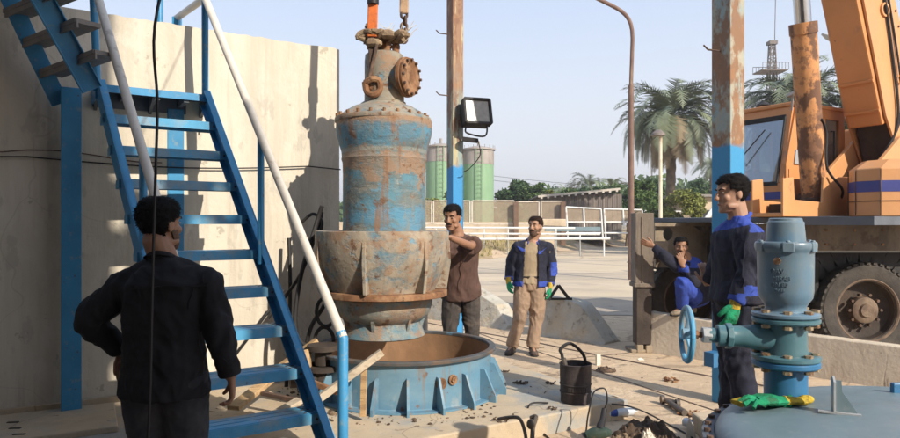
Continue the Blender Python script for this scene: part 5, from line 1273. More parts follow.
tree(434, 196, 228, 12, 44, M['leaf_yel'], 'yellowish shrub behind the fence at the pump', 'leafy_bush', seed=10, n=1600, trunk=False)
for i, (px, tp, hw, Y_, mt_, lb) in enumerate(((566, 186, 16, 56, 'leaf_mid', 'bushy tree behind the left end of the shed roof'), (592, 184, 18, 58, 'leaf_dark', 'dark tree behind the middle of the shed roof'),
        (618, 180, 17, 55, 'leaf_mid', 'green tree behind the right end of the shed roof'), (627, 190, 12, 47, 'leaf_dark', 'low dark tree right behind the street lamp pole'), (652, 180, 15, 52, 'leaf_dark', 'dark tree behind the cream lamp post'),
        (697, 187, 17, 50, 'leaf_mid', 'green tree just left of the wide column'), (670, 190, 18, 48, 'leaf_mid', 'dense tree behind the foot of the tall palm'), (551, 190, 10, 47, 'leaf_yel', 'yellowish tree at the left corner of the shed'))):
    tree(px, tp, 216, hw, Y_, M[mt_], lb, seed=30 + i, n=3600)
tree(885, 62, 170, 34, 30, M['leaf_dark'], 'tall dark green tree behind the crane boom', seed=12, n=9000, leaf=.2)
tree(845, 92, 175, 22, 33, M['leaf_mid'], 'green tree between the cab and the boom', seed=13, n=5000, leaf=.2)
# distant belt of foliage
m_ = []
tb = thing('far_tree_belt', 'distant band of palms and trees along the horizon', 'trees', (20, 90, .6)); tb['kind'] = 'stuff'
del tb['category']
rnd = random.Random(5)
mv = MB()
for i in range(46):
    x = -62 + i * 3.4; y = 90 + rnd.uniform(-8, 8)
    px = CXP + x * FPX / y
    hgt = rnd.uniform(5.2, 6.6) + (1.4 if px > 590 else 0) - (2.2 if px < 500 else 0)
    c = V((x, y, .6 + hgt * .55))
    for k in range(260):
        d = V((rnd.gauss(0, 1), rnd.gauss(0, 1), rnd.gauss(0, 1))).normalized() * rnd.uniform(.4, 1.05); p = c + V((d.x * 2.9, d.y * 2, d.z * hgt * .5))
        a = V((rnd.gauss(0, 1), 0, rnd.gauss(0, 1))).normalized() * .55; b = V((-a.z, rnd.uniform(-.3, .3), a.x)) * .5
        kk = len(mv.v); mv.v += [p - a, p + b, p + a, p - b]; mv.f.append((kk, kk + 1, kk + 2, kk + 3)); mv.m.append(rnd.choice((0, 0, 1)))
mv.build('foliage', [M['leaf_dark'], M['leaf_mid']], tb, smooth=0, weld=False)

def palm(px, pyc, Y, L, label, nf=58, seed=0, trunk_r=.24, skirt=True, group='date palms'):
    rnd = random.Random(seed); c = P(px, pyc, Y); g0 = gz(c.x, Y)
    t = thing('date_palm', label, 'palm tree', (c.x, Y, g0), 0, group)
    m = MB(); b = V((c.x - .15, Y, g0 - .1)); k = 24
    m.loft([b.lerp(c, i / k) for i in range(k + 1)], [(trunk_r * (1.15 if i % 2 else 1.0) * (1 + .5 * (i / k) ** 6)) for i in range(k + 1)], n=12); m.build('trunk', M['bark'], t)
    def fronds(name, mt, els, n, Lr, droop):
        mm = MB(); vs = []; fs = []
        for i in range(n):
            az = rnd.uniform(0, 2 * PI); el = R_(rnd.uniform(*els)); LL = L * rnd.uniform(*Lr); dr = droop * rnd.uniform(.7, 1.3)
            h = V((math.cos(az), math.sin(az), 0)); p = c + h * .1; ang = el; K = 16; pts = [p.copy()]; tans = []
            for s_ in range(K):
                d = h * math.cos(ang) + V((0, 0, math.sin(ang))); p = p + d * LL / K; pts.append(p.copy()); tans.append(d); ang -= dr / K * (1 + s_ / K)
                ang = max(ang, R_(-88))
            sd_ = V((-h.y, h.x, 0))
            tw = rnd.uniform(-.5, .5)
            for s_ in range(K):
                for hf in (0, .5):
                    q = pts[s_].lerp(pts[s_ + 1], hf); d = tans[s_]; u = (s_ + hf) / K
                    if u < .10: continue
                    ll = L * .19 * math.sin(PI * min(1, u * .9 + .12)) ** .6 * rnd.uniform(.8, 1.15)
                    nrm = sd_.cross(d)
                    for sg in (-1, 1):
                        e = (sd_ * sg * math.cos(.5) + d * .75 + nrm * (tw * sg * .5) + V((0, 0, rnd.uniform(-.25, .12)))).normalized() * ll
                        wv = d * L * .014
                        kk = len(vs); vs += [q - wv, q + wv, q + e]; fs.append((kk, kk + 1, kk + 2))
                q0, q1 = pts[s_], pts[s_ + 1]; wv = sd_ * L * .007 * (1.2 - s_ / K); kk = len(vs); vs += [q0 - wv, q0 + wv, q1 + wv, q1 - wv]; fs.append((kk, kk + 1, kk + 2, kk + 3))
        mm.v = vs; mm.f = fs; mm.m = [0] * len(fs); return mm.build(name, mt, t, smooth=0, weld=False)
    fronds('crown', M['palm'], (-15, 82), nf, (.85, 1.1), 1.5)
    if skirt: fronds('dead_fronds', M['palm_dead'], (-50, 5), int(nf * .5), (.65, 1.0), 1.5)
    return t
palm(672, 116, 37, 3.75, 'tall date palm with drooping grey fronds beside the cream post', seed=2, nf=105)
palm(800, 106, 34, 4.0, 'date palm behind the orange crane cab', seed=5, nf=110, skirt=True)
palm(752, 170, 46, 3.0, 'low date palm seen left of the cab behind the wide column', seed=6, nf=40)
palm(589, 187, 68, 3.0, 'distant palm left of the street lamp', seed=7, nf=40, skirt=False)
palm(612, 190, 72, 2.8, 'distant palm just left of the street lamp pole', seed=8, nf=36, skirt=False)
palm(566, 195, 75, 2.6, 'distant palm behind the left end of the shed roof', seed=9, nf=34, skirt=False)
palm(713, 168, 62, 2.8, 'distant palm hidden partly by the wide column', seed=10, nf=34, skirt=False)
# dry grass on the verge
rnd = random.Random(9); mg = MB()
for i in range(9000):
    x = rnd.uniform(-8, 14); y = rnd.uniform(24, 37)
    z_, d = verge_z(x, y)
    if d < .6 or noise.noise(V((x * .5, y * .5, 3))) < -.1: continue
    h = rnd.uniform(.12, .42); a = rnd.uniform(0, PI); w_ = V((math.cos(a), math.sin(a), 0)) * .03
    p = V((x, y, z_ - .03)); kk = len(mg.v); mg.v += [p - w_, p + w_, p + V((rnd.uniform(-.15, .15), rnd.uniform(-.1, .1), h))]; mg.f.append((kk, kk + 1, kk + 2)); mg.m.append(0)
o = mg.build('dry_grass', M['grass'], None, smooth=0, weld=False); tag(o, 'dry yellow grass on the verge below the pipe rails', None, None, 'stuff')
# power line
m = MB()
for dz in (0, .5):
    a, b = V((-10, 70, 8.2 + dz)), V((40, 85, 5.6 + dz)); m.tube([a.lerp(b, i / 16) + V((0, 0, -1.2 * math.sin(PI * i / 16))) for i in range(17)], .02, 4)
one(m, 'power_line', M['cable'], 'thin overhead power lines above the far trees', 'cable', (-10, 70, 8))

# ================================================================== small things on the ground
random.seed(51)
# loose stones and chips
def scatter(name, n, region, smin, smax, z0, mt, label):
    m = MB(); rnd = random.Random(hash(name) % 1000 if False else len(name) * 13 + n)
    for i in range(n):
        p = region(rnd)
        if p is None: continue
        s_ = smin + (smax - smin) * rnd.random() ** 3
        b = len(m.v); m.ball(p + V((0, 0, s_ * .3)), s_, (rnd.uniform(.7, 1.6), rnd.uniform(.6, 1.2), rnd.uniform(.35, .7)), 5)
        for k in range(b, len(m.v)): m.v[k] += V((rnd.uniform(-1, 1), rnd.uniform(-1, 1), rnd.uniform(-.5, .5))) * s_ * .25
    o = m.build(name, mt, None, smooth=0); return tag(o, label, None, None, 'stuff')
def on_platform(x, y): 
    q = V((x, y, 0)) - c0; return q.dot(D2) > 0 and q.dot(D2) < 3.5 and q.dot(D1) < 0
def reg_ground(r):
    y = 3.2 + 9 * r.random() ** 1.4; x = r.uniform(-.9, .9) * y * .75
    if math.hypot(x - DC.x, y - DC.y) < 1.1 : return None
    z = .15 if on_platform(x, y) else 0
    if math.hypot(x - RC.x, y - RC.y) < .75: return None
    if (V((x, y, 0)) - V((-3.03, 5.17, 0))).dot(D2) > -.05 and x < -1: return None
    return V((x, y, z))
scatter('gravel', 420, reg_ground, .003, .016, 0, M['stone'], 'small loose stones scattered over the yard')
scatter('dark_chips', 170, reg_ground, .003, .013, 0, M['debris'], 'dark chips and scale scattered over the yard')
def reg_ring(r):
    a = r.uniform(-100, 60); a = R_(-90 + a * .9); rr = .80 + .28 * r.random(); return V((RC.x + rr * math.cos(a), RC.y + rr * math.sin(a), .15))
scatter('rust_flakes', 150, reg_ring, .004, .018, 0, M['debris'], 'rusty flakes lying around the foot of the ring')
m = MB(); rnd = random.Random(88)
for i in range(90):
    p = reg_ground(rnd)
    if p is None: continue
    a = rnd.uniform(0, 6.3); L_ = rnd.uniform(.03, .13); d = V((math.cos(a), math.sin(a), 0)) * L_; m.tube([p + V((0, 0, .004)), p + d * .5 + V((rnd.uniform(-.01, .01), rnd.uniform(-.01, .01), .008)), p + d + V((0, 0, .004))], rnd.uniform(.0015, .004), 5)
tag(m.build('wire_bits', M['debris'], None), 'thin scraps of wire and twig scattered over the yard', None, None, 'stuff')
m = MB()
for i in range(26):
    p = reg_ground(rnd)
    if p is None: continue
    a = rnd.uniform(0, 6.3); s_ = rnd.uniform(.012, .035); u = V((math.cos(a), math.sin(a), .1)) * s_; w_ = V((-math.sin(a), math.cos(a), rnd.uniform(0, .5))) * s_; p = p + V((0, 0, .006)); m.add([p - u - w_ * .6, p + u - w_, p + u * .8 + w_, p - u + w_ * .7], [(0, 1, 2, 3)])
tag(m.build('litter', M['paper'], None, smooth=0), 'small pale paper and plastic scraps scattered over the yard', None, None, 'stuff')
def clump(px, py, s_, mt, name, label, cat, n=12, z=0, fl=.5, g=None):
    c = G(px, py, z); m = MB(); rnd = random.Random(int(px * 7 + py))
    for i in range(n):
        p = c + V((rnd.uniform(-1, 1) * s_, rnd.uniform(-.7, .7) * s_, rnd.uniform(0, .35) * s_ * fl)); a = p + V((rnd.uniform(-1, 1), rnd.uniform(-1, 1), rnd.uniform(0, .6))) * s_ * .6
        if i % 2: m.tube([p, p.lerp(a, .5) + V((0, 0, s_ * .1)), a], s_ * .09, 6)
        else: m.box(p + V((0, 0, s_ * .07)), (s_ * .5, s_ * .3, s_ * .12), rz=rnd.uniform(0, 3))
    return one(m, name, mt, label, cat, c, g, smooth=30)
clump(673, 381, .09, M['rust'], 'scrap_pile', 'small rusty scrap heap in front of the tan barrier', 'scrap')
clump(690, 416, .09, M['rust'], 'scrap_pile', 'rusty scrap lying left of the domed cover flange', 'scrap')
clump(521, 384, .07, M['debris'], 'scrap_pile', 'brown scale lying right of the ring', 'scrap', z=.15)
clump(549, 384, .05, M['debris'], 'scrap_pile', 'small dark lump left of the bucket', 'scrap', z=.15)
clump(553, 409, .045, M['debris'], 'scrap_pile', 'small dark lump on the slab edge', 'scrap', z=.15)
clump(503, 372, .05, M['debris'], 'scrap_pile', 'dark lump beside the ring gussets', 'scrap', z=.15)
clump(500, 421, .05, M['debris'], 'scrap_pile', 'dark lump on the near slab', 'scrap', z=.15)
clump(36, 400, .05, M['debris'], 'scrap_pile', 'crumbs of plaster at the wall foot', 'scrap', z=.15)
# bucket
bc = G(576, 402, .15); bc.y += .02; br, bh = 15.5 * bc.y / FPX, 38 * bc.y / FPX
t = thing('black_bucket', 'black rubber bucket with a hose loop standing on the slab', 'bucket', bc)
m = MB(); m.lathe([(br * .94, 0), (br * .97, bh * .3), (br * 1.0, bh * .7), (br * 1.0, bh * .97), (br * 1.05, bh), (br * 1.0, bh + .005), (br * .95, bh * .97), (br * .93, bh * .1), (0, bh * .1)], bc, 40); m.lathe([(br * .94, 0), (0, .002)], bc, 40); b_ = m.build('pail', M['bucket'], t)
m = MB(); m.lathe([(br * 1.0, bh * .46), (br * 1.02, bh * .47), (br * 1.02, bh * .49), (br * 1.0, bh * .50)], bc, 40); m.lathe([(br * 1.0, bh * .26), (br * 1.02, bh * .27), (br * 1.02, bh * .29), (br * 1.0, bh * .30)], bc, 40)
for i in range(9):
    a = R_(-90 - 36 + i * 8.5); m.box(bc + V((math.cos(a) * br * 1.0, math.sin(a) * br * 1.0, bh * .38)), (.008, .012, bh * .1), rz=a)
m.build('raised_band', M['bucket'], b_)
m = MB(); a0 = bc + V((-br * .75, -.02, bh * .8)); m.tube(spline([a0 + V((-.0, 0, .0)), bc + V((-br * .9, -.03, bh * 1.22)), bc + V((-br * 1.0, -.03, bh * 1.4)), bc + V((-br * .3, 0, bh * 1.52)), bc + V((br * .6, .04, bh * 1.18)), bc + V((br * .75, .05, bh * .7))], 7), .013, 8)
one(m, 'hose', M['cable'], 'short thick black hose looping out of the bucket', 'hose', bc + V((0, 0, bh)))
m = MB(); q = bc + V((-br * .7, -.03, bh * .88)); m.cyl(q, q + V((-.015, 0, .085)), .024, .02, n=10); one(m, 'brush_handle', M['toolsteel'], 'short dark handle sticking out of the bucket', 'handle', q)
m = MB(); q = G(598, 365, .0); m.box(q + V((0, 0, .06)), (.05, .03, .12), rz=.4); one(m, 'paper_scrap', M['paper'], 'pale paper scrap behind the bucket', 'paper', q, smooth=0)
# angle grinder with cord
gq = G(597, 436, .0); gq2 = G(609, 416, .0)
gb = V((P(597, 433, 4.75).x, 4.75, .05)); 
t = thing('angle_grinder', 'dark green angle grinder with black cord on the ground', 'power tool', V((gb.x, gb.y, 0)))
dd = V((.35, .3, .75)).normalized()
p0 = P(600, 437, 4.72); p1 = P(604.5, 409, 4.85)
p0.z = max(p0.z, .05)
m = MB(); m.loft([p0 + V((.0, 0, .05)), p0.lerp(p1, .25) + V((0, 0, .04)), p0.lerp(p1, .6), p1], [.032, .028, .023, .02], n=14); m.build('handle', M['cable'], t)
m = MB(); m.loft([p0 + V((-.10, .0, .01)), p0 + V((-.05, 0, .025)), p0 + V((.03, 0, .035)), p0 + V((.07, .02, .025))], [(.028, .028), (.045, .042), (.045, .042), (.025, .025)], n=14); m.build('motor_body', M['tool'], t)
m = MB(); q = p0 + V((-.10, -.02, -.005)); m.lathe([(0, -.003), (.06, -.003), (.06, .003), (0, .003)], q, 28, R=Matrix.Rotation(.5, 3, 'X')); m.build('disc', M['toolsteel'], t)
m = MB(); m.tube(spline([p1, p1 + V((.02, .0, .07)), p1 + V((.0, 0, .15)), p1 + V((-.08, 0, .12)), p1 + V((-.13, -.05, -.03)), V((gb.x - .10, gb.y + .05, .02)), V((gb.x - .3, gb.y + .1, .015))], 8), .006, 6); m.build('power_cord', M['cable'], t)
m = MB(); a = G(655, 425); m.tube(spline([G(612, 404, .15) , G(628, 406, .12), G(645, 412, .05), G(668, 424, .01), G(690, 436, .01), G(720, 460, .01)], 8), .007, 6); one(m, 'extension_cord', M['cable'], 'black cable running over the rags toward the cover', 'cable', a)
m = MB(); m.tube(spline([G(548, 404, .15) + V((0, 0, .01)), G(530, 408, .15) + V((0, 0, .03)), G(529, 425, .02) + V((0, 0, .04)), G(545, 436, .0) + V((0, 0, .01)), G(560, 448, .0)], 7), .007, 6); one(m, 'cord_piece', M['cable'], 'curled black wire on the slab edge left of the grinder', 'wire', G(530, 408, .15))
# wrench / clamp and rags
m = MB(); q = P(532, 437, 4.3)
m.tube(spline([P(498, 419, 4.45), P(512, 417, 4.42), P(520, 419, 4.40), P(525, 432, 4.36), P(527, 448, 4.3)], 5), .012, 8); m.tube(spline([P(531, 418, 4.45), P(536, 417, 4.42), P(533, 428, 4.38), P(532, 448, 4.3)], 5), .016, 8); m.ball(P(531, 424, 4.38), .03, (1, 1, 1.2), 8)
m.box(P(515, 447, 4.3) + V((0, 0, -.06)), (.2, .1, .1))
one(m, 'pipe_clamp', M['toolsteel'], 'dark steel clamp tool standing at the near slab edge', 'tool', P(525, 448, 4.3) - V((0, 0, .05)))
def cloth_heap(c, sx, sy, h, seed, mt, name, label, cat):
    m = MB(); n = 26; vs = []
    for j in range(n + 1):
        for i in range(n + 1):
            x, y = (i / n * 2 - 1), (j / n * 2 - 1); r = math.hypot(x, y); rim = 1 + .25 * noise.noise(V((x * 1.5, y * 1.5, seed)))
            f = max(0, 1 - (r / rim) ** 2)
            z = f ** .6 * h * (.55 + .6 * abs(noise.noise(V((x * 2.6, y * 2.6, seed + 3)))) + .7 * abs(noise.noise(V((x * 5 + 9, y * 4, seed)))))
            vs.append(c + V((x * sx, y * sy, z - .004)))
    fs = [(j * (n + 1) + i, j * (n + 1) + i + 1, (j + 1) * (n + 1) + i + 1, (j + 1) * (n + 1) + i) for j in range(n) for i in range(n) if max(vs[j * (n + 1) + i].z, vs[(j + 1) * (n + 1) + i + 1].z) > c.z]
    m.add(vs, fs); return one(m, name, mt, label, cat, c, smooth=60)
cloth_heap(G(606, 371), .11, .09, .06, 11, M['rag_dark'], 'oily_rag', 'dark oily rag lying behind the bucket', 'rag')
cloth_heap(G(645, 437), .24, .17, .14, 1, M['rag_dark'], 'work_rag', 'crumpled dark brown rag heap at the bottom of the yard', 'rag')
cloth_heap(G(623, 444), .11, .09, .07, 4, M['rag'], 'work_rag', 'small brown rag left of the dark rag heap', 'rag')
cloth_heap(G(668, 446), .13, .1, .08, 6, M['rag_dark'], 'work_rag', 'small dark rag right of the white cloth', 'rag')
cloth_heap(G(643, 440) + V((0, -.12, .03)), .055, .05, .09, 5, M['paper'], 'white_cloth', 'crumpled white cloth lying on the dark rags', 'cloth')
cloth_heap(G(588, 452), .07, .06, .05, 8, M['paper'], 'paper_scrap', 'crumpled pale paper at the bottom edge below the grinder', 'paper')
def bottle(a, b, r, label):
    a, b = V(a), V(b); d = (b - a).normalized(); L_ = (b - a).length
    t = thing('sealant_tube', label, 'tube', a, 0, 'white and blue tubes on the ground')
    m = MB(); m.loft([a, a + d * .005, a + d * L_ * .86, a + d * L_ * .93, b], [r * .8, r, r, r * .5, r * .35], n=18); m.build('barrel', M['bottle_w'], t)
    m = MB(); m.loft([a + d * L_ * .22, a + d * L_ * .42], [r * 1.02, r * 1.02], n=18); m.build('label_band', M['bottle_b'], t)
def gp(px, py, z=.03): q = G(px, py, 0); return V((q.x, q.y, z))
bottle(gp(601, 421, .06), gp(637, 418, .06), .032, 'white tube with blue band lying beside the grinder')
bottle(gp(684, 428, .05), gp(640 + 85, 440, .05), .032, 'white tube with blue band lying right of the rags')
m = MB(); q = G(690, 438, 0); m.add([q + V((-.03, 0, .0)), q + V((.04, -.01, 0)), q + V((.03, .02, .10)), q + V((0, .02, .15)), q + V((-.02, .01, .09))], [(0, 1, 2, 3, 4)])
o = m.build('carton_flap', M['paper'], None, smooth=0); sm = o.modifiers.new('thick', 'SOLIDIFY'); sm.thickness = .004; tag(o, 'upright pale carton flap at the bottom of the yard', 'carton')
# pipe tee tool on the ground
q = G(669, 409); m = MB(); a, b = gp(663, 404, .04), gp(677, 408, .04); m.cyl(a, b, .026, n=14); m.cyl(a - V((.02, 0, 0)), a + V((.012, 0, 0)), .036, n=14); m.cyl(b - V((.01, 0, 0)), b + V((.02, 0, 0)), .036, n=14); m.cyl(gp(668, 406, .04), gp(685, 416, .025), .022, .028, n=12)
one(m, 'pipe_fitting', M['toolsteel'], 'dark steel tee shaped fitting lying left of the cover', 'pipe fitting', q)
m = MB(); q = V((P(424, 0, 7.0).x, 7.0, .15)); m.cyl(q, V((q.x, q.y, P(0, 288, 7.0).z)), .04, n=16); m.cyl(V((q.x, q.y, P(0, 290, 7.0).z)), V((q.x, q.y, P(0, 287, 7.0).z)), .05, n=16)
one(m, 'pipe_post', M['rail'], 'short cream pipe post standing behind the ring under the pump', 'post', q)
# wood left of the ring
def board(a, b, w_, t_, mt, label, up=(0, 0, 1)):
    m = MB(); m.beam(a, b, w_, t_, up=up, w1=w_ * .93); return one(m, 'timber_board', mt, label, 'board', V(a), 'boards beside the ring', smooth=0, bevel=.003)
board(P(313, 403, 4.62), P(382, 352, 4.78), .05, .05, M['wood_pale'], 'pale board leaning diagonally against the ring')
board(P(363, 416, 4.83), P(364, 366, 4.80), .045, .03, M['wood'], 'short upright board under the diagonal one', up=(0, 1, 0))
board(P(233, 408, 4.75), P(275, 375, 5.3), .10, .035, M['wood'], 'worn yellow plank behind the bottom stair treads')
board(P(268, 378, 5.3), P(318, 342, 5.5), .08, .07, M['wood'], 'thick yellow beam end rising beside the ring')
board(P(306, 350, 5.3), P(309, 392, 5.2), .06, .06, M['wood'], 'upright yellow beam under the thick one', up=(0, 1, 0))
board(P(262, 393, 5.0), P(305, 402, 4.8), .035, .03, M['rust_dark'], 'thin dark slat lying across the planks')
board(P(278, 370, 5.2), P(338, 392, 5.0), .04, .04, M['rust'], 'brown slat behind the blue stair stringer')
board(P(240, 434, 4.3), P(300, 400, 4.6), .09, .03, M['wood_pale'], 'flat pale plank under the lowest stair tread')
m = MB(); q = G(238, 372, .15); m.box(q + V((-.05, 0, .04)), (.55, .35, .08), rz=.6); one(m, 'concrete_slab_piece', M['block'], 'flat concrete piece behind the man in black', 'block', q, smooth=0, bevel=.02)
m = MB(); q = G(25, 432, .15); m.box(q + V((-.1, 0, .02)), (1.3, .7, .045), rz=.5)
drain = one(m, 'drain_cover', M['slab'], 'flat drain cover with dark slots at the wall foot', 'drain cover', q, smooth=0, bevel=.008)
for i, (a, b) in enumerate(((13, 422), (15, 428), (19, 434))):
    m = MB(); p = G(a, b, .195); m.box(p + V((0, 0, .0)), (.075, .022, .004), rz=.1); sl_ = m.build('slot', M['black'], drain, smooth=0)
# machinery and hoses left of the ring
m = MB(); q = V((-1.02, 5.35, .15)); m.cyl(q, q + V((0, 0, .30)), .10, n=20); m.cyl(q + V((0, 0, .26)), q + V((0, 0, .30)), .15, n=20); m.cyl(q + V((0, 0, .42)), q + V((0, 0, .46)), .13, n=20); m.cyl(q + V((0, 0, .30)), q + V((0, 0, .42)), .07, n=16); m.cyl(q + V((-.05, -.05, .2)), q + V((-.24, -.12, .2)), .06, n=14)
one(m, 'pipe_stub', M['chassis'], 'dark flanged pipe stub between the stairs and the ring', 'pipe', q)
m = MB()
for i in range(3):
    q = V((-1.05 + .02 * i, 5.55, .6 + .25 * i)); m.tube([q + V((.08 * math.cos(a), -.03 * i, .12 * math.sin(a))) for a in [2 * PI * k / 16 for k in range(17)]], .016, 7)
one(m, 'coiled_hose', M['cable'], 'loose coil of black hose hanging behind the pump bowl', 'hose', V((-1.05, 5.55, .5)))
def rod(pts, r, label, mt='cable', name='steel_rod', cat='rod', grp='rods and hoses against the wall'):
    m = MB(); m.tube(spline(pts, 7), r, 8); return one(m, name, M[mt], label, cat, V(pts[0]), grp)
rod([P(286, 392, 5.85), P(290, 300, 5.9), P(289, 238, 5.95)], .018, 'upright black rod leaning on the wall, nearest the stairs')
rod([P(268, 318, 5.7), P(300, 275, 5.8), P(318, 228, 5.9), P(322, 212, 5.92)], .016, 'slanted black rod leaning on the wall behind the handrail')
rod([P(322, 206, 5.7), P(316, 225, 5.7), P(300, 280, 5.6), P(296, 330, 5.55), P(312, 352, 5.5)], .02, 'thick black hose hanging down beside the pump bowl', name='hose', cat='hose')
rod([P(330, 260, 5.7), P(326, 300, 5.65), P(310, 330, 5.6), P(300, 380, 5.6)], .018, 'black hose curving down behind the white handrail', name='hose', cat='hose')
rod([P(230, 362, 5.5), P(262, 320, 5.6), P(284, 290, 5.75)], .012, 'thin rod leaning low against the wall behind the treads')
rod([P(302, 222, 5.9), P(313, 214, 5.9), P(322, 222, 5.9), P(318, 240, 5.9)], .014, 'small bent black rod hook at the top of the leaning rods')
# crumpled green work gloves on the cover
def glove_flat(px, py, rz, label, seed, grp='green and yellow work gloves'):
    p = G(px, py, .8); p.z = dome_z(p.x, p.y); rnd = random.Random(seed); R = Matrix.Rotation(rz, 3, 'Z') * 1.25
    t = thing('work_glove', label, 'glove', p, 0, grp)
    m = MB(); m.loft([p + R @ V((-.01, 0, .022)), p + R @ V((.04, .01, .026)), p + R @ V((.09, 0, .022))], [(.030, .016), (.044, .02), (.04, .018)], ax=R @ V((0, 1, 0)), n=12)
    for i, yy in enumerate((-.032, -.012, .01, .032)):
        m.tube([p + R @ V((.08, yy, .02)), p + R @ V((.115, yy * 1.2, .024 + rnd.uniform(-.004, .012))), p + R @ V((.15 - abs(yy) * .5, yy * 1.5 + rnd.uniform(-.012, .012), .014))], [.013, .012, .010], 8)
    m.tube([p + R @ V((.03, -.035, .02)), p + R @ V((.06, -.06, .022)), p + R @ V((.085, -.07, .014))], [.014, .012, .010], 8)
    for v in m.v: v += V((noise.noise(v * 40), noise.noise(v * 40 + V((7, 0, 0))), noise.noise(v * 45 + V((0, 7, 0))))) * .006
    m.build('palm_and_fingers', M['glove_g'], t)
    m = MB(); m.loft([p + R @ V((-.075, 0, .018)), p + R @ V((-.05, .004, .022)), p + R @ V((-.005, 0, .023))], [(.036, .014), (.033, .015), (.031, .017)], ax=R @ V((0, 1, 0)), n=12)
    for v in m.v: v += V((noise.noise(v * 40), noise.noise(v * 40 + V((7, 0, 0))), noise.noise(v * 45 + V((0, 7, 0))))) * .008
    m.build('cuff', M['glove_y'], t)
glove_flat(783, 404, R_(184), 'green work glove lying right of its pair on the cover', 1)
glove_flat(755, 401, R_(15), 'green work glove with yellow cuff lying nearest on the cover', 2)
m = MB(); q = G(806, 402, .8); q.z = dome_z(q.x, q.y); m.ball(q + V((0, 0, .018)), .028, (1.3, .8, .7)); one(m, 'glove_scrap', M['glove_y'], 'yellow bundle of glove cuff beside the valve pipe', 'cloth', q)
# ================================================================== people
random.seed(61)
def baked(mb, name, mats, parent, voxel=.007, smooth_it=2, matfn=None, wr=0.0, wseed=0, joints=(), cut=None, post=None):
    """union of overlapping closed lofts -> one continuous skin"""
    me = mb.mesh('tmp'); ob = bpy.data.objects.new('tmp', me); COL.objects.link(ob)
    bm = bmesh.new(); bm.from_mesh(me); bmesh.ops.recalc_face_normals(bm, faces=bm.faces); bm.to_mesh(me); bm.free()
    r = ob.modifiers.new('r', 'REMESH'); r.mode = 'VOXEL'; r.voxel_size = voxel
    s_ = ob.modifiers.new('s', 'SMOOTH'); s_.factor = .5; s_.iterations = smooth_it
    bpy.context.view_layer.update()
    me2 = bpy.data.meshes.new_from_object(ob.evaluated_get(bpy.context.evaluated_depsgraph_get()))
    bpy.data.objects.remove(ob); bpy.data.meshes.remove(me)
    if wr:
        nrm = [v.normal.copy() for v in me2.vertices]
        for v, n_ in zip(me2.vertices, nrm):
            p = v.co; a = wr
            for j, rad, k in joints:
                d = (p - j).length
                if d < rad: a += wr * k * (1 - d / rad)
            q = V((p.x * 9, p.y * 9, p.z * 5)) + V((wseed, 0, 0)) + noise.noise_vector(p * 3) * 1.2
            f = (1 - abs(noise.noise(q)) * 3.2) * .55 + (.5 - abs(noise.noise(q * 2.1 + V((3, 1, 2)))) * 2.2) * .45
            v.co = p + n_ * (a * f)
    if cut:
        bm = bmesh.new(); bm.from_mesh(me2)
        bmesh.ops.delete(bm, geom=[f for f in bm.faces if cut(f.calc_center_median(), f.normal)], context='FACES')
        bm.to_mesh(me2); bm.free()
    off = V((0, 0, 0)); q = parent
    while q is not None: off += q.location; q = q.parent
    mats = mats if isinstance(mats, (list, tuple)) else [mats]
    me2.materials.clear()
    for m_ in mats: me2.materials.append(m_)
    for p in me2.polygons:
        p.use_smooth = True
        p.material_index = matfn(p.center, p.normal) if matfn else 0
    me2.transform(Matrix.Translation(-off)); me2.name = name
    o = bpy.data.objects.new(name, me2); COL.objects.link(o); o.parent = parent
    if cut:
        sm = o.modifiers.new('cloth', 'SOLIDIFY'); sm.thickness = .006; sm.offset = -1
    return o

HEAD = [(-.118, .018, .078, .035), (-.108, .036, .088, .012), (-.085, .050, .091, -.02), (-.055, .060, .090, -.05), (-.02, .066, .089, -.08),
        (.01, .071, .087, -.096), (.04, .074, .091, -.103), (.07, .071, .086, -.100), (.095, .060, .068, -.085), (.112, .042, .040, -.060), (.122, .015, .008, -.028)]
def head_at(z, th, grow=0):
    z = max(-.118, min(.122, z))
    for a, b in zip(HEAD, HEAD[1:]):
        if a[0] <= z <= b[0]:
            t = (z - a[0]) / (b[0] - a[0]); hw, fr_, bk = (a[i] + (b[i] - a[i]) * t for i in (1, 2, 3)); break
    return V(((hw + grow) * math.sin(th), (fr_ + bk) / 2 + ((fr_ - bk) / 2 + grow) * math.cos(th), z))
class HF:
    def __init__(s, c, f, k=1.0, up=(0, 0, 1)):
        s.c = V(c); s.f = V(f).normalized(); u = V(up); s.r = s.f.cross(u).normalized(); s.u = s.r.cross(s.f); s.k = k
    def __call__(s, p): p = V(p) * s.k; return s.c + s.r * p.x + s.f * p.y + s.u * p.z
    def M3(s): return Matrix((s.r, s.f, s.u)).transposed()
def head_mb(m, H):
    n = 28; zs = [r[0] for r in HEAD]
    vs = [H(head_at(z, 2 * PI * j / n)) for z in zs for j in range(n)]
    k = len(zs); fs = [(i * n + j, i * n + (j + 1) % n, (i + 1) * n + (j + 1) % n, (i + 1) * n + j) for i in range(k - 1) for j in range(n)]
    fs += [tuple(range(n - 1, -1, -1)), tuple((k - 1) * n + j for j in range(n))]
    m.add(vs, fs); R3 = H.M3(); kk = H.k
    def b(c, s): m.ball(H(c), kk, s, 12, R=R3)
    m.loft([H((0, .084, .03)), H((0, .098, .0)), H((0, .108, -.024)), H((0, .096, -.036))], [(.008 * kk, .006 * kk), (.011 * kk, .014 * kk), (.018 * kk, .016 * kk), (.012 * kk, .010 * kk)], ax=H.r, n=10)
    b((0, .080, .034), (.052, .014, .010)); b((0, .088, -.060), (.025, .010, .010)); b((0, .079, -.100), (.026, .018, .018))
    for s_ in (-1, 1):
        b((s_ * .040, .064, -.022), (.024, .022, .022)); b((s_ * .074, -.008, -.004), (.010, .020, .033)); b((s_ * .052, .03, -.075), (.012, .04, .018))
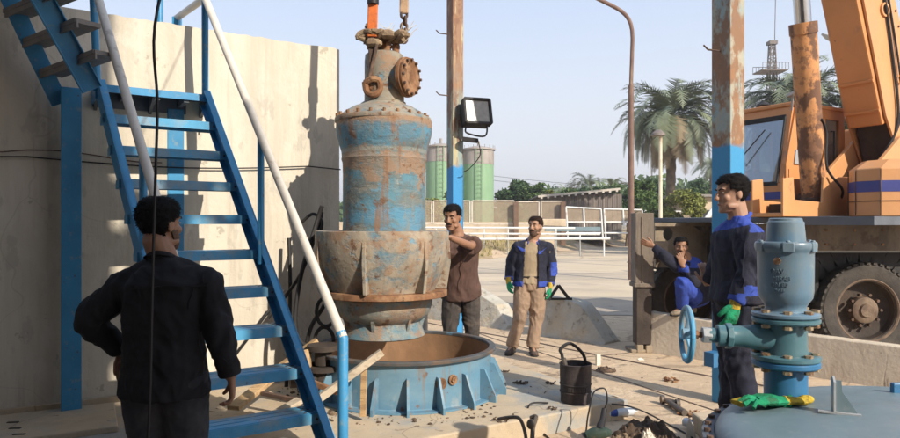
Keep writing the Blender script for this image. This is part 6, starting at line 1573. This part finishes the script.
def head_parts(t, H, skin_h, face=True,  beard=0, hair_t=.012, fringe=0, seed=0, brows=True, mous=True):
    # hair shell
    n, K = 84, 34; m = MB(); grid = {}
    def hl(x, y):
        if y > .045: return .072 - fringe - .25 * max(0, .03 - abs(x)) * .2
        if y > .012: return .030
        if y > -.02: return .010
        return -.055
    for i in range(K + 1):
        z = -.075 + (.122 + .075) * i / K
        for j in range(n):
            th = 2 * PI * j / n; p0 = head_at(z, th, 0); keep = z > hl(p0.x, p0.y) + .008 * noise.noise(V((p0.x * 60, p0.y * 60, seed)))
            tf = hair_t * (.7 + .3 * min(1, max(0, (z - hl(p0.x, p0.y)) / .05))) * (1 + .35 * noise.noise(p0 * 45 + V((seed, 0, 0))) + .25 * noise.noise(p0 * 110))
            p = head_at(z, th, tf); up_ = max(0, (z - .07)) / .05 * tf; p.z += up_ * .55
            grid[i, j] = (p, keep)
    vs = [H(grid[i, j][0]) for i in range(K + 1) for j in range(n)]
    fs = []
    for i in range(K):
        for j in range(n):
            q = [(i, j), (i, (j + 1) % n), (i + 1, (j + 1) % n), (i + 1, j)]
            if sum(grid[a][1] for a in q) >= 3: fs.append(tuple(a * n + b for a, b in q))
    fs.append(tuple(K * n + j for j in range(n)))
    m.add(vs, fs); m2 = MB(); rnd = random.Random(seed + 77); keys = [q for q in grid if grid[q][1] and q[0] < K]
    for _ in range(2200):
        i, j = rnd.choice(keys); p = H(grid[i, j][0] + V((rnd.uniform(-.003, .003), rnd.uniform(-.003, .003), rnd.uniform(-.003, .003)))); nr_ = (p - H((0, -.01, .02))).normalized()
        tg = V((rnd.gauss(0, .5), rnd.gauss(0, .5), rnd.gauss(-.35, .4))); tg = (tg - nr_ * tg.dot(nr_) + nr_ * .26).normalized(); wv = nr_.cross(tg).normalized() * .0013; b = len(m2.v); m2.v += [p - wv, p + wv, p + tg * rnd.uniform(.008, .020) * H.k]; m2.f.append((b, b + 1, b + 2)); m2.m.append(0)
    o = m.build('hair', skin_h, t, smooth=80)
    m2.build('loose_hair', skin_h, o, smooth=0, weld=False)
    sm = o.modifiers.new('thick', 'SOLIDIFY'); sm.thickness = hair_t * 1.1 * H.k; sm.offset = -1
    if beard:
        m = MB(); vs = []; keepf = {}
        K2 = 16
        for i in range(K2 + 1):
            z = -.122 + .10 * i / K2
            for j in range(n):
                th = 2 * PI * j / n; p0 = head_at(z, th, .0028); a = th if th < PI else 2 * PI - th
                k_ = a < 1.65 and (z < -.045 or a > 1.15) and not (a < .28 and -.072 < z < -.050) and not (z > -.045 and a < 1.15)
                if a < .35 and -.052 < z < -.040: k_ = True
                vs.append(H(p0)); keepf[i, j] = k_
        fs = [tuple(a * n + b for a, b in ((i, j), (i, (j + 1) % n), (i + 1, (j + 1) % n), (i + 1, j))) for i in range(K2) for j in range(n) if keepf[i, j] and keepf[i + 1, (j + 1) % n]]
        m.add(vs, fs); o = m.build('beard', M['stubble'] if beard < 2 else skin_h, t, smooth=80); sm = o.modifiers.new('thick', 'SOLIDIFY'); sm.thickness = .005; sm.offset = -1
    if face:
        for s_ in (-1, 1):
            m = MB(); m.ball(H((s_ * .031, .0800, .010)), .0098 * H.k, (1.25, .8, .62), 10, R=H.M3()); e = m.build('eye', M['eyew'], t)
            m = MB(); m.ball(H((s_ * .031, .0862, .010)), .0050 * H.k, (1, .6, 1), 8, R=H.M3()); m.build('iris', M['iris'], e)
            if brows: m = MB(); m.loft([H((s_ * .014, .0925, .030)), H((s_ * .032, .0915, .037)), H((s_ * .052, .078, .031))], [(.0055 * H.k, .004), (.006 * H.k, .004), (.003, .003)], n=8); m.build('eyebrow', skin_h, t)
        m = MB(); m.loft([H((-.021, .091, -.062)), H((0, .0985, -.061)), H((.021, .091, -.062))], [(.003 * H.k, .003), (.006 * H.k, .006), (.003 * H.k, .003)], n=8); m.build('lips', M['lips'], t)
        if mous: m = MB(); m.loft([H((-.026, .0905, -.050)), H((0, .1005, -.046)), H((.026, .0905, -.050))], [(.005 * H.k, .005), (.0075 * H.k, .007), (.005 * H.k, .005)], n=8); m.build('moustache', skin_h, t)
def hand_mb(m, w_, d, tv, pn, k=1.0, curl=.35, grow=0, spread=1.0):
    """w_: wrist; d: hand direction; tv: thumb side; pn: palm normal (fingers curl towards it)"""
    w_ = V(w_); d = V(d).normalized(); tv = V(tv); tv = (tv - d * tv.dot(d)).normalized(); pn0 = V(pn); p2 = d.cross(tv); pn = p2 if p2.dot(pn0) > 0 else -p2
    g = grow
    m.loft([w_ - d * .02 * k, w_ + d * .01 * k, w_ + d * .045 * k, w_ + d * .078 * k, w_ + d * .092 * k], [(a * k + g, b * k + g) for a, b in ((.026, .021), (.033, .019), (.042, .017), (.041, .014), (.036, .010))], ax=tv, n=14)
    for off, L_, sp, cc in ((.030, .074, .10, .85), (.0105, .082, .02, 1.0), (-.0095, .076, -.05, 1.1), (-.029, .060, -.16, 1.25)):
        p = w_ + d * .082 * k + tv * off * k; a = .15 + curl * cc * .5; pts = [p]; dd = (d + tv * sp * spread).normalized()
        for ph in (.45, .31, .24):
            v_ = dd * math.cos(a) + pn * math.sin(a); p = p + v_ * L_ * ph * k; pts.append(p); a += curl * cc
        m.tube(pts, [.0098 * k + g, .0092 * k + g, .0085 * k + g, .0072 * k + g], 8)
    p = w_ + d * .018 * k + tv * .026 * k; dd = (tv * .75 + d * .65 + pn * .25).normalized(); q1 = p + dd * .038 * k; d2 = (tv * .25 + d * .9 + pn * (.2 + curl * .4)).normalized(); q2 = q1 + d2 * .032 * k; q3 = q2 + (d2 + pn * curl * .5).normalized() * .024 * k
    m.tube([p - dd * .01 * k, p + dd * .01 * k, q1, q2, q3], [.015 * k + g, .0145 * k + g, .0115 * k + g, .0105 * k + g, .0085 * k + g], 8)
def limb(m, a, b, c, rs, bulge=0.0, n=14):
    """two-segment tapered limb: a->b->c, rs = radii at start, mid-upper, joint, mid-lower, end"""
    a, b, c = V(a), V(b), V(c)
    pts = [a, a.lerp(b, .3), a.lerp(b, .65), a.lerp(b, .93), b + ((a + c) / 2 - b) * .03, b.lerp(c, .08), b.lerp(c, .35), b.lerp(c, .7), c]
    r0, r1, r2, r3, r4 = rs
    m.loft(pts, [r0, (r0 + r1) / 2 * 1.02, r1, r2 * 1.02, r2, r2 * 1.0, r3, (r3 + r4) / 2, r4], n=n)
def torso(m, pel, ch, nk, hd, ax_lo, ax_hi, rs, top=True):
    pel, ch, nk = V(pel), V(ch), V(nk)
    a0, a1 = V(ax_lo).normalized(), V(ax_hi).normalized(); k = len(rs) - 1
    pts = []; axs = []; rr = []
    for t, a, b in rs:
        if t <= 1: pts.append(pel.lerp(ch, t))
        else: pts.append(ch.lerp(nk, t - 1))
        u = max(0, min(1, t)); axs.append(a0.lerp(a1, u)); rr.append((a, b))
    m.loft(pts, rr, ax=axs, n=24)
def foot_dir(an, toe): d = V(toe) - V(an); d.z = 0; return d.normalized()
def shoe(t, an, toe, zg, mt, k=1.0, name='shoe', cuff=.05):
    an, toe = V(an), V(toe); d = foot_dir(an, toe); s_ = V((-d.y, d.x, 0)); m = MB(); L_ = .27 * k
    h0 = V((an.x, an.y, zg)) - d * .075 * k
    prof = [(0, .022, .03, .035), (.02, .036, .05, .052), (.08, .040, .055, .058), (.12, .040, .045, .047), (.18, .048, .036, .036), (.235, .044, .027, .027), (.268, .022, .018, .018)]
    m.loft([h0 + d * x * k + V((0, 0, zc * k * .9 + .006)) for x, hw, hh, zc in prof], [(hw * k, hh * k * .92) for x, hw, hh, zc in prof], ax=s_, n=16)
    m.loft([h0 + d * .07 * k + V((0, 0, .05)), V((an.x, an.y, zg + .09 * k)), V((an.x, an.y, zg + .09 * k + cuff))], [.046 * k, .045 * k, .046 * k], n=14)
    o = baked(m, name, mt, t, .006, 2, wr=.0015)
    m = MB(); m.loft([h0 + d * x * k + V((0, 0, .010)) for x, hw, *_ in prof], [(hw * k + .004, .011) for x, hw, *_ in prof], ax=s_, n=16); m.build('sole', M['black'], o)
    return o

def person(label, root, J, k=1.0, skin='skin', hair='hair', hands=(), body_extra=None):
    t = thing('person', label, 'person', root)
    m = MB(); H = J['H']
    head_mb(m, H)
    m.loft([V(J['nk']) + V((0, 0, -.05)), V(J['nk']), H((0, -.02, -.07)), H((0, -.015, -.03))], [(.08 * k, .07 * k), (.066 * k, .064 * k), (.062 * k, .064 * k), (.056 * k, .055 * k)], ax=J['ax1'], n=16)
    torso(m, J['pel'], J['ch'], J['nk'], None, J['ax0'], J['ax1'], [(-.14, .12 * k, .09 * k), (0, .155 * k, .105 * k), (.35, .135 * k, .09 * k), (.75, .155 * k, .105 * k), (1.0, .165 * k, .10 * k), (1.45, .12 * k, .08 * k), (1.8, .065 * k, .06 * k)])
    for s_ in 'LR':
        limb(m, J['sh' + s_], J['el' + s_], J['wr' + s_], [.050 * k, .044 * k, .037 * k, .037 * k, .026 * k])
        limb(m, J['hip' + s_], J['kn' + s_], J['an' + s_], [.078 * k, .070 * k, .052 * k, .052 * k, .036 * k])
        an, toe = V(J['an' + s_]), V(J['toe' + s_]); m.loft([an - foot_dir(an, toe) * .03, an + foot_dir(an, toe) * .06 + V((0, 0, -.03)), an + foot_dir(an, toe) * .14 + V((0, 0, -.045))], [.03, .03, .02], n=10)
    for h in hands: hand_mb(m, *h[:4], **(h[4] if len(h) > 4 else {}))
    baked(m, 'body', M[skin], t, .0058, 1)
    return t
def hips(J, k=1.0, w_=.092):
    for s_, g in (('L', -1), ('R', 1)): J['hip' + s_] = V(J['pel']) + V(J['ax0']).normalized() * g * w_ * k + V((0, 0, -.03))
def garment_top(t, J, k, mats, matfn, fat=1.0, sleeve='long', hem=-.02, wr=.005, seed=0, name='shirt', collar=True, cut=None, voxel=.009, hang=.0):
    m = MB(); g = .02 * fat
    torso(m, J['pel'], J['ch'], J['nk'], None, J['ax0'], J['ax1'], [(hem, .185 * k + g, .138 * k + g), (min(hem + .12, .1), .182 * k + g, .134 * k + g), (.35, .156 * k + g, .112 * k + g), (.75, .170 * k + g, .115 * k + g), (1.0, .178 * k + g, .108 * k + g), (1.3, .150 * k + g, .092 * k + g * .6), (1.62, .085 * k + g * .4, .075 * k + g * .4), (1.8, .066 * k + .004, .064 * k + .004)])
    for s_ in 'LR':
        sh, el, wr_ = V(J['sh' + s_]), V(J['el' + s_]), V(J['wr' + s_])
        inner = V(J['ch']).lerp(sh, .5) + V((0, 0, .03))
        sc_ = sh + V((0, 0, -.018)); m.ball(sc_, .062 * k + g * .75, n=16)
        nb = V(J['ch']).lerp(V(J['nk']), .62); m.loft([nb, nb.lerp(sc_, .5) + V((0, 0, .004)), sc_], [.058 * k + g * .3, .056 * k + g * .5, .056 * k + g * .7], n=16)
        m.loft([inner + V((0, 0, -.05)), sc_ + V((0, 0, -.01))], [.075 * k + g * .5, .060 * k + g * .7], n=16); sh = sc_ + (el - sc_) * .06
        if sleeve == 'long': limb(m, sh, el, wr_ + (wr_ - el).normalized() * -.015, [.060 * k + g * .6, .056 * k + g * .8, .050 * k + g * .7, .048 * k + g * .6, .036 * k + g * .5])
        else:
            e_ = sh.lerp(el, sleeve); m.loft([sh, sh.lerp(e_, .5), e_], [.066 * k + g, .062 * k + g, .062 * k + g], n=16)
    jt = [(V(J['el' + s_]), .14, 1.6) for s_ in 'LR'] + [(V(J['sh' + s_]), .13, .6) for s_ in 'LR'] + [(V(J['pel']), .25, .6)]
    o = baked(m, name, mats, t, voxel, 2, matfn, wr, seed, jt, cut)
    return o
def collar_ring(t, J, k, mt, h=.035, name='collar', open_=0, r=.074):
    nk = V(J['nk']); f = V(J['H'].f); m = MB(); n = 28; vs = []; ax = V(J['ax1']).normalized(); fw = V((-ax.y, ax.x, 0)); fw = fw if fw.dot(V(J['fwd'])) > 0 else -fw
    base = nk.lerp(V(J['ch']), .22); h *= .8
    for j in range(n + 1):
        a = open_ + (2 * PI - 2 * open_) * j / n; d = fw * math.cos(a) + ax * math.sin(a)
        for rr, dz in ((r * k, -.012), ((r - .010) * k, h), ((r + .012) * k, h * .35 - .02 * math.cos(a) * (1 if open_ else 0))):
            vs.append(base + d * rr + V((0, 0, dz - .028 * math.cos(a))))
    fs = []
    for j in range(n):
        b = 3 * j; fs += [(b, b + 3, b + 4, b + 1), (b + 1, b + 4, b + 5, b + 2)]
    m.add(vs, fs); o = m.build(name, mt, t, smooth=60); sm = o.modifiers.new('thick', 'SOLIDIFY'); sm.thickness = .005
    return o
def trousers(t, J, k, mt, fat=1.0, wr=.006, seed=3, matfn=None, top=.10, hemdz=.03):
    m = MB(); g = .016 * fat; up_ = (V(J['ch']) - V(J['pel'])); up_ = up_.normalized()
    pel = V(J['pel']); m.loft([pel - up_ * .07, pel, pel + up_ * top * .6, pel + up_ * top], [(.135 * k + g, .10 * k + g), (.168 * k + g, .115 * k + g), (.155 * k + g, .108 * k + g), (.145 * k + g, .102 * k + g)], ax=J['ax0'], n=20)
    for s_ in 'LR':
        an = V(J['an' + s_]); kn = V(J['kn' + s_]); an2 = an + (kn - an).normalized() * hemdz * -0.3
        limb(m, J['hip' + s_], kn, an2, [.092 * k + g, .082 * k + g, .064 * k + g, .058 * k + g, .054 * k + g])
    jt = [(V(J['kn' + s_]), .2, 1.2) for s_ in 'LR'] + [(V(J['an' + s_]), .16, 1.6) for s_ in 'LR'] + [(pel, .2, .8)]
    return baked(m, 'trousers', mt, t, .009, 2, matfn, wr, seed, jt)

def seam(g, pts, r=.0022, mt=None, name='seam'):
    """stitched line laid on the surface of garment g through world points pts"""
    off = V((0, 0, 0)); q = g
    while q is not None: off += q.location; q = q.parent
    out = []
    for p in spline(pts, 5):
        ok, c, n_, _ = g.closest_point_on_mesh(p - off)
        if ok: out.append(c + off + n_ * r * .6)
    m = MB(); m.tube(out, r, 5); return m.build(name, mt or g.data.materials[0], g)
def patch(g, ctr, w_, h_, right, mt, name='pocket'):
    off = V((0, 0, 0)); q = g
    while q is not None: off += q.location; q = q.parent
    r_ = V(right).normalized(); m = MB(); n = 5; vs = []
    for j in range(n + 1):
        for i in range(n + 1):
            p = V(ctr) + r_ * (i / n - .5) * w_ + V((0, 0, (.5 - j / n) * h_)); ok, c, n_, _ = g.closest_point_on_mesh(p - off); vs.append(c + off + n_ * .0045)
    m.add(vs, [(j * 6 + i, j * 6 + i + 1, j * 6 + i + 7, j * 6 + i + 6) for j in range(n) for i in range(n)])
    o = m.build(name, mt, g, smooth=60); sm = o.modifiers.new('thick', 'SOLIDIFY'); sm.thickness = .004; return o

# --- man in black, back to the camera
Y = 3.2
J = dict(pel=P(164, 368, Y), ch=P(165, 285, Y - .02), nk=P(162, 255, Y + .02), ax0=(1, 0, 0), ax1=(1, .02, 0), fwd=(0, 1, 0),
         shL=P(124, 284, Y), shR=P(207, 281, Y), elL=P(87, 320, Y - .02), wrL=P(124, 352, Y + .08), elR=P(221, 336, Y - .02), wrR=P(231, 378, Y + .0),
         knL=(P(148, 0, Y).x, Y + .02, .50), knR=(P(186, 0, Y).x, Y + .03, .50), anL=(P(143, 0, Y).x, Y - .02, .09), anR=(P(190, 0, Y).x, Y, .09), toeL=(P(138, 0, Y).x, Y + .2, 0), toeR=(P(198, 0, Y).x, Y + .2, 0))
J['H'] = HF(P(160, 224.5, Y + .02), (.40, .91, -.02), 1.05); hips(J)
t = person('man in a black shirt seen from behind with hand on hip', (P(165, 0, Y).x, Y, 0), J, 1.03, 'skin',
           hands=[(P(124, 352, Y + .08), (-.25, .25, -.9), (-.3, -1, 0), (1, .3, 0), dict(k=1.0, curl=.35)), (P(231.5, 379, Y), (.03, .05, -1), (-.35, 1, 0), (-1, -.35, 0), dict(k=1.02, curl=.75))])
head_parts(t, J['H'], M['hair'], True, 1, .015, 0, 1)
gA = garment_top(t, J, 1.07, [M['shirt_black']], None, .85, 'long', -.30, .011, 1, voxel=.008)
collar_ring(t, J, 1.0, M['shirt_black'], .035)
for line in ([P(118, 292, Y - .2), P(140, 289, Y - .25), P(165, 288, Y - .3), P(190, 288, Y - .25), P(212, 290, Y - .2)], 
             [P(222, 368, Y - .2), P(230, 370, Y - .2), P(238, 368, Y - .2)], [P(127, 268, Y - .1), P(130, 290, Y - .2), P(134, 310, Y - .2)], [P(203, 268, Y - .1), P(200, 290, Y - .2), P(196, 312, Y - .2)]): seam(gA, line, .0028)
trousers(t, J, 1.04, M['jeans'], 1.2, seed=9)
for s_ in 'LR': shoe(t, J['an' + s_], J['toe' + s_], 0, M['boot'])

# --- man in maroon beside the pump
Y = 6.72; zg = .15
J = dict(pel=P(461, 291, Y), ch=P(459, 250, Y - .12), nk=P(457, 232, Y - .15), ax0=(1, .15, 0), ax1=(1, .25, 0), fwd=(-.2, -1, 0),
         shL=P(442, 245, Y - .2), shR=P(473, 243, Y - .1), elL=P(435, 252, 6.3), wrL=P(440, 236, 6.0), elR=P(471, 246, 6.28), wrR=P(450, 237.5, 5.98),
         knL=P(450, 331, Y - .03), knR=P(471.5, 331, Y), anL=(P(447, 0, Y).x, Y + .02, zg + .09), anR=(P(473, 0, Y).x, Y + .02, zg + .09), toeL=(P(444, 0, Y).x, Y - .2, zg), toeR=(P(475, 0, Y).x, Y - .2, zg))
J['H'] = HF(P(452.5, 217.5, Y - .2), (-.38, -.9, -.18), 1.02); hips(J)
t = person('man in a maroon short sleeved shirt with hands on the pump bowl', (P(461, 0, Y).x, Y, zg), J, 1.0, 'skin',
           hands=[(P(449.5, 237.2, 5.97), (-1, -.25, -.1), (-.2, -1, .2), (0, 0, -1), dict(k=1.0, curl=.3)), (P(439.5, 235.5, 5.98), (-1, -.2, .15), (0, -1, .2), (0, 0, -1), dict(k=1.0, curl=.3))])
head_parts(t, J['H'], M['hair'], True, 0, .011, 0, 2)
gB = garment_top(t, J, 1.0, [M['shirt_maroon']], None, 1.2, .62, -.12, .009, 4, voxel=.008)
collar_ring(t, J, 1.0, M['shirt_maroon'], .03, open_=.5)
seam(gB, [P(459, 240, 6.3), P(460, 262, 6.3), P(460, 292, 6.4)], .004); patch(gB, P(468, 254, 6.35), .10, .11, (1, .2, 0), M['shirt_maroon'])
trousers(t, J, .93, M['trousers_dark'], .9, seed=14, wr=.009)
for s_ in 'LR': shoe(t, J['an' + s_], J['toe' + s_], zg, M['boot'])

# --- man in the open navy jacket
Y = 8.14
J = dict(pel=P(530, 284, Y), ch=P(531, 252, Y), nk=P(533, 239, Y), ax0=(1, -.08, 0), ax1=(1, -.08, 0), fwd=(-.1, -1, 0),
         shL=P(517, 247, Y), shR=P(547, 247, Y), elL=P(511, 266, Y + .05), wrL=P(508.5, 281, Y - .04), elR=P(552, 268, Y + .05), wrR=P(550, 286, Y - .06),
         knL=P(520, 317, Y - .05), knR=P(537, 317, Y - .03), anL=(P(512, 0, Y).x, Y, .09), anR=(P(532, 0, Y).x, Y - .05, .09), toeL=(P(505, 0, Y).x, Y - .2, 0), toeR=(P(533, 0, Y).x, Y - .26, 0))
J['H'] = HF(P(535.5, 226.5, Y - .03), (-.55, -.83, .0), 1.0); hips(J, 1, .085)
t = person('man in an open navy jacket with green and yellow gloves', (P(524, 0, Y).x, Y, 0), J, .98, 'skin2',
           hands=[(P(508.5, 281, Y - .04), (.05, -.1, -1), (.3, -1, 0), (1, .3, 0), dict(k=.9, curl=.4)), (P(550, 286, Y - .06), (-.05, -.1, -1), (-.3, -1, 0), (-1, .3, 0), dict(k=.9, curl=.4))])
head_parts(t, J['H'], M['hair2'], True, 1, .012, 0, 3)
garment_top(t, J, .92, [M['polo']], None, .6, .3, .02, .004, 5, name='polo_shirt')
def jm(c, n):
    s_ = FPX / c.y; x = CXP + c.x * s_; y = HY - (c.z - CH) * s_
    if y > 281.5 and 512 < x < 549: return 1
    if (x < 513 and y > 276) or (x > 546 and y > 282): return 1
    if y < 240.5: return 1
    if x > 551 and 262 < y < 276: return 1
    return 0
def jc(c, n):
    s_ = FPX / c.y; x = CXP + c.x * s_; y = HY - (c.z - CH) * s_
    if n.z < -.7 and y > 284 and 516 < x < 546: return True
    return c.y < 8.14 and 525.5 - (y - 240) * .06 < x < 538 + (y - 240) * .02 and y > 236
gC = garment_top(t, J, 1.0, [M['navy'], M['royal']], jm, 1.35, 'long', -.06, .010, 6, name='jacket', cut=jc)
collar_ring(t, J, 1.0, M['royal'], .03, open_=.7, r=.08)
patch(gC, P(520.5, 246, 7.9), .09, .10, (1, 0, 0), M['royal']); patch(gC, P(544.5, 249.5, 7.9), .09, .10, (1, 0, 0), M['royal'])
trousers(t, J, .96, M['khaki'], 1.25, seed=21, wr=.009, top=.09)
m = MB(); b = V(J['pel']) + V((0, 0, .085)); m.lathe([(.168, -.018), (.172, -.018), (.172, .018), (.168, .018)], (0, 0, 0), 32)
m.v = [b + V((v.x * 1.0, v.y * .72, v.z)) for v in m.v]; m.build('belt', M['belt'], t)
def glove(t, args, cuff_len=.06, k=.93):
    w_, d, tv, pn, kw = args; w_ = V(w_); d = V(d).normalized()
    m = MB(); hand_mb(m, w_, d, tv, pn, grow=.0045, **kw); o = baked(m, 'glove', M['glove_g'], t, .006, 1, wr=.001)
    m = MB(); m.loft([w_ - d * .055, w_ - d * .02, w_ + d * .025], [(.045, .04), (.038, .034), (.039, .027)], ax=tv, n=16); m.build('glove_cuff', M['glove_y'], o)
    return o
glove(t, (P(508.5, 281.5, Y - .04), (.05, -.1, -1), (.3, -1, 0), (1, .3, 0), dict(k=1.0, curl=.4)))
glove(t, (P(550, 287, Y - .06), (-.05, -.1, -1), (-.3, -1, 0), (-1, .3, 0), dict(k=1.0, curl=.4)))
for s_ in 'LR': shoe(t, J['an' + s_], J['toe' + s_], 0, M['boot'])

# --- man in navy overalls by the wide column, side view
Y = 4.5; zg = .175
J = dict(pel=P(738, 302, Y), ch=P(738, 236, Y), nk=P(738, 216, Y), ax0=(-.25, .97, 0), ax1=(-.3, .95, 0), fwd=(-.95, -.3, 0),
         shL=P(746, 232, Y - .17), shR=P(727, 231, Y + .17), elL=P(749, 272, Y - .22), wrL=P(735, 304, Y - .22), elR=P(719, 266, Y + .25), wrR=P(708, 284, Y + .3),
         knL=P(738, 358, Y - .12), knR=P(733, 358, Y + .10), anL=(P(742, 0, Y).x, Y - .12, zg + .09), anR=(P(738, 0, Y).x, Y + .12, zg + .09), toeL=(P(705, 0, Y).x, Y - .16, zg), toeR=(P(705, 0, Y).x, Y + .1, zg))
J['H'] = HF(P(732, 194, Y), (-.97, -.12, -.08), 1.06); hips(J)
hL = (P(735, 305, Y - .22), (-.25, 0, -.97), (-1, -.2, .25), (.2, 1, 0), dict(k=1.0, curl=.5))
t = person('man in navy and blue work clothes standing side on by the valve', (P(740, 0, Y).x, Y, zg), J, 1.02, 'skin2',
           hands=[(hL[0], hL[1], hL[2], hL[3], dict(k=.9, curl=.5)), (P(707.5, 283, Y + .3), (-.12, .05, 1), (-1, 0, 0), (0, 1, 0), dict(k=1.0, curl=.3))])
head_parts(t, J['H'], M['hair'], True, 0, .015, .0, 4, mous=False)
def dmf(c, n):
    s_ = FPX / c.y; x = CXP + c.x * s_; y = HY - (c.z - CH) * s_
    if y < 227 - (x - 738) * .2 and y > 200: return 1
    if y > 294 and y < 306 and c.y < 4.36 and x < 746: return 1
    if 286 < y < 296 and x > 744 : return 1
    if y < 232 and x > 750: return 1
    return 0
gD = garment_top(t, J, 1.04, [M['navy'], M['royal']], dmf, 1.35, 'long', .02, .011, 7, name='jacket')
collar_ring(t, J, 1.0, M['royal'], .04, open_=.35, r=.078)
trousers(t, J, 1.05, M['navy'], 1.4, seed=31, wr=.010)
seam(gD, [P(735, 226, 4.1), P(742, 230, 4.1), P(752, 234, 4.15)], .003); seam(gD, [P(742, 236, 4.1), P(740, 262, 4.1), P(736, 286, 4.1)], .0028)
m = MB(); q0, q1 = P(752, 236, Y - .245), P(757, 236.5, Y - .20); m.beam(q0, q1, .01, .008); m.build('red_piping', M['sling_o'], t, smooth=0)
glove(t, (hL[0], hL[1], hL[2], hL[3], dict(k=1.05, curl=.5)))
for s_ in 'LR': shoe(t, J['an' + s_], J['toe' + s_], zg, M['boot'])

# --- man squatting on the barrier
Y = 8.05; zg = .48
J = dict(pel=P(699, 296, Y + .12), ch=P(690, 268, Y), nk=P(686, 256.5, Y - .05), ax0=(.6, .75, 0), ax1=(.75, .6, 0), fwd=(-.7, -.75, 0),
         shL=P(676, 264, Y - .12), shR=P(699, 266, Y + .10), elL=P(664, 256, Y - .14), wrL=P(653, 246, Y - .08), elR=P(695, 284, Y - .12), wrR=P(683, 266, Y - .22),
         knL=P(681, 282, Y - .22), knR=P(687, 284, Y + .05), anL=(P(682, 0, Y).x, Y - .03, zg + .09), anR=(P(694, 0, Y).x, Y + .06, zg + .09), toeL=(P(668, 0, Y).x, Y - .10, zg), toeR=(P(684, 0, Y).x, Y - .04, zg))
J['H'] = HF(P(681, 247, Y - .10), (-.3, -.95, -.05), .97); hips(J, 1, .08)
t = person('man in blue work clothes squatting on the barrier, hand on his face', (P(690, 0, Y).x, Y, zg), J, .96, 'skin',
           hands=[(P(652.5, 245.5, Y - .08), (-.95, .05, .35), (.3, -.3, .8), (0, 1, 0), dict(k=.98, curl=.15)), (P(682.5, 265, Y - .22), (-.28, .0, 1), (1, -.1, .2), (0, 1, 0), dict(k=.98, curl=.28))])
head_parts(t, J['H'], M['hair'], True, 0, .010, 0, 5)
def emf(c, n):
    s_ = FPX / c.y; x = CXP + c.x * s_; y = HY - (c.z - CH) * s_
    if x > 690 and y < 268: return 1
    if y < 262 and x > 684: return 1
    if 262 < y < 272 and 678 < x < 689 and c.y < Y - .13: return 1
    return 0
garment_top(t, J, .98, [M['navy'], M['royal']], emf, 1.1, 'long', -.05, .006, 8, name='jacket')
collar_ring(t, J, 1.0, M['royal'], .025, open_=.6)
trousers(t, J, .98, M['royal'], 1.1, seed=41)
for s_ in 'LR': shoe(t, J['an' + s_], J['toe' + s_], zg, M['shoe_tan'], .95)

# ------------------------------------------------------------------ thin dusty air
m = MB(); m.box((0, 470, 17), (900, 1120, 37)); hz_ = bpy.data.materials.new('haze'); hz_.use_nodes = True
hn = hz_.node_tree; [hn.nodes.remove(n) for n in list(hn.nodes) if n.type != 'OUTPUT_MATERIAL']
pv = hn.nodes.new('ShaderNodeVolumePrincipled'); pv.inputs['Color'].default_value = (.93, .93, .95, 1); pv.inputs['Density'].default_value = .0013; pv.inputs['Anisotropy'].default_value = .3
hn.links.new(pv.outputs[0], [n for n in hn.nodes if n.type == 'OUTPUT_MATERIAL'][0].inputs['Volume'])
tag(m.build('haze', hz_, None, smooth=0), kind='stuff')
